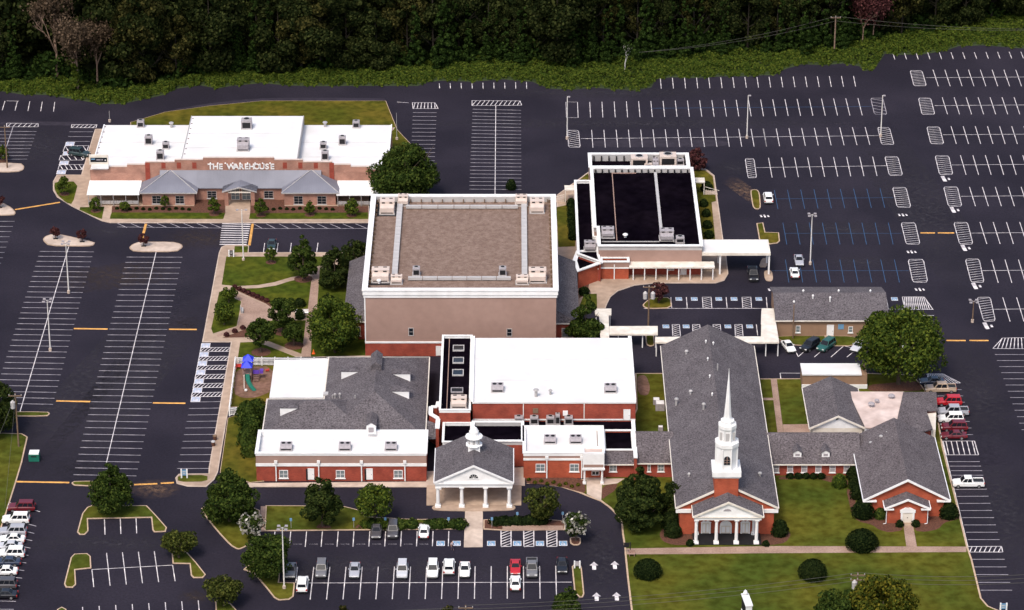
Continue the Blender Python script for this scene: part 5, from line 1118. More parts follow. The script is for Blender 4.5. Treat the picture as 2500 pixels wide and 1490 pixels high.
roof_ns(eas, ga, gb, y1_-.45, gyb, gz_, gr_, 'shingle_brown', .2, 'white', .4)
MB().box(ga+1.0, gb-1.0, y1_, gyb, 0, gz_-.02).build('wall', 'brick_orange', eas); MB().xz([(ga+1.0,gz_-.019),(gb-1.0,gz_-.019),(gb-1.0,gz_+.2),(gm,gr_-.25),(ga+1.0,gz_+.2)], y1_, y1_+.3).build('gable_wall', 'brick_orange', eas)
for s in (0, 1): boxp(eas, 'cornice_return', 'white', *((ga-.1,ga+2.3) if s == 0 else (gb-2.3,gb+.1)), y1_-.62, y1_-.003, gz_-.22, gz_-.02)
y2_ = W(d4(1315,702)).y; ha, hz_ = AT(d4(1112,558), y2_); hb = AT(d4(1523,558), y2_)[0]; hm = (ha+hb)/2; hr_ = AT(d4(1326,468), y2_)[1]-.18
roof_ns(eas, ha, hb, y2_-.4, y1_-.05, hz_, hr_, 'shingle_brown', .18, 'white', .35)
qa, qb = AT(d4(1137,620), y2_)[0], AT(d4(1495,620), y2_)[0]
MB().box(qa, qb, y2_, y1_-.05, 0, hz_-.02).build('porch_wall', 'brick_orange', eas); MB().xz([(qa,hz_-.019),(qb,hz_-.019),(hm,hr_-.2)], y2_, y2_+.3).build('porch_gable', 'brick_orange', eas)
for s in (0, 1): boxp(eas, 'cornice_return', 'white', *((ha-.08,ha+1.6) if s == 0 else (hb-1.6,hb+.08)), y2_-.55, y2_-.003, hz_-.2, hz_-.02)
da, dz = AT(d4(1277,598), y2_); db, dz0 = AT(d4(1360,682), y2_); dm = (da+db)/2
o = boxp(eas, 'door', 'cream', da, db, y2_-.06, y2_-.003, .3, dz); boxp(eas, 'handle', 'dark', dm-.06, dm+.06, y2_-.12, y2_-.061, 1.2, 1.35, o)
b = MB().box(da-.35, da-.002, y2_-.16, y2_-.003, .3, dz).box(db+.002, db+.35, y2_-.16, y2_-.003, .3, dz).box(da-.5, db+.5, y2_-.2, y2_-.003, dz+.001, dz+.45)
b.xz([(da-.55,dz+.451),(db+.55,dz+.451),(dm+.3,dz+1.05),(dm+.12,dz+.8),(dm,dz+1.2),(dm-.12,dz+.8),(dm-.3,dz+1.05)], y2_-.22, y2_-.003); b.build('door_surround', 'white', eas)
for x in (ha+.35, hb-.35): b = MB().tube((x,y2_-.15,.2), (x,y2_-.15,hz_-.2), .07); b.tube((x,y2_-.15,.2), (x-.5,y2_-.3,.14), .07); b.build('downpipe', 'white', eas)
boxp(eas, 'door_step', 'concrete', da-.2, db+.2, y2_-1.1, y2_-.01, .12, .3)
# roofs behind: flat tan roof, north slope, white gabled hall, shed
FP = [c4(795,806),c4(1280,806),c4(1222,1070),c4(1106,1122),c4(946,1124)]
MB().prism(GP(FP, 4.4), 0, 4.2).build('flat_wing', 'white', eas); MB().prism(inset(GP(FP, 4.4), -.12), 4.202, 4.4).build('flat_roof', 'pink_roof', eas)
NPX = [c4(1280,806),c4(1580,806),c4(1592,972),c4(1490,974),c4(1548,1138),c4(1400,1180),c4(1150,1150),c4(1110,1122),c4(1222,1070)]
nz_ = lambda p_: 4.62-.9*(p_[0]-c4(1220,0)[0])/(c4(1590,0)[0]-c4(1220,0)[0])
NW = [W(p_, nz_(p_)) for p_ in NPX]; b = MB(); n_ = len(NW); b.add([tuple(v) for v in NW]+[(v.x,v.y,v.z-.25) for v in NW], [tuple(range(n_))[::-1], tuple(range(n_,2*n_))]+[(i,(i+1)%n_,n_+(i+1)%n_,n_+i) for i in range(n_)]); b.build('north_roof', 'shingle_brown', eas)
MB().prism(inset([(v.x,v.y) for v in NW], .35), 0, 3.3).build('north_wall', 'brick', eas)
q0, q1 = W(c4(1486,978), 3.55), W(c4(1545,1132), 3.55); MB().prism([(q0.x-.2,q0.y),(q0.x+1.9,q0.y),(q1.x+.6,q1.y),(q1.x-.2,q1.y)], 0, 3.2).build('side_store', 'cream', eas)
ha_, hb_ = AT(c4(430,1132), W(c4(430,1132), 3.4).y)[0], AT(c4(942,1132), W(c4(430,1132), 3.4).y)[0]; yh = W(c4(430,1132), 3.4).y
wal = root_at('white_gabled_hall', (ha_+hb_)/2, yh, 'white walled hall with grey gabled roof, its white gable facing the low link roof', 'building')
zh = AT(c4(690,1012), yh)[1]-.2; yhb = W(c4(640,662), zh+.2).y
roof_ns(wal, ha_, hb_, yh-.4, yhb, 3.4, zh, 'shingle', .2, 'cream', .3); MB().box(ha_+.6, hb_-.6, yh, yhb-.4, 0, 3.38).build('wall', 'cream', wal); MB().xz([(ha_+.6,3.381),(hb_-.6,3.381),((ha_+hb_)/2,zh-.4)], yh, yh+.3).build('gable_wall', 'white', wal)
x, z = AT(c4(682,1048), yh); MB().box(x-.2, x+.2, yh-.05, yh-.003, z-.2, z+.2).build('gable_vent', 'dark', wal)
y3 = W(c4(600,780)).y; s0, sz = AT(c4(365,642), y3); s1 = AT(c4(957,700), y3)[0]; ysb = W(c4(600,546), sz).y
shd = root_at('brown_store', (s0+s1)/2, y3, 'brown walled store with flat white roof behind the white gabled hall', 'building')
boxp(shd, 'wall', 'stucco_brown', s0+.1, s1-.1, y3, ysb-.1, 0, sz-.25); boxp(shd, 'roof', 'white_roof', s0, AT(c4(905,642), y3)[0], y3-.2, ysb, sz-.249, sz); boxp(shd, 'plinth', 'white', s0, s1, y3-.12, y3-.003, 0, 1.0)
for t, (p, r_, h_) in enumerate(((c4(990,940),.35,.5),(c4(1040,905),.25,.4),(c4(1172,862),.35,.4))): vent(p, 4.4, r_, h_, 'stained vent on the flat tan roof, '+('front one','middle one','rear one')[t], 'unit_grey')
for t, (p, z, r_, h_) in enumerate(((c4(1075,1285),gz_+1.2,.2,1.6),(c4(990,1300),gz_+.9,.25,.6),(c4(1128,1225),gz_+2,.1,1.0),(c4(1222,1348),gz_+2.6,.12,.2),(c4(1247,1462),gz_+2.6,.12,.2))):
    vent(p, z, r_, h_, ['tall silver flue on the east wing roof','squat silver vent left of the tall flue','thin slanting pipe right of the tall flue','tiny vent high on the east wing roof','tiny vent lower on the east wing roof'][t])
# ---------------------------------------------------------------- long tan building with shingle roof
yT = W(c4(500,303)).y; tz_ = AT(c4(500,158), yT)[1]; tx0 = AT(c4(120,158), yT)[0]; tx1 = W(b4(1122,1350), tz_+1).x; hd = solve_half(yT-.4, tz_, .3, b4(600,1286)[1], tx0)
tan = root_at('tan_office', (tx0+tx1)/2, yT, 'long low tan building with grey shingle roof and white door', 'building')
roof_ew(tan, tx0, tx1, yT-.4, yT-.4+2*hd, tz_, tz_+.3*hd, 'shingle'); boxp(tan, 'wall', 'stucco_brown', tx0+.4, tx1-.4, yT, yT+2*hd-.8, 0, tz_-.06)
door(tan, yT, c4(594,202), c4(644,300)); winpx(tan, yT, c4(308,205), c4(347,267), nx=1, nz=2, pane='pane'); winpx(tan, yT, c4(784,213), c4(822,268), nx=1, nz=2, pane='pane')
x, z = AT(c4(716,215), yT); MB().box(x-.55, x+.55, yT-.04, yT-.003, z-.55, z+.55).build('wall_sign', 'sign_blue', tan)
q = W(c4(608,330)); boxp(tan, 'door_step', 'concrete', q.x-.8, q.x+.9, q.y, yT-.01, .1, .22)
for t, p in enumerate((b4(290,1382), b4(462,1328), b4(618,1345), b4(375,1282), b4(695,1282), b4(982,1282))): vent(p, tz_+.3*hd*(.55 if t == 0 else .9), .12, .35, 'small vent on the long tan building roof, '+('lowest on the left','left of the upper pair','right of the upper pair','first along the ridge','second along the ridge','third along the ridge')[t], 'white')
# ---------------------------------------------------------------- white covered walkways
def walkway(poly, z, label, posts):
    c = W(poly[0], z); r = empty('covered_walkway', (c.x,c.y,0), label, 'walkway', 'covered walkways')
    MB().prism(GP(poly, z), z-.3, z).build('canopy', 'cream', r); MB().prism(inset(GP(poly, z), .2), z+.001, z+.05).build('canopy_top', 'cream', r)
    for p in posts: q = W(p, z); MB().box(q.x-.1, q.x+.1, q.y-.1, q.y+.1, 0, z-.302).build('post', 'white', r)
walkway([c3(786,52),c3(937,50),c3(937,104),c3(912,110),c3(918,322),c3(838,322),c3(826,110),c3(790,100)], 3.2, 'white covered walkway leading away from the tan auditorium side lawn', [c3(800,92),c3(925,92),c3(905,200),c3(908,310),c3(848,200)])
walkway([c3(918,210),c3(1357,208),c3(1357,282),c3(918,282)], 3.16, 'white covered walkway crossing the drive behind the gymnasium', [c3(1000,270),c3(1100,270),c3(1340,270),c3(1340,222),c3(1220,270)])
walkway([c3(1333,307),c3(2330,302),c3(2330,357),c3(1333,357)], 3.24, 'white covered walkway passing behind the church roof', [c3(1345,345),c3(1345,318),c3(1500,345),c3(2200,345)])
walkway([c3(2298,50),c4(107,48),c4(157,356),c4(-10,356)], 3.2, 'broad white covered walkway beside the long tan building', [c4(38,345),c4(148,345),c4(90,60),c4(0,60)])
# ---------------------------------------------------------------- trees and planting
def prof(kind, t):
    if kind == 'round': return np.sqrt(np.clip(1-(2*t-1)**2, 0, 1))**.8
    if kind == 'egg': return np.where(t < .3, np.sqrt(np.clip(1-((.3-t)/.3)**2*.75, 0, 1)), np.clip(1-((t-.3)/.7)**1.35, 0, 1)**.85)
    if kind == 'cone': return np.where(t < .18, .55+.45*t/.18, np.clip(1-(t-.18)/.82, 0, 1)**.72)
    if kind == 'vase': return np.where(t < .55, .35+.65*t/.55, np.sqrt(np.clip(1-((t-.55)/.45)**2, 0, 1)))
    if kind == 'dome': return np.where(t < .25, .9+.1*t/.25, np.sqrt(np.clip(1-((t-.25)/.75)**2, 0, 1)))
    if kind == 'vine': return np.clip(1.05-.85*t, .12, 1)*(.8+.2*np.sin(t*9))
    return np.ones_like(t)
def cards(P, N, size, rng):
    n = len(P); a = rng.normal(size=(n,3)); u = np.cross(N, a); u /= np.linalg.norm(u, axis=1)[:,None]+1e-9
    v = np.cross(N, u); s = (size*rng.uniform(.6, 1.35, n))[:,None]
    q = np.stack([P-u*s, P-v*s*.75, P+u*s, P+v*s*.75], 1); return q.reshape(-1,3)
def mesh_cards(name, V, m, extra=None):
    n = len(V)//4; me = bpy.data.meshes.new(name)
    ev, ef = extra if extra else (np.zeros((0,3)), [])
    A = np.vstack([V, ev]); me.vertices.add(len(A)); me.vertices.foreach_set('co', A.astype(np.float32).ravel())
    fl = np.arange(4*n); nl = 4*n+sum(len(f) for f in ef)
    me.loops.add(nl); me.polygons.add(n+len(ef))
    li = np.concatenate([fl]+[np.array(f)+4*n for f in ef]) if ef else fl
    me.loops.foreach_set('vertex_index', li.astype(np.int32))
    ls = list(range(0,4*n,4)); k = 4*n
    for f in ef: ls.append(k); k += len(f)
    me.polygons.foreach_set('loop_start', np.array(ls, dtype=np.int32))
    me.update(calc_edges=True)
    for x in (m if isinstance(m, list) else [m]): me.materials.append(MATS[x])
    if ef and isinstance(m, list): me.polygons.foreach_set('material_index', np.array([0]*n+[1]*len(ef), dtype=np.int32))
    return me
def crown_pts(kind, r, z0, z1, n, size, seed, ncl=None, fill=.35, crad=.3):
    rng = np.random.default_rng(seed); ncl = ncl or int(26+r*9); h = z1-z0
    t = rng.uniform(.03, .97, ncl*3); keep = rng.uniform(size=len(t)) < prof(kind, t); t = t[keep][:ncl]; ncl = len(t)
    a = rng.uniform(0, 2*math.pi, ncl); rr = prof(kind, t)*r*np.sqrt(rng.uniform(fill, 1, ncl))*.86
    C = np.stack([rr*np.cos(a), rr*np.sin(a), z0+t*h], 1); cr = r*crad*rng.uniform(.65, 1.25, ncl)*np.clip(prof(kind,t)+.25, .4, 1)
    w = cr**2/np.sum(cr**2); idx = rng.choice(ncl, n, p=w)
    d = rng.normal(size=(n,3)); d[:,2] = d[:,2]*.8+.25; d /= np.linalg.norm(d, axis=1)[:,None]
    P = C[idx]+d*cr[idx][:,None]*np.array([1,1,.8])*(rng.uniform(.55,1,n)**.5)[:,None]
    N = d+rng.normal(size=(n,3))*.55; N /= np.linalg.norm(N, axis=1)[:,None]
    P[:,2] = np.maximum(P[:,2], z0*.6)
    return cards(P, N, size, rng)
CACHE = {}
def crown_mesh(kind, r, z0, z1, n, size, seed, m, **k):
    key = (kind, round(r,1), round(z0,1), round(z1,1), n, seed, m)
    if key not in CACHE: CACHE[key] = mesh_cards('crown', crown_pts(kind, r, z0, z1, n, size, seed, **k), m)
    return CACHE[key]
def trunk_mb(h0, h1, r, seed, spread, nb=6):
    rng = random.Random(seed); b = MB()
    b.tube((0,0,-.1), (0,0,h0), r*1.25, r, 8); b.tube((0,0,h0), (rng.uniform(-.2,.2),rng.uniform(-.2,.2),h1), r, r*.3, 7)
    for i in range(nb):
        a = i*2*math.pi/nb+rng.uniform(-.4,.4); z = h0+(h1-h0)*rng.uniform(0,.5); s = spread*rng.uniform(.55,.85)
        e = (s*math.cos(a), s*math.sin(a), z+s*rng.uniform(.5,.9)); b.tube((0,0,z), e, r*.5, r*.16, 5)
        for j in range(2):
            a2 = a+rng.uniform(-.9,.9); b.tube([x*.6 for x in e[:2]]+[z+(e[2]-z)*.6], (e[0]*.6+s*.5*math.cos(a2), e[1]*.6+s*.5*math.sin(a2), e[2]+s*.3), r*.22, r*.08, 4)
    return b
TCACHE = {}
def tree(px, w_, h_, kind, leaf, label, group='trees of the grounds', name='tree', z0=None, dens=1.0, seed=None, bark='bark', cat='tree', base=.12, size=None, world=None):
    p = world or W(px); r = w_/2; z0 = h_*.18 if z0 is None else z0
    seed = seed if seed is not None else int(abs(p.x*7+p.y*13)) % 997
    size = size or (.155+.015*r); n = int(min(24000, max(900, dens*(r*r*4+r*h_*4)*1.9/size**2)))
    o = empty(name, (p.x,p.y,base), label, cat, group)
    cm = crown_mesh(kind, r, z0, h_, n, size, seed, leaf); c = bpy.data.objects.new('crown', cm); link(c, o)
    b = trunk_mb(z0*1.1, h_*.75, .06+.035*r, seed, r); t = bpy.data.objects.new('trunk', b.mesh('trunk', bark)); link(t, o)
    return o
def shrub(px, w_, h_, label, leaf='leaf_hedge', group='shrubs', kind='dome', name='shrub', size=.17, dens=1., base=.13, world=None, sy=1., rough=.05):
    p = world or W(px); r = w_/2; seed = int(abs(p.x*11+p.y*5)) % 991; rng = np.random.default_rng(seed)
    n = int(min(9000, max(160, dens*2.4*(2*math.pi*r*h_+math.pi*r*r)/(size*size*4))))
    t = rng.uniform(0, 1, n)**.8; a = rng.uniform(0, 2*math.pi, n); R_ = prof(kind, t)*r*rng.uniform(.86,1.06,n)*(1+rough*(np.sin(3*a+seed)+.8*np.sin(7*t+2*a)+.8*np.sin(5*a-9*t+seed)))
    P = np.stack([R_*np.cos(a), R_*np.sin(a)*sy, t*h_], 1); N = np.stack([np.cos(a), np.sin(a), (t-.35)*1.6], 1)+rng.normal(size=(n,3))*.75
    N /= np.linalg.norm(N, axis=1)[:,None]; V = cards(P, N, size, rng)
    ev, ef = [], []; M_ = 12; rings = [0,.3,.6,.85,.97]
    for tt in rings:
        pr = float(prof(kind, np.array([tt]))[0])*r*.86
        for i in range(M_): ev.append((pr*math.cos(2*math.pi*i/M_), pr*math.sin(2*math.pi*i/M_)*sy, tt*h_*.94))
    for j in range(len(rings)-1):
        for i in range(M_): ef.append((j*M_+i, j*M_+(i+1)%M_, (j+1)*M_+(i+1)%M_, (j+1)*M_+i))
    ef.append(tuple(range((len(rings)-1)*M_, len(rings)*M_)))
    me = mesh_cards('foliage', V, leaf, (np.array(ev), ef))
    o = empty(name, (p.x,p.y,base), label, 'shrub', group); f = bpy.data.objects.new('foliage', me); link(f, o)
    MB().tube((p.x,p.y,base-.05), (p.x,p.y,base+h_*.4), .06).build('stem', 'bark', o)
    return o
def mring(px, r):                     # bare mulch circle under a young tree
    p = W(px); MB().add([(p.x+r*math.cos(i*math.pi/7), p.y+r*math.sin(i*math.pi/7), Z1+.012) for i in range(14)], [tuple(range(14))]).build('mulch_ring', 'mulch', kind='structure')
# big named trees
tree((990,492), 15.0, 13.5, 'egg', 'leaf_mid', 'big dark green broadleaf tree between the brick hall and the tan auditorium', seed=5, z0=1.2, dens=1.1)
tree((2193,940), 16.4, 13.6, 'round', 'leaf_bright', 'huge spreading green tree with golden tints right of the long tan building', seed=9, z0=2.6, dens=1.05)
tree((274,1252), 7.6, 9.8, 'egg', 'leaf_mid', 'egg-shaped dark green tree on the island below the white centre line', z0=.9)
tree((561,1274), 9.6, 10.2, 'egg', 'leaf_mid', 'broad rounded tree at the corner island left of the white flowering shrub', z0=.9)
tree((787,1287), 6.9, 10.4, 'egg', 'leaf_dark', 'dark pyramidal tree in the lawn strip in front of the school wing', z0=1.4)
tree((915,1281), 7.4, 6.6, 'vase', 'leaf_bright', 'small spreading olive-green tree left of the portico path', z0=1.6, dens=.75)
tree((1323,1278), 6.6, 6.2, 'vase', 'leaf_sage', 'loose olive tree in the bed right of the portico', z0=1.4, dens=.7)
tree((1564,1292), 9.0, 12.2, 'egg', 'leaf_dark', 'tall dark tree at the left front of the church', z0=1.0, seed=23, dens=1.6)
tree((741,683), 6.0, 9.8, 'cone', 'leaf_mid', 'conical dark tree at the end of the curved courtyard path', z0=1.3)
tree((818,706), 7.0, 9.6, 'cone', 'leaf_dark', 'tall dark tree beside the auditorium wing roof', z0=.8)
tree((862,664), 6.2, 6.2, 'round', 'leaf_dark', 'nearly black round tree behind the auditorium wing', z0=.6)
tree((818,862), 10.2, 10.6, 'round', 'leaf_bright', 'bright green tree against the auditorium front corner', z0=1.0, seed=31)
tree((691,812), 5.4, 7.0, 'round', 'leaf_mid', 'round dark tree at the tip of the paved courtyard plaza', z0=1.5)
tree((637.5,862), 5.6, 6.6, 'vase', 'leaf_mid', 'round tree on the lawn just above the white playground fence', z0=1.5)
tree((718,846), 4.2, 4.6, 'round', 'leaf_mid', 'small round tree right of the lollipop tree near the fence', z0=.9)
tree((803,775), 4.4, 5.4, 'egg', 'leaf_dark', 'dark bushy tree squeezed between the wing roof and the bright tree', z0=.6)
tree((559,740), 3.4, 3.0, 'round', 'leaf_bright', 'low light green tree at the fork of the courtyard paths', z0=.5, dens=.7)
tree((548,794), 4.8, 4.4, 'vase', 'leaf_bright', 'light green spreading tree beside the courtyard bench', z0=.7, dens=.8)
tree((437,1363), 6.2, 4.6, 'vase', 'leaf_sage', 'small spreading tree on the triangular island left of centre', z0=1.2, dens=.8)
tree((547,1480), 6.4, 4.8, 'vase', 'leaf_sage', 'spreading olive tree at the bottom edge left of centre', z0=1.0, dens=.8)
tree((655,1412), 8.6, 7.4, 'round', 'leaf_mid', 'leaning rounded tree behind the foreground lamp post', z0=.8)
tree((1384,1534), 5.8, 8.2, 'cone', 'leaf_mid', 'dark pointed tree rising from the bottom edge right of the parked cars', z0=.8)
tree((2048,1568), 8.4, 8.8, 'round', 'leaf_mid', 'darker of the two treetops at the bottom right', z0=1.0)
tree((2148,1580), 11.4, 11.2, 'round', 'leaf_gold', 'golden green treetop at the bottom right by the power pole', z0=1.0)
tree((838,1560), 4.6, 6.2, 'egg', 'leaf_olive', 'treetop just showing at the bottom edge below the parked cars', z0=1)
tree((1098,1558), 4.6, 6.0, 'egg', 'leaf_olive', 'small treetop at the bottom edge by the power line end', z0=1)
tree((-14,1058), 9.5, 9.4, 'round', 'leaf_dark', 'dark tree cut by the left edge above the grass verge', z0=.8)
tree((1430,838), 7.0, 10.4, 'cone', 'leaf_mid', 'dark evergreen between the auditorium and the covered walkway', z0=.5, seed=44)
tree((1642,1265), 5.4, 7.6, 'egg', 'leaf_dark', 'dark evergreen wedged against the left wall of the church', z0=.3)
tree((1702,415), 4.6, 5.2, 'egg', 'leaf_red', 'dark purple-leaved tree at the back right corner of the black-roofed hall', z0=.5)
tree((1608,741), 4.2, 4.0, 'vase', 'leaf_red', 'small reddish tree on the island in the court', z0=.9, dens=.6)
for px, lab in ((b1(505,795),'left red maple on the pointed concrete island'),(b1(745,822),'right red maple on the pointed concrete island'),(b1(1303,862),'red maple on the rounded concrete island'),(b1(0,512),'red maple on the island cut by the left edge')):
    tree(px, 2.1, 2.6, 'round', 'leaf_red', lab, 'red maples of the west lot', z0=.7); p = W(px); MB().box(p.x-.5, p.x+.5, p.y-.4, p.y+.3, .14, .17).build('planting_hole', 'dark', kind='structure')
yt_ = 'young tree '
for px, w_, h_, lab in ((b1(585,392),3.0,4.4,'on the lawn patch at the left end of the brick hall'),(b1(868,545),2.6,3.4,'in front of the left white canopy'),(b1(1130,545),2.2,2.2,'first left of the left pavilion windows'),(b1(1497,520),2.0,3.0,'between the left pavilion windows'),(b1(1940,575),2.8,4.2,'left of the brick hall entrance'),
                        (b2(65,585),2.8,4.2,'right of the brick hall entrance'),(b2(505,580),2.2,3.4,'between the right pavilion windows'),(b2(885,585),3.2,4.0,'in front of the right white canopy'),(b2(155,1010),2.6,3.6,'on the courtyard lawn below the dark parked car'),(b1(20,90),3.0,4.0,'on the island at the left edge by the wooden pole')):
    tree(px, w_, h_, 'egg', 'leaf_bright', yt_+lab, 'young trees', z0=.8, dens=.75); mring(px, 1.1)
for px in ((741,683),(691,812),(637.5,862),(718,846)): mring(px, 1.9)
for px, lab in ((d3(615,862),'white flowering crape myrtle on the island right of the accessible bays'),(d1(2282,868),'white flowering crape myrtle by the corner path on the left')):
    o = tree(px, 4.1, 5.0, 'vase', 'leaf_mid', lab, 'white crape myrtles', name='crape_myrtle', z0=.8, dens=.8)
    link(bpy.data.objects.new('blossom', mesh_cards('blossom', crown_pts('vase', 2.3, .9, 5.3, 300, .3, 7, fill=.8), 'leaf_blossom')), o)
# clipped shrubs and beds
for px, w_, h_, lab in ((d3(1265,1175),4.8,2.9,'dome-clipped shrub on the lower lawn nearest the drive'),(d4(905,920),5.6,3.2,'dome-clipped shrub beside the long path, largest of the three'),(d4(458,1190),4.8,3.2,'dome-clipped shrub in the middle of the lower lawn'),
        (d3(1495,815),3.0,2.6,'lollipop shrub at the left corner of the church'),(d3(1470,740),3.0,3.0,'dark shrub behind the lollipop shrub'),(d4(160,805),3.0,2.8,'round shrub at the right corner of the church'),(d4(35,905),1.2,.9,'little shrub right of the church porch steps'),(d3(1650,900),1.4,1.0,'little shrub left of the church porch'),
        (d4(700,370),2.6,2.5,'pale green clipped ball at the corner of the inner lawn'),(d4(830,300),2.6,2.4,'topmost of the dark shrubs beside the east wing'),(d4(855,385),2.7,2.3,'second of the dark shrubs beside the east wing'),(d4(868,470),2.8,2.4,'third of the dark shrubs beside the east wing'),(d4(915,640),4.0,3.2,'largest dark shrub at the left front corner of the east wing'),
        (d4(1070,655),2.2,1.9,'ragged green shrub left of the brick porch'),(d4(1692,645),3.4,2.7,'round dark shrub at the right front corner of the east wing'),(d4(1246,730),1.5,1.2,'small ball shrub left of the porch door'),(d4(1393,728),1.5,1.2,'small ball shrub right of the porch door'),
        (e1(1050,835),2.4,1.6,'dark low shrub above the white garden bench'),(e1(1050,985),2.0,2.0,'dark clipped shrub in front of the white garden bench'),(b2(2330,345),2.2,2.2,'lone dark shrub on the tarmac behind the auditorium'),
        (b3(1800,365),2.6,2.2,'shrub beside the right stair porch'),(b3(1775,500),1.9,1.6,'first shrub down the right wall of the black-roofed hall'),(b3(1795,590),1.9,1.6,'second shrub down the right wall of the black-roofed hall'),(b3(1805,695),2.1,1.6,'third shrub down the right wall of the black-roofed hall'),(b3(1818,785),2.1,1.6,'last shrub down the right wall of the black-roofed hall'),
        (b3(690,1300),2.2,1.6,'dark shrub below the small entrance canopy'),(c2(1215,1490),2.0,1.2,'sparse shrub by the gymnasium front windows')):
    shrub(px, w_, h_, lab, rough=.015 if 'dome' in lab else .05, size=.13 if 'dome' in lab else .17, leaf='leaf_bright' if 'pale' in lab else ('leaf_hedge' if 'ragged' not in lab else 'leaf_mid'))
for i in range(7):
    q = (b3(572,500)[0]+i*.7, b3(572,500)[1]+i*13.5); shrub(q, 2.0, 1.8, 'dark shrub in the row against the low black-roofed wing, number %d from the back' % (i+1), group='shrub row beside the low wing')
for i, (x, y, w_, h_) in enumerate(((604,1030,4.4,4.0),(618,1062,4.6,4.0),(605,1088,3.6,3.4),(612,1112,3.4,3.0),(628,1018,4.0,3.4))):
    shrub((x,y), w_, h_, 'rounded green bush at the left wall of the school wing, '+('second from top','third from top','fourth from top','lowest','topmost')[i], leaf='leaf_mid', group='bushes left of the school', rough=.12, size=.24)
for i in range(8): shrub(d2(1010+i*60,728+(i%3)*5), 2.2+.5*(i%3), 1.0+.35*(i%2), 'clipped hedge bush behind the parked dark cars, part of the left hedge row', 'leaf_bright' if i % 3 == 0 else 'leaf_mid', 'left hedge row', dens=.7, rough=.14, size=.22)
for i in range(6): shrub(d2(1575+i*58,726+(i%3)*6), 2.2+.5*(i%2), 1.0+.3*(i%3), 'clipped hedge bush left of the portico path, part of the middle hedge row', 'leaf_mid', 'middle hedge row', dens=.7, rough=.14, size=.22)
for i in range(8): shrub((d2(2190,0)[0]+i*16.5, d2(0,705)[1]-(.3*i)), 2.4, 1.0+.3*(i%2), 'clipped hedge bush right of the portico path, part of the right hedge row', 'leaf_hedge', 'right hedge row', dens=.7, rough=.14, size=.22)
for i in range(5): shrub(d4(258+i*70,292), 1.5, .9, 'low dark bush under the link windows, one of the small row', 'leaf_hedge', 'bushes under the link windows')
for i in range(8):
    t = i/7; shrub(e1(265+t*385,618+t*165), 1.1, .75, 'tiny dark bush in the mulch row above the plaza', 'leaf_red', 'plaza edge bushes', size=.12)
for i in range(3): shrub(e1(165+i*98,1195-i*42), 1.1, .75, 'tiny dark bush in the mulch strip below the plaza', 'leaf_red', 'plaza lower bushes', size=.12)
for i in range(12): shrub((b1(1060,530)[0]+i*16, b1(1060,528)[1]+(i % 3)*1.2), .8, .5, 'tiny low plant in the left mulch bed of the brick hall', 'leaf_hedge', 'left bed plants', size=.12)
for i in range(12): shrub((b2(60,530)[0]+i*16, b2(60,528)[1]+(i % 3)*1.2), .8, .5, 'tiny low plant in the right mulch bed of the brick hall', 'leaf_hedge', 'right bed plants', size=.12)
for i in range(9): shrub((d3(190,315)[0]+i*15, d3(190,315)[1]+(i % 2)*5+i*1.6), .7, .45, 'tiny plant in the mulch bed below the gymnasium windows', 'leaf_gold', 'gymnasium bed plants', size=.12)
# ---------------------------------------------------------------- kudzu bank, wood
rng = np.random.default_rng(3)
TOPP = [(-260,195),(0,200),(180,202),(280,228),(400,208),(500,185),(640,178),(800,180),(950,170),(1100,154),(1240,150),(1340,160),(1450,160),(1560,150),(1640,140),(1740,132),(1880,128),(2040,114),(2150,100),(2300,78),(2400,55),(2500,45),(2760,40)]
def interp(pl, x): return np.interp(x, [p[0] for p in pl], [p[1] for p in pl])
nk = 130000; xs = rng.uniform(-240, 2740, nk); v = rng.uniform(-.03, 1.06, nk)
yl, yu = interp(KUD, xs)+3.5*np.sin(xs*.11)+3*np.sin(xs*.31+2)+2*np.sin(xs*.83), interp(TOPP, xs); ys = yl+(yu-yl)*v
un, vn = (xs-1250)/FPX, (ys-745)/FPX; Yd = CAMH*(ct-vn*st)/(vn*ct+st); X = un*(Yd*ct+CAMH*st); Y = Yd+CAMY
hmap = (np.sin(X*.9+Y*.3)+np.sin(X*.37-Y*.8+1)+np.sin(X*.21+Y*1.3+2)+.8*np.sin(X*2.1+Y*1.7)+.7*np.sin(X*1.6-Y*2.3))*.2+.75+rng.normal(size=nk)*.08
Zk = np.clip(hmap, .15, 2)*np.clip(v*5+.25, .25, 1.3)*rng.uniform(.55, 1.05, nk)
P = np.stack([X, Y, Zk], 1); N = rng.normal(size=(nk,3))*.5+np.array([0,-.25,1]); N /= np.linalg.norm(N, axis=1)[:,None]
kz = bpy.data.objects.new('kudzu_bank', mesh_cards('kudzu_bank', cards(P, N, .25, rng), 'leaf_kudzu')); link(kz); tag(kz, 'bright green kudzu vines smothering the bank along the wood', 'vines', kind='stuff')
gp = GP([(x, y-1) for x, y in KUD]+[(x, y-60) for x, y in TOPP[::-1]]); MB().add([(x,y,.05) for x, y in gp], [tuple(range(len(gp)))]).build('bank', 'ground', kind='structure')
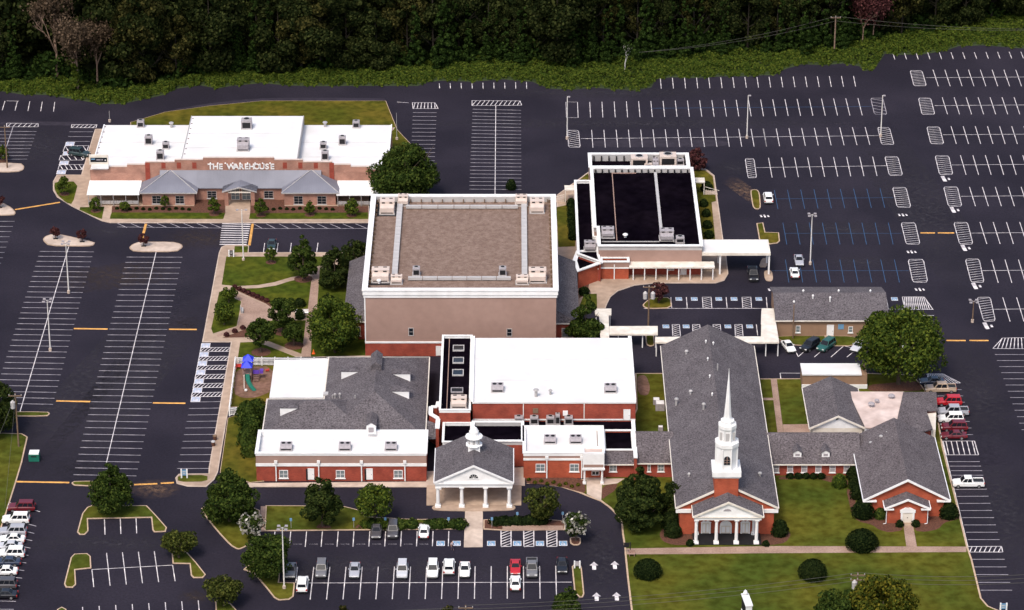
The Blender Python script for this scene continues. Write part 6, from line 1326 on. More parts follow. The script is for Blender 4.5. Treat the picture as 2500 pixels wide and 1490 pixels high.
# grasses and leaf litter spilling on the tarmac edge
WOOD = []
KINDS = [('round','leaf_wood',6.6,2.5,20),('egg','leaf_wood',6.0,2,21),('round','leaf_olive',5.6,3,18),('vase','leaf_olive',6.2,2,19),('egg','leaf_wood',5.4,1.5,17)]
for i, (k, m, r, z0, z1) in enumerate(KINDS): WOOD.append((mesh_cards('crown', crown_pts(k, r, z0, z1, 8500, .33, 50+i, ncl=26, fill=.5, crad=.40), m), trunk_mb(z0*1.1, z1*.8, .26, 60+i, r).mesh('trunk', 'bark_dark')))
VINE = []
for i in range(4):                    # several hanging vine columns to a tree
    rg = random.Random(90+i); parts_ = []
    for j in range(4):
        hh = rg.uniform(8, 19); parts_.append(crown_pts('vine', rg.uniform(1.3, 2.3), .1, hh, 2300, .27, 80+i*7+j, ncl=44, fill=.6, crad=.32)+np.array([rg.uniform(-4.5,4.5), rg.uniform(-5.5,-1.5), 0]))
    VINE.append(mesh_cards('vines', np.vstack(parts_), 'leaf_vine'))
rr_ = random.Random(11)
xs_ = -300.0; i = 0
WORDS = ['dark round-crowned','tall egg-crowned','olive rounded','olive spreading','slim dark']
while xs_ < 2800:
    py = float(interp(TOPP, xs_))-rr_.uniform(0, 14); p = W((xs_, py)); viney = (1000 < xs_ < 2060 or 560 < xs_ < 640 or xs_ < 60) and rr_.random() < .78
    if not (80 < xs_ < 250) and not (2070 < xs_ < 2170):
        s = rr_.uniform(.78, 1.2); k = rr_.randrange(len(WOOD))
        if xs_ > 2150: s *= .85
        o = empty('woodland_tree', (p.x,p.y,0), ('vine-draped tree at the front edge of the wood' if viney else WORDS[k]+' tree at the front edge of the wood'), 'tree', 'front row of the wood, '+('vine-draped' if viney else WORDS[k]))
        o.rotation_euler.z = rr_.uniform(0, 6.28) if not viney else rr_.uniform(-.5, .5); o.scale = (s, s, s*rr_.uniform(.95,1.1))
        cr_ = link(bpy.data.objects.new('crown', WOOD[k][0]), o); link(bpy.data.objects.new('trunk', WOOD[k][1]), o)
        if viney: cr_.scale = (.72,.72,.82); cr_.location = (0,1.8,3.5)
        if viney: link(bpy.data.objects.new('vines', VINE[i % 4]), o)
    xs_ += rr_.uniform(44, 88); i += 1
# deeper wood: one mass
Vs = []
for rowi in range(1, 7):
    xs_ = -420.0+rowi*17
    while xs_ < 2950:
        py = float(interp(TOPP, min(max(xs_,-250),2750)))-rowi*26-rr_.uniform(0, 14)
        p = W((xs_, py)); k = rr_.randrange(len(KINDS)); kk = KINDS[k]
        s = rr_.uniform(.9, 1.2); pts = crown_pts(kk[0], kk[2]*s, kk[3]*.6, kk[4]*s, 2100, .55, rr_.randrange(9999), ncl=34, crad=.33)
        Vs.append(pts+np.array([p.x, p.y, 0])); xs_ += rr_.uniform(62, 92)
A = np.vstack(Vs); wd = bpy.data.objects.new('wood', mesh_cards('wood', A, 'leaf_wood')); link(wd); tag(wd, 'dark dense wood filling the background behind the vine bank', 'wood', kind='stuff')
# undergrowth at the foot of the wood
n = 42000; xs = rng.uniform(-240, 2740, n); yu = interp(TOPP, xs)-rng.uniform(-4, 30, n); un, vn = (xs-1250)/FPX, (yu-745)/FPX; Yd = CAMH*(ct-vn*st)/(vn*ct+st)
X = un*(Yd*ct+CAMH*st); Y = Yd+CAMY; Zk = rng.uniform(0, 1, n)*(2.6+1.8*np.sin(X*.4)+1.5*np.sin(X*.17+1)+1.0*np.sin(X*1.1+Y)); N = rng.normal(size=(n,3)); N[:,1] -= .6; N /= np.linalg.norm(N, axis=1)[:,None]
ug = bpy.data.objects.new('undergrowth', mesh_cards('undergrowth', cards(np.stack([X,Y,np.abs(Zk)],1), N, .45, rng), 'leaf_vine')); link(ug); tag(ug, 'deep green undergrowth and creepers at the foot of the wood', 'undergrowth', kind='stuff')
# bare brown trees
def bare(px, h, spread, label, seed, leaf, nleaf, bark='bark_pale', col_r=.32):
    rg = random.Random(seed); b = MB(); tips = []
    def grow(p, d, l, r, lev):
        q = p+d*l; b.tube(p, q, r, r*.62, 6 if lev < 2 else 4); tips.append(q)
        if lev >= 4: return
        for _ in range(3 if lev < 3 else 2):
            dd = (d+Vector((rg.uniform(-1,1),rg.uniform(-1,1),rg.uniform(-.1,.75)))*spread).normalized(); grow(q, dd, l*rg.uniform(.6,.82), r*.6, lev+1)
    p = W(px); grow(Vector((0,0,-.2)), Vector((.03,0,1)), h*.3, col_r, 0)
    o = empty('bare_tree', (p.x,p.y,0), label, 'tree', 'bare brown trees'); link(bpy.data.objects.new('trunk', b.mesh('trunk', bark)), o)
    T = np.array([tuple(t) for t in tips]); g2 = np.random.default_rng(seed); T = T[g2.integers(len(T)//3, len(T), nleaf)]+g2.normal(size=(nleaf,3))*.9; N_ = g2.normal(size=(nleaf,3)); N_ /= np.linalg.norm(N_, axis=1)[:,None]
    link(bpy.data.objects.new('crown', mesh_cards('crown', cards(T, N_, .28, g2), leaf)), o); return o
bare((140,197), 23, .62, 'leafless pale brown tree with leaning trunk at the far left of the wood', 4, 'leaf_brown', 4200, col_r=.4)
bare((190,228), 21, .68, 'tall half-dead tree with a vine-wrapped trunk at the left of the wood', 8, 'leaf_brown', 4600, col_r=.36)
bare((238,214), 19, .62, 'brown twiggy tree right of the half-dead tree at the left of the wood', 23, 'leaf_brown', 3600, col_r=.28)
p = W((186,230)); o = empty('vine_column', (p.x,p.y,0), 'green vine column climbing the trunk of the half-dead tree', 'vines'); link(bpy.data.objects.new('vines', mesh_cards('vines', crown_pts('vine', 1.6, .2, 9, 1800, .32, 91, ncl=40, fill=.6), 'leaf_kudzu')), o)
bare((342,188), 12, .6, 'thin pale trunk with olive leaves showing in the left part of the wood', 12, 'leaf_olive', 900, col_r=.22)
bare((2105,108), 14, .5, 'reddish brown dead brush tree at the right end of the wood', 15, 'leaf_red', 3600, col_r=.2); bare((2130,104), 12, .5, 'smaller reddish dead tree beside the power pole on the right', 17, 'leaf_red', 2600, col_r=.18)
bare((1525,176), 8, .4, 'broken pale snag in front of the vine-draped trees', 19, 'leaf_vine', 300, 'pole_white', .18)
# ---------------------------------------------------------------- vehicles
mat('car_glass', (.009,.011,.016), .25, .1, spec=.18); mat('tyre', (.015,.015,.016), .9, .1); mat('rim', (.35,.34,.34), .4, .1, metal=.6); mat('headlight', (.7,.7,.68), .2, .05, spec=.5); mat('taillight', (.35,.02,.015), .3, .1, spec=.5); mat('trim_black', (.02,.02,.022), .6, .1)
def paint(name, c, rough=.28, metal=0.):
    m = mat(name, c, rough, .03, .8, metal=metal, spec=.5); m.node_tree.nodes['Principled BSDF'].inputs['Coat Weight'].default_value = .35; return name
for nm, c in (('paint_white',(.78,.77,.75)),('paint_silver',(.36,.36,.39)),('paint_dark_grey',(.07,.065,.07)),('paint_grey',(.15,.145,.15)),('paint_black',(.01,.01,.013)),('paint_red',(.42,.012,.018)),('paint_maroon',(.12,.008,.014)),('paint_green',(.015,.085,.07)),('paint_navy',(.02,.03,.06)),('paint_tan',(.42,.31,.22)),('paint_dark_green',(.02,.04,.042)),('paint_pale_silver',(.5,.5,.52))): paint(nm, c)
TYPES = {
 'sedan': dict(L=4.7, W=1.82, hull=[(-2.35,.70,.74),(-2.22,.90,.85),(-1.4,.97,.91),(.95,.94,.91),(1.95,.82,.87),(2.25,.70,.80),(2.36,.58,.70)], cab=(-1.75,.95,-1.0,.15,1.44,.80,.60), base=.95),
 'suv': dict(L=4.8, W=1.94, hull=[(-2.38,.85,.84),(-2.3,1.06,.92),(-1.4,1.1,.97),(1.0,1.08,.97),(2.0,1.0,.93),(2.3,.88,.86),(2.4,.7,.78)], cab=(-2.28,1.1,-2.05,.35,1.82,.88,.72), base=1.07),
 'pickup': dict(L=5.6, W=1.98, hull=[(-2.8,1.0,.95),(-2.76,1.06,.98),(-.8,1.08,.99),(1.3,1.08,.99),(2.45,1.0,.95),(2.7,.88,.9),(2.8,.7,.82)], cab=(-.75,1.45,-.6,.7,1.86,.88,.72), base=1.07, bed=(-2.68,-.9)),
 'crewcab': dict(L=5.8, W=2.0, hull=[(-2.9,1.0,.95),(-2.86,1.06,.99),(-1.3,1.1,1.0),(1.3,1.1,1.0),(2.5,1.02,.96),(2.8,.88,.9),(2.9,.7,.82)], cab=(-1.3,1.45,-1.15,.7,1.88,.88,.72), base=1.09, bed=(-2.78,-1.45)),
}
def cmesh(k):
    d = TYPES[k]; out = {}
    def sec(y, zt, w): return [(-w*.9,y,.28),(w*.9,y,.28),(w,y,.42),(w,y,zt-.16),(w*.9,y,zt),(-w*.9,y,zt),(-w,y,zt-.16),(-w,y,.42)]
    b = MB(); S_ = [sec(*h) for h in d['hull']]; n = 8
    bed = d.get('bed')
    vs = [v for s in S_ for v in s]; fs = []
    for j in range(len(S_)-1):
        for i in range(n): fs.append((j*n+i, j*n+(i+1)%n, (j+1)*n+(i+1)%n, (j+1)*n+i))
    fs += [tuple(range(n)), tuple(range((len(S_)-1)*n, len(S_)*n))[::-1]]; b.add(vs, fs)
    y0, y1, r0, r1, zr, wb, wt = d['cab']; zb = d['base']-.06
    C = [(-wb,y0,zb),(wb,y0,zb),(wb,y1,zb),(-wb,y1,zb),(-wt,r0,zr),(wt,r0,zr),(wt,r1,zr),(-wt,r1,zr)]
    b.add(C, [(4,5,6,7),(0,1,5,4),(1,2,6,5),(2,3,7,6),(3,0,4,7)])
    b.add([(-wt*.86,r0+.12,zr+.045),(wt*.86,r0+.12,zr+.045),(wt*.86,r1-.12,zr+.045),(-wt*.86,r1-.12,zr+.045)]+C[4:], [(0,1,2,3),(4,5,1,0),(5,6,2,1),(6,7,3,2),(7,4,0,3)])
    for s in (-1, 1): b.box(s*(wb+.07), s*(wb+.24), y1-.62, y1-.44, zb+.05, zb+.22)      # mirrors
    out['body'] = b.mesh('body', 'paint_white')
    V = [Vector(c) for c in C]
    def panel(q, u0, u1, v0, v1, off=.014):
        a, b_, c, e = q; f = lambda u, v: a.lerp(b_, u).lerp(e.lerp(c, u), v); nn = (b_-a).cross(e-a).normalized()*off
        return [f(u0,v0)+nn, f(u1,v0)+nn, f(u1,v1)+nn, f(u0,v1)+nn]
    def pm(name, qs, m='car_glass'):
        q = MB()
        for p in qs: q.add(p, [(0,1,2,3)])
        out[name] = q.mesh(name, m)
    pm('windscreen', [panel([V[2],V[3],V[7],V[6]], .05, .95, .14, .95)])
    pm('rear_window', [panel([V[0],V[1],V[5],V[4]], .07, .93, .22 if k != 'suv' else .3, .92)])
    pm('side_window_r', [panel([V[1],V[2],V[6],V[5]], u0, u1, .16, .90) for u0, u1 in (((.08,.47),(.52,.9)) if not k == 'suv' else ((.05,.3),(.34,.6),(.64,.92)))])
    pm('side_window_l', [panel([V[3],V[0],V[4],V[7]], u0, u1, .16, .90) for u0, u1 in (((.1,.48),(.53,.92)) if not k == 'suv' else ((.08,.36),(.4,.66),(.7,.95)))])
    W2 = d['W']/2
    w = MB(); w.add([(x*.14-.0, .34*math.cos(a), .34*math.sin(a)) for x in (-1,1) for a in [i*math.pi/7 for i in range(14)]], [(i,(i+1)%14,14+(i+1)%14,14+i) for i in range(14)]+[tuple(range(14))[::-1], tuple(range(14,28))])
    out['wheel'] = w.mesh('wheel', 'tyre')
    w = MB(); w.add([(x*.152, .21*math.cos(a), .21*math.sin(a)) for x in (-1,1) for a in [i*math.pi/6 for i in range(12)]], [(i,(i+1)%12,12+(i+1)%12,12+i) for i in range(12)]+[tuple(range(12))[::-1], tuple(range(12,24))])
    out['rim'] = w.mesh('rim', 'rim')
    hy, hz, hw_ = d['hull'][-2]; ty, tz, tw = d['hull'][1]
    out['headlight'] = MB().box(-.2, .2, -.09, .09, -.08, .08).mesh('headlight', 'headlight'); out['taillight'] = MB().box(-.13, .13, -.07, .07, -.14, .14).mesh('taillight', 'taillight')
    out['bumper'] = MB().box(-W2*.88, W2*.88, d['hull'][-1][0]-.06, d['hull'][-1][0]+.04, .32, .52).box(-W2*.88, W2*.88, d['hull'][0][0]-.05, d['hull'][0][0]+.06, .32, .52).mesh('bumper', 'trim_black')
    out['pos'] = dict(wh=[(s*(W2-.13),y,.34) for s in (-1,1) for y in (d['hull'][0][0]+.95, d['hull'][-1][0]-.95)], hl=[(s*hw_*.72,hy+.02,hz-.1) for s in (-1,1)], tl=[(s*tw*.88,d['hull'][0][0]-.0,d['hull'][0][1]-.02) for s in (-1,1)])
    if bed:
        q = MB().box(-.8, .8, bed[0], bed[1], d['base']-.02, d['base']+.012); out['bed'] = q.mesh('bed', 'trim_black')
        q = MB()
        for s in (-1, 1): q.box(s*.82, s*.97, bed[0]-.06, bed[1], d['base']-.05, d['base']+.16)
        q.box(-.82, .82, bed[0]-.08, bed[0]-.001, d['base']-.05, d['base']+.15); out['bed_rail'] = q.mesh('bed_rail', 'paint_white')
    return out
CM = {k: cmesh(k) for k in TYPES}
def car(kind, px, head, color, label, group='parked vehicles', rails=False):
    d = TYPES[kind]; M_ = CM[kind]; p = W(px); a = R(head)
    half = abs(math.cos(a))*d['L']/2+abs(math.sin(a))*d['W']/2
    o = empty({'suv':'parked_suv','sedan':'parked_car','pickup':'pickup_truck','crewcab':'pickup_truck'}[kind], (p.x,p.y+half,0), label, 'truck' if 'ick' in kind or kind == 'crewcab' else 'car', group); o.rotation_euler.z = a
    def put(key, name=None, loc=(0,0,0), par=None, m=None):
        c = bpy.data.objects.new(name or key, M_[key]); c.location = loc; link(c, par or o)
        if m: c.material_slots[0].link = 'OBJECT'; c.material_slots[0].material = MATS[m]
        return c
    put('body', m=color)
    for k in ('windscreen','rear_window'): put(k)
    put('side_window_l', 'side_window'); put('side_window_r', 'side_window'); put('bumper', m=color if rails else None)
    for q in M_['pos']['wh']: w_ = put('wheel', loc=q); put('rim', par=w_)
    for q in M_['pos']['hl']: put('headlight', loc=q)
    for q in M_['pos']['tl']: put('taillight', loc=q)
    if 'bed' in M_: put('bed'); put('bed_rail', m=color)
    return o
F = 'vehicles in the front court'
car('sedan', d2(1105,852), 180, 'paint_dark_grey', 'dark grey car, left of the two dark ones nosed to the hedge', F)
car('suv', d2(1255,850), 180, 'paint_dark_grey', 'dark grey SUV, right of the two dark ones nosed to the hedge', F)
car('sedan', d2(1537,852), 0, 'paint_white', 'white car in the upper row right beside the accessible bays', F)
car('sedan', d2(328,1212), 180, 'paint_grey', 'grey car half hidden behind the leaning tree', F)
car('suv', d2(433,1342), 0, 'paint_white', 'white SUV alone in the lowest row beside the corner island', F)
car('suv', d2(605,1208), 180, 'paint_grey', 'dark grey SUV in the middle row next to the silver car', F)
car('sedan', d2(907,1210), 180, 'paint_silver', 'silver car alone between empty bays of the middle row', F)
car('suv', d2(1340,1215), 180, 'paint_pale_silver', 'silver SUV in the middle row left of the three white vehicles', F)
car('suv', d2(1617,1210), 180, 'paint_white', 'white SUV, first of the three white vehicles in the middle row', F)
car('suv', d2(1765,1180), 0, 'paint_white', 'white small SUV, middle of the three white vehicles', F)
car('sedan', d2(1908,1205), 180, 'paint_white', 'white car, last of the three white vehicles', F)
car('sedan', d3(68,1182), 180, 'paint_red', 'bright red car in the middle row', F)
car('sedan', d3(68,1325), 0, 'paint_white', 'white car directly below the bright red car', F)
car('pickup', d3(218,1205), 180, 'paint_grey', 'grey pickup right of the bright red car', F)
car('sedan', d3(493,1165), 180, 'paint_black', 'black car at the right end of the middle row', F)
N_ = 'vehicles in the north-east lot'
car('suv', b4(63,485), 0, 'paint_white', 'white SUV at the left end of the uppermost blue-lined row', N_)
car('sedan', b4(343,1052), 180, 'paint_silver', 'silver car touching the lowest blue-lined row, behind the white one', N_)
car('sedan', b4(303,1163), 0, 'paint_white', 'white car in the lowest blue-lined row', N_)
car('crewcab', b3(2228,1190), 180, 'paint_black', 'black pickup under the end of the white drive canopy', N_)
car('sedan', b2(155,908), 180, 'paint_dark_green', 'dark car in the bay below the brick hall, by the conical tree', N_)
car('suv', a1(712,1438), 250, 'paint_dark_green', 'dark green vehicle on the hatched marking at the left end of the brick hall', N_)
C_g = 'vehicles below the long tan building'
car('sedan', c4(248,468), 195, 'paint_white', 'white car beside the covered walkway below the tan building', C_g)
car('suv', c4(445,462), 140, 'paint_black', 'black SUV parked at an angle below the tan building', C_g)
car('suv', c4(592,462), 145, 'paint_green', 'teal green SUV parked at an angle below the tan building', C_g)
car('sedan', c4(885,465), 150, 'paint_pale_silver', 'silver car half under the huge spreading tree', C_g)
car('sedan', c4(1335,470), 150, 'paint_white', 'white car glimpsed through the huge spreading tree', C_g)
E_g = 'vehicles at the east wing'
car('sedan', c4(1545,752), 90, 'paint_navy', 'dark blue car at the top of the east column, by the hatched quarter circle', E_g)
car('crewcab', c4(1622,822), 90, 'paint_tan', 'tan pickup at the top of the east column', E_g)
car('suv', c4(1697,940), 90, 'paint_red', 'red SUV beside the shingle roof of the east wing', E_g)
car('crewcab', c4(1733,1030), 90, 'paint_silver', 'grey pickup squeezed behind the white SUV of the east column', E_g)
car('suv', c4(1715,1095), 90, 'paint_white', 'white SUV in the east column', E_g)
car('suv', c4(1745,1170), 90, 'paint_maroon', 'maroon SUV between the white SUV and the dark red car', E_g)
car('sedan', c4(1740,1243), 90, 'paint_maroon', 'dark red car at the lower end of the east column above the hatching', E_g)
car('pickup', d4(1872,382), 90, 'paint_white', 'white pickup alone in the east side lot', E_g)
L_g = 'vehicles along the left verge'
car('suv', d1(190,602), 90, 'paint_maroon', 'maroon SUV, first in the column along the left verge', L_g)
car('suv', d1(140,712), 90, 'paint_white', 'white SUV, second in the column along the left verge', L_g)
car('suv', d1(112,822), 90, 'paint_silver', 'silver SUV, third in the column along the left verge', L_g)
car('sedan', d1(100,888), 90, 'paint_white', 'white car with dark windows, fourth along the left verge', L_g)
car('sedan', d1(75,952), 90, 'paint_pale_silver', 'silver car, fifth along the left verge, half hidden', L_g)
car('suv', d1(95,1022), 90, 'paint_white', 'white SUV with roof rails, sixth along the left verge', L_g)
car('sedan', d1(60,1095), 90, 'paint_navy', 'dark blue car, seventh along the left verge', L_g)
car('sedan', d1(30,1180), 90, 'paint_white', 'white car, eighth along the left verge, cut by the frame', L_g)
car('suv', d1(20,1305), 90, 'paint_dark_grey', 'dark SUV, ninth along the left verge', L_g)
car('sedan', d1(25,1392), 90, 'paint_black', 'black car with red tail lamp, last along the left verge', L_g)
# ---------------------------------------------------------------- speed bumps
def bump(a, b, label, w=.55, h=.09):
    p, q = W(a), W(b); d = (q-p).normalized(); n = Vector((-d.y,d.x,0)); prof_ = [(-w/2,.004),(-w*.32,h*.7),(-w*.12,h),(w*.12,h),(w*.32,h*.7),(w/2,.004)]
    vs = [tuple(e+n*u+Vector((0,0,z))) for e in (p,q) for u, z in prof_]; m = len(prof_)
    MB().add(vs, [(i,i+1,m+i+1,m+i) for i in range(m-1)]+[tuple(range(m))[::-1],tuple(range(m,2*m)),(0,m,2*m-1,m-1)]).build('speed_bump', 'yellow', None, label, 'speed bump', 'yellow speed bumps')
for a, b, t in ((b1(135,527),b1(542,461),'slanting across the drive left of the brick hall'),(b1(1322,657),b1(1288,785),'between the brick hall kerb and the rounded island'),(b1(2288,657),b1(2258,852),'right beside the striped crossing'),
        (c1(670,232),c1(975,236),'upper one between the two west rows'),(c1(1530,238),c1(1782,240),'upper one between the west rows and the courtyard'),(c1(510,887),c1(818,893),'lower one between the two west rows'),(c1(1385,905),c1(1680,908),'lower one left of the accessible bays'),
        (d1(150,320),d1(628,328),'long one at the left verge above the maroon SUV'),(d1(1215,347),d1(1425,338),'left half of the pair above the egg-shaped tree drive'),(d1(1455,335),d1(1575,328),'right half of the pair next to the blue sign island'),
        (b4(1435,738),b4(1567,738),'left half of the pair between the hatched islands'),(b4(1592,738),b4(1740,738),'right half of the pair between the hatched islands'),(c4(1670,340),c4(1845,340),'left half of the pair right of the huge tree'),(c4(1880,340),c4(2052,340),'right half of the pair right of the huge tree')):
    bump(a, b, 'yellow speed bump, '+t)
# ---------------------------------------------------------------- lamp posts, power poles, wires
def lamp(base, top, label, heads=4, m='pole_white', arm=.9, r=.14, group='parking lot lamp posts'):
    p = W(base); h = AT((base[0], top), p.y)[1]; o = empty('lamp_post', p, label, 'lamp post', group)
    MB().tube((p.x,p.y,0), (p.x,p.y,h), r, r*.6, 8).build('pole', m, o); MB().lathe([(.3,0),(.3,.6),(.2,.62)], p.x, p.y, 10).build('footing', 'pale_concrete', o)
    for i in range(heads):
        a = R(45+360*i/max(heads,1)) if heads > 2 else R(180*i); e = (p.x+arm*math.cos(a), p.y+arm*math.sin(a))
        MB().tube((p.x,p.y,h-.15), (*e,h-.05), .05, n=5).build('arm', 'unit_grey', o); MB().box(e[0]-.26, e[0]+.26, e[1]-.22, e[1]+.22, h-.16, h+.04).build('lamp_head', 'unit_grey', o)
lamp((168,716), 592, 'lamp post with four heads in the second west row, upper one'); lamp((123,857), 733, 'lamp post with four heads in the second west row, lower one')
lamp((594.5,637), 512, 'white lamp post with two heads beside the striped crossing', 2); lamp((694,1438), 1288, 'lamp post on the corner island in front of the leaning tree')
lamp((1384.5,340), 236, 'slim lamp post at the left end of the far rows', 1, arm=.35); lamp((1823.5,338), 233, 'slim lamp post in the middle of the far rows', 1, arm=.35); lamp((2150,334), 233, 'slim lamp post at the right end of the far rows', 1, arm=.35)
lamp((1978,646), 524, 'lamp post with four heads in the blue-lined rows'); lamp((969,342), 276, 'thin post at the right back corner of the brick hall', 0, 'galv', r=.07); lamp((268,298), 271, 'thin post behind the left back corner of the brick hall', 0, 'galv', r=.07)
lamp((2374,787), 735, 'short lamp post in the hatched corner behind the huge tree', 4, 'wood_pole'); 
def power(base, top, label, arms=1, tr=0, m='wood_pole', r=.17):
    p = W(base); h = AT((base[0], top), p.y)[1]; o = empty('power_pole', p, label, 'power pole', 'power poles')
    MB().tube((p.x,p.y,-.1), (p.x,p.y,h), r, r*.7, 8).build('pole', m, o)
    for i in range(arms):
        z = h-.5-i*.9; MB().box(p.x-1.2, p.x+1.2, p.y-.22, p.y-.08, z, z+.16).build('crossarm', m, o)
        for dx in (-1.1, 0, 1.1): MB().lathe([(.07,z+.161),(.09,z+.3),(.04,z+.42)], p.x+dx, p.y-.15, 6).build('insulator', 'galv', o)
    for i in range(tr):
        x = p.x+(-.75 if i else .75) if tr > 1 else p.x-.5; MB().lathe([(.1,h-2.9),(.42,h-2.8),(.44,h-1.6),(.3,h-1.45),(.06,h-1.2)], x, p.y-.3, 10).build('transformer', 'duct', o)
    return Vector((p.x,p.y,h))
P1 = power((1583,795), 696, 'wooden power pole with two grey transformers on the court island', 1, 2); P2 = power((2036.6,129), 39, 'tall pale power pole on the vine bank', 1, 0, 'bark_pale', .2)
P3 = power((46,1092), 961, 'wooden power pole at the top of the left verge', 1, 1); P4 = power((18,411), 306, 'wooden pole on the island at the upper left edge', 1); P5 = power((1935.5,828), 744, 'reddish wooden pole in front of the long tan building', 0, 0, 'wood_pole', .14)
P6 = power((2088,1528), 1398, 'wooden power pole with white transformer among the lower right treetops', 2, 1); P7 = power((1138,1622), 1478, 'power pole whose top shows at the bottom edge', 2, 0); P8 = power((2620,1545), 1392, 'power pole beyond the right edge', 2, 0)
P9 = power((1344,850), 773, 'thin brown pole behind the gymnasium roof against the tan wall', 0, 0, 'wood_pole', .1)
def wire(a, b, label, sag=1.0, r=.03):
    a, b = Vector(a), Vector(b); q = MB(); n = 14; pts = [a.lerp(b, i/n)-Vector((0,0,sag*4*(i/n)*(1-i/n))) for i in range(n+1)]
    for i in range(n): q.tube(pts[i], pts[i+1], r, n=4)
    q.build('power_line', 'wire', None, label, 'wire', 'power lines')
for i, dz in enumerate((.1, -.6, -1.4)):
    wire(P7+Vector((0,-.2,dz)), P6+Vector((0,-.2,dz)), 'overhead wire across the lower lawn, '+('top','middle','bottom')[i]+' strand left of the transformer pole'); wire(P6+Vector((.2,-.2,dz)), P8+Vector((0,-.2,dz)), 'overhead wire across the lower lawn, '+('top','middle','bottom')[i]+' strand right of the transformer pole')
for i, dz in enumerate((0, -1.2)):
    wire(P2+Vector((0,-.2,dz)), W((1560,128), 9-i), 'overhead wire in front of the wood left of the pale pole, '+('upper','lower')[i], 1.2); wire(P2+Vector((0,-.2,dz)), W((2640,70), 9-i), 'overhead wire in front of the wood right of the pale pole, '+('upper','lower')[i], 1.2)
wire(P7+Vector((0,-.2,-.3)), W((-80,1500), 9), 'overhead wire running left along the bottom edge', .8)
wire(P3+Vector((0,0,-1)), W((12,1240), .2), 'slanting guy wire of the left verge pole', 0, .025); wire(P3+Vector((0,0,-.4)), W((-120,1330), 8), 'overhead wire leaving the left verge pole', .6)
# ---------------------------------------------------------------- playground
def fence(pts, label):
    pts = [W(p) for p in pts]; o = empty('picket_fence', (pts[0].x,pts[0].y,.12), label, 'fence', 'white playground fences'); H_ = 1.65
    pk = MB(); rl = MB()
    for a, b in zip(pts, pts[1:]):
        d = b-a; n = max(1, round(d.length/2.4)); u = d.normalized(); nn = Vector((-u.y,u.x,0))
        for i in range(n+1):
            q = a.lerp(b, i/n); MB().box(q.x-.09, q.x+.09, q.y-.09, q.y+.09, .12, H_+.3).build('post', 'white', o)
        for z in (.35, 1.2, 1.62): rl.add([tuple(e+nn*s*.03+Vector((0,0,zz))) for e in (a,b) for s, zz in ((-1-2*(z>1.5),z),(1+2*(z>1.5),z),(1+2*(z>1.5),z+.12),(-1-2*(z>1.5),z+.12))], [(0,1,5,4),(1,2,6,5),(2,3,7,6),(3,0,4,7)])
        m = int(d.length/.24)
        for i in range(m):
            q = a.lerp(b, (i+.5)/m); e = u*.055; pk.add([tuple(q-e+nn*.035+Vector((0,0,.2))), tuple(q+e+nn*.035+Vector((0,0,.2))), tuple(q+e+nn*.035+Vector((0,0,1.7))), tuple(q-e+nn*.035+Vector((0,0,1.7)))], [(0,1,2,3)])
    rl.build('rails', 'white', o); pk.build('pickets', 'white', o, kind='stuff')
fence([k1(148,312), c2(665,575)], 'white picket fence along the back of the playground'); fence([k1(140,318), k1(2,1452)], 'white picket fence along the sidewalk side of the playground'); fence([k1(10,1458), k1(780,1400)], 'white picket fence below the playground')
mat('play_blue', (.02,.04,.62), .5, .05); mat('play_purple', (.11,.05,.38), .5, .05); mat('play_green', (.015,.13,.09), .4, .05); mat('play_post', (.26,.16,.13), .7, .1); mat('play_red', (.45,.05,.04), .5, .05); mat('orange', (.75,.13,.02), .6, .05)
q = W(k1(420,640)); o = empty('play_structure', (q.x,q.y,.16), 'playground tower with two blue pyramid roofs and a curved green slide', 'play structure'); x, y = q.x, q.y
for tx, ty, zr in ((0,2.2,3.4),(-.1,.2,3.0)):
    for dx in (-.8,.8):
        for dy in (-.8,.8): MB().tube((x+tx+dx,y+ty+dy,.16), (x+tx+dx,y+ty+dy,zr), .07).build('post', 'play_post', o)
    MB().box(x+tx-.85, x+tx+.85, y+ty-.85, y+ty+.85, 1.3, 1.42).build('deck', 'play_post', o)
    r_ = MB().add([(x+tx-1.05,y+ty-1.05,zr),(x+tx+1.05,y+ty-1.05,zr),(x+tx+1.05,y+ty+1.05,zr),(x+tx-1.05,y+ty+1.05,zr),(x+tx,y+ty,zr+1.1)], [(0,1,4),(1,2,4),(2,3,4),(3,0,4),(0,3,2,1)]).build('tower_roof', 'play_blue', o)
b = MB(); prev = None
for i in range(9):
    t = i/8; cxx, cyy, czz = x+.0+1.5*t**2.2, y-.7-4.2*t, 1.45*(1-t)**1.15+.22
    sec_ = [(cxx-.45,cyy,czz+.3),(cxx-.3,cyy,czz),(cxx+.3,cyy,czz),(cxx+.45,cyy,czz+.3)]
    if prev: b.add(prev+sec_, [(0,1,5,4),(1,2,6,5),(2,3,7,6)])
    prev = sec_
b.build('slide', 'play_green', o); MB().tube((x-.65,y-.65,1.45), (x-.4,y-4.2,.3), .06).build('slide_rail', 'cream', o)
MB().box(x+1.0, x+2.2, y+.2, y+1.4, 1.2, 1.3).build('side_deck', 'play_post', o); MB().box(x+1.0, x+2.2, y+.15, y+.2, 1.31, 2.1).build('panel', 'play_purple', o); MB().box(x+2.25, x+2.9, y+.3, y+1.2, 1.3, 1.9).build('panel', 'play_purple', o)
for dx in (1.05, 2.15): MB().tube((x+dx,y+.3,.16), (x+dx,y+.3,2.2), .07).build('post', 'play_post', o)
for i in range(4): MB().box(x+1.1, x+2.1, y-.2-i*.25, y-i*.25, .3+.22*(3-i), .36+.22*(3-i)).build('step', 'play_post', o)
q = W(k1(375,905)); MB().lathe([(.05,.17),(.24,.25),(.3,.42),(.24,.6),(.05,.68)], q.x, q.y, 10).build('ball', 'white', None, 'white ball lying left of the slide foot', 'ball')
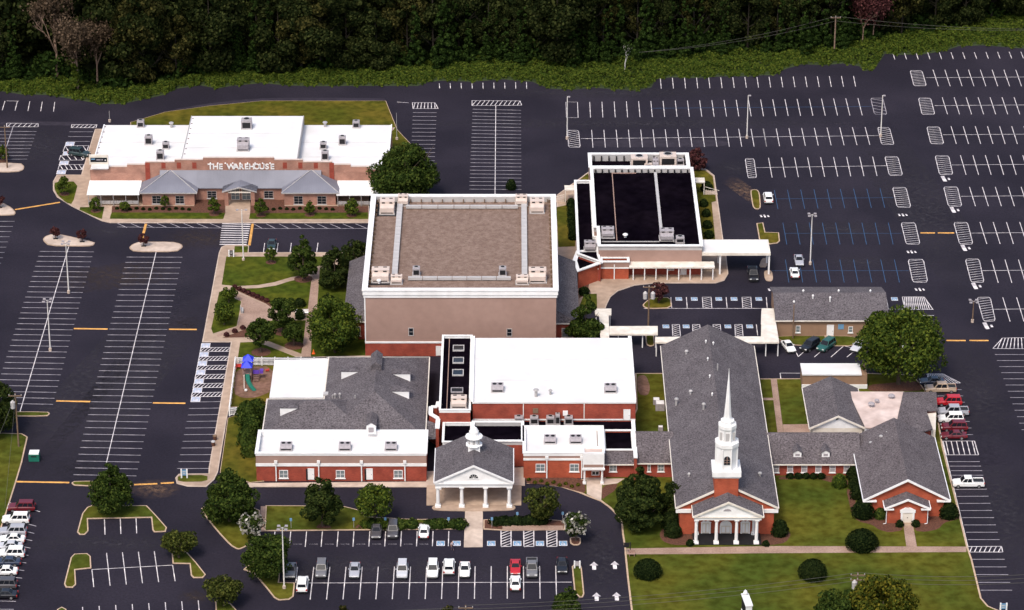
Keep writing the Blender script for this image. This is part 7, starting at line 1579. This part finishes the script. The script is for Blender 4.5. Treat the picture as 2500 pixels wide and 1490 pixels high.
q = W(k1(860,455)); b = MB().box(q.x-.35, q.x+.35, q.y-.15, q.y+.15, .3, .6).tube((q.x-.2,q.y,.16), (q.x-.2,q.y,.31), .05).tube((q.x+.2,q.y,.16), (q.x+.2,q.y,.31), .05).box(q.x+.2, q.x+.4, q.y-.1, q.y+.1, .601, .8); b.build('spring_rider', 'play_red', None, 'small red spring rider right of the tower', 'toy')
q = W(k1(250,385)); b = MB().box(q.x-.9, q.x+.9, q.y-.3, q.y+.3, .55, .62).box(q.x-.8, q.x-.7, q.y-.28, q.y+.28, .16, .549).box(q.x+.7, q.x+.8, q.y-.28, q.y+.28, .16, .549).box(q.x-.9, q.x+.9, q.y+.25, q.y+.31, .621, 1.0); b.build('bench', 'play_red', None, 'dark red bench in the upper left corner of the playground', 'bench')
# ---------------------------------------------------------------- benches, bins, signs
def bench(px, ang, m, label, L_=1.7):
    p = W(px); o = empty('bench', (p.x,p.y,.16), label, 'bench', 'garden benches'); o.rotation_euler.z = R(ang)
    for nm, args in (('seat',(-L_/2,L_/2,-.25,.25,.42,.48)),('backrest',(-L_/2,L_/2,.26,.32,.5,1.0)),('leg',(-L_/2+.1,-L_/2+.18,-.22,.26,0,.418)),('leg',(L_/2-.18,L_/2-.1,-.22,.26,0,.418))):
        link(bpy.data.objects.new(nm, MB().box(*args).mesh(nm, m)), o)
bench(e1(352,905), 95, 'duct', 'grey bench facing the paved courtyard plaza', 2.0); bench(e1(1075,940), 0, 'white', 'white garden bench beside the straight courtyard path', 2.6); bench(d3(1122,1000), 0, 'stucco', 'small stone bench at the start of the church path', 1.1)
q = W(e1(1215,1412)); o = empty('traffic_cone', (q.x,q.y,.15), 'orange traffic cone on the lawn by the bright green tree', 'cone'); MB().box(q.x-.3, q.x+.3, q.y-.3, q.y+.3, .15, .22).build('base', 'orange', o); MB().lathe([(.24,.221),(.06,1.0)], q.x, q.y, 10).build('cone_body', 'orange', o); MB().lathe([(.172,.5),(.134,.66)], q.x, q.y, 10).build('band', 'white', o)
q = W(c1(308,1442)); o = empty('donation_bin', (q.x,q.y+.7,0), 'green donation bin with white lid standing on the tarmac at left', 'bin'); MB().box(q.x-.95, q.x+.95, q.y, q.y+1.5, .1, 1.5).build('body', 'play_green', o); MB().box(q.x-.85, q.x+.9, q.y+.05, q.y+1.5, 1.501, 1.75).build('lid', 'white', o); MB().box(q.x-.5, q.x+.5, q.y-.04, q.y-.002, 1.0, 1.25).build('hatch', 'dark', o)
for dx in (-.7, .7): MB().box(q.x+dx-.1, q.x+dx+.1, q.y+.1, q.y+1.4, 0, .099).build('foot', 'dark', o)
for t, (px, dx) in enumerate(((( 525,1076),0),((521,1090),0))):
    q = W(px); o = empty('litter_bin', (q.x,q.y,0), 'brown litter bin at the sidewalk edge, '+('upper','lower')[t]+' of the two', 'bin', 'litter bins'); MB().lathe([(.3,0),(.36,.9),(.4,.95)], q.x, q.y, 10).build('body', 'mulch', o); MB().lathe([(.42,.951),(.36,1.1),(.1,1.2)], q.x, q.y, 10).build('lid', 'wood_pole' if t == 0 else 'duct', o)
def board(px, w_, h_, label, m='sign_blue', posts='white'):
    p = W(px); o = empty('entry_sign', (p.x,p.y,.12), label, 'sign', 'blue panel signs')
    for s in (-1, 1): MB().box(p.x+s*w_/2-.12, p.x+s*w_/2+.12, p.y-.12, p.y+.12, 0, h_).build('post', posts, o)
    MB().box(p.x-w_/2+.121, p.x+w_/2-.121, p.y-.06, p.y+.06, h_*.35, h_*.93).build('panel', m, o)
    MB().box(p.x-w_*.3, p.x+w_*.3, p.y-.075, p.y-.062, h_*.7, h_*.78).build('text_stripe', 'line', o); MB().box(p.x-w_*.25, p.x+w_*.2, p.y-.075, p.y-.062, h_*.5, h_*.57).build('text_stripe', 'line', o)
board(b1(2096,958), .95, 1.6, 'white post sign with dark blue panel at the courtyard corner', 'glass'); board(d1(1670,292), 1.0, 1.9, 'white post sign with blue panel on the small island left of the rounded tree'); board(d3(627,1108), .9, 1.5, 'white post sign with dark panel at the tip of the narrow island', 'unit_grey'); board(d4(2185,1500), 1.0, 1.7, 'white post sign at the lower right corner')
for t, px in enumerate((d2(337,745), d2(905,742), d2(1190,738), d2(1763,738), d2(2155,738), d3(85,690), d3(495,688))):
    q = W(px); o = empty('parking_sign', (q.x,q.y,.12), 'small blue parking sign on a post, number %d from the left along the front kerb' % (t+1), 'sign', 'parking signs'); MB().tube((q.x,q.y,.1), (q.x,q.y,2.1), .04).build('post', 'galv', o); MB().box(q.x-.2, q.x+.2, q.y-.05, q.y-.041, 1.5, 2.1).build('panel', 'sign_blue', o)
q = W(d3(1108,975)); o = empty('hanging_sign', (q.x,q.y,.13), 'dark hanging sign on a post at the start of the church path', 'sign'); MB().box(q.x-.08, q.x+.08, q.y-.08, q.y+.08, .1, 2.3).build('post', 'dark', o); MB().box(q.x-1.2, q.x-.081, q.y-.05, q.y+.05, 2.1, 2.2).build('arm', 'dark', o); MB().box(q.x-1.1, q.x-.2, q.y-.04, q.y+.04, 1.3, 2.098).build('panel', 'dark', o)
# monument sign seen end-on at the bottom edge
q = W((1822,1518)); o = empty('monument_sign', (q.x,q.y,.13), 'white monument sign seen nearly end-on at the bottom edge', 'sign'); o.rotation_euler.z = R(7)
for nm, bx, m in (('panel',(-.5,.5,-1.9,1.9,1.5,3.9),'white'),('cap',(-.62,.62,-2.05,2.05,3.902,4.1),'white'),('base',(-.62,.62,-1.6,1.6,0,1.498),'white'),('side_panel',(-.57,-.502,-1.6,1.6,1.7,3.7),'dark')): link(bpy.data.objects.new(nm, MB().box(*bx).mesh(nm, m)), o)
b = MB().lathe([(.35,4.102),(.4,4.5),(.25,4.9),(.05,5.1)], 0, 1.5, 8); link(bpy.data.objects.new('finial', b.mesh('finial', 'white')), o)
# ground-standing machines between the gymnasium and the church
for t, (px, s) in enumerate((((c3(1378,985)),1.4),((c3(1345,930)),1.0),((c3(1383,1165)),.7))):
    q = W(px); o = empty('ground_unit', (q.x,q.y,.14), 'white-topped cooling machine in the gap beside the church, '+('largest one','small upper one','small lower one by the link roof')[t], 'air conditioner', 'ground cooling machines'); MB().box(q.x-s*.6, q.x+s*.6, q.y, q.y+s*1.2, .14, .14+s).build('casing', 'unit_grey', o); MB().box(q.x-s*.5, q.x+s*.5, q.y+.1, q.y+s*1.1, .141+s, .2+s).build('cover', 'white', o)
# bay lettering in the front row
for i in range(10):
    x0_ = d2(212+i*143,0)[0]; p = W((x0_, d2(0,890)[1])); o = empty('bay_lettering', (p.x,p.y,.01), kind='structure'); letters(o, 'VISITOR', p.x, p.x+1.55, p.y, 0, BAY_H, 'line_dim', depth=.002, flat=.012, bold=.0)
# a person walking across the front court
q = W((1104,1343)); o = empty('person', (q.x,q.y,0), 'person in a pale pinkish top walking past the accessible bay left of the path', 'person'); o.rotation_euler.z = R(30)
link(bpy.data.objects.new('body', BODY), o); link(bpy.data.objects.new('shirt', SHIRT), o); link(bpy.data.objects.new('trousers', TROUS), o)
link(bpy.data.objects.new('hair', MB().lathe([(.02,1.56),(.1,1.6),(.115,1.7),(.09,1.79),(.02,1.82)], 0, .06, 10).mesh('hair', 'hair')), o)
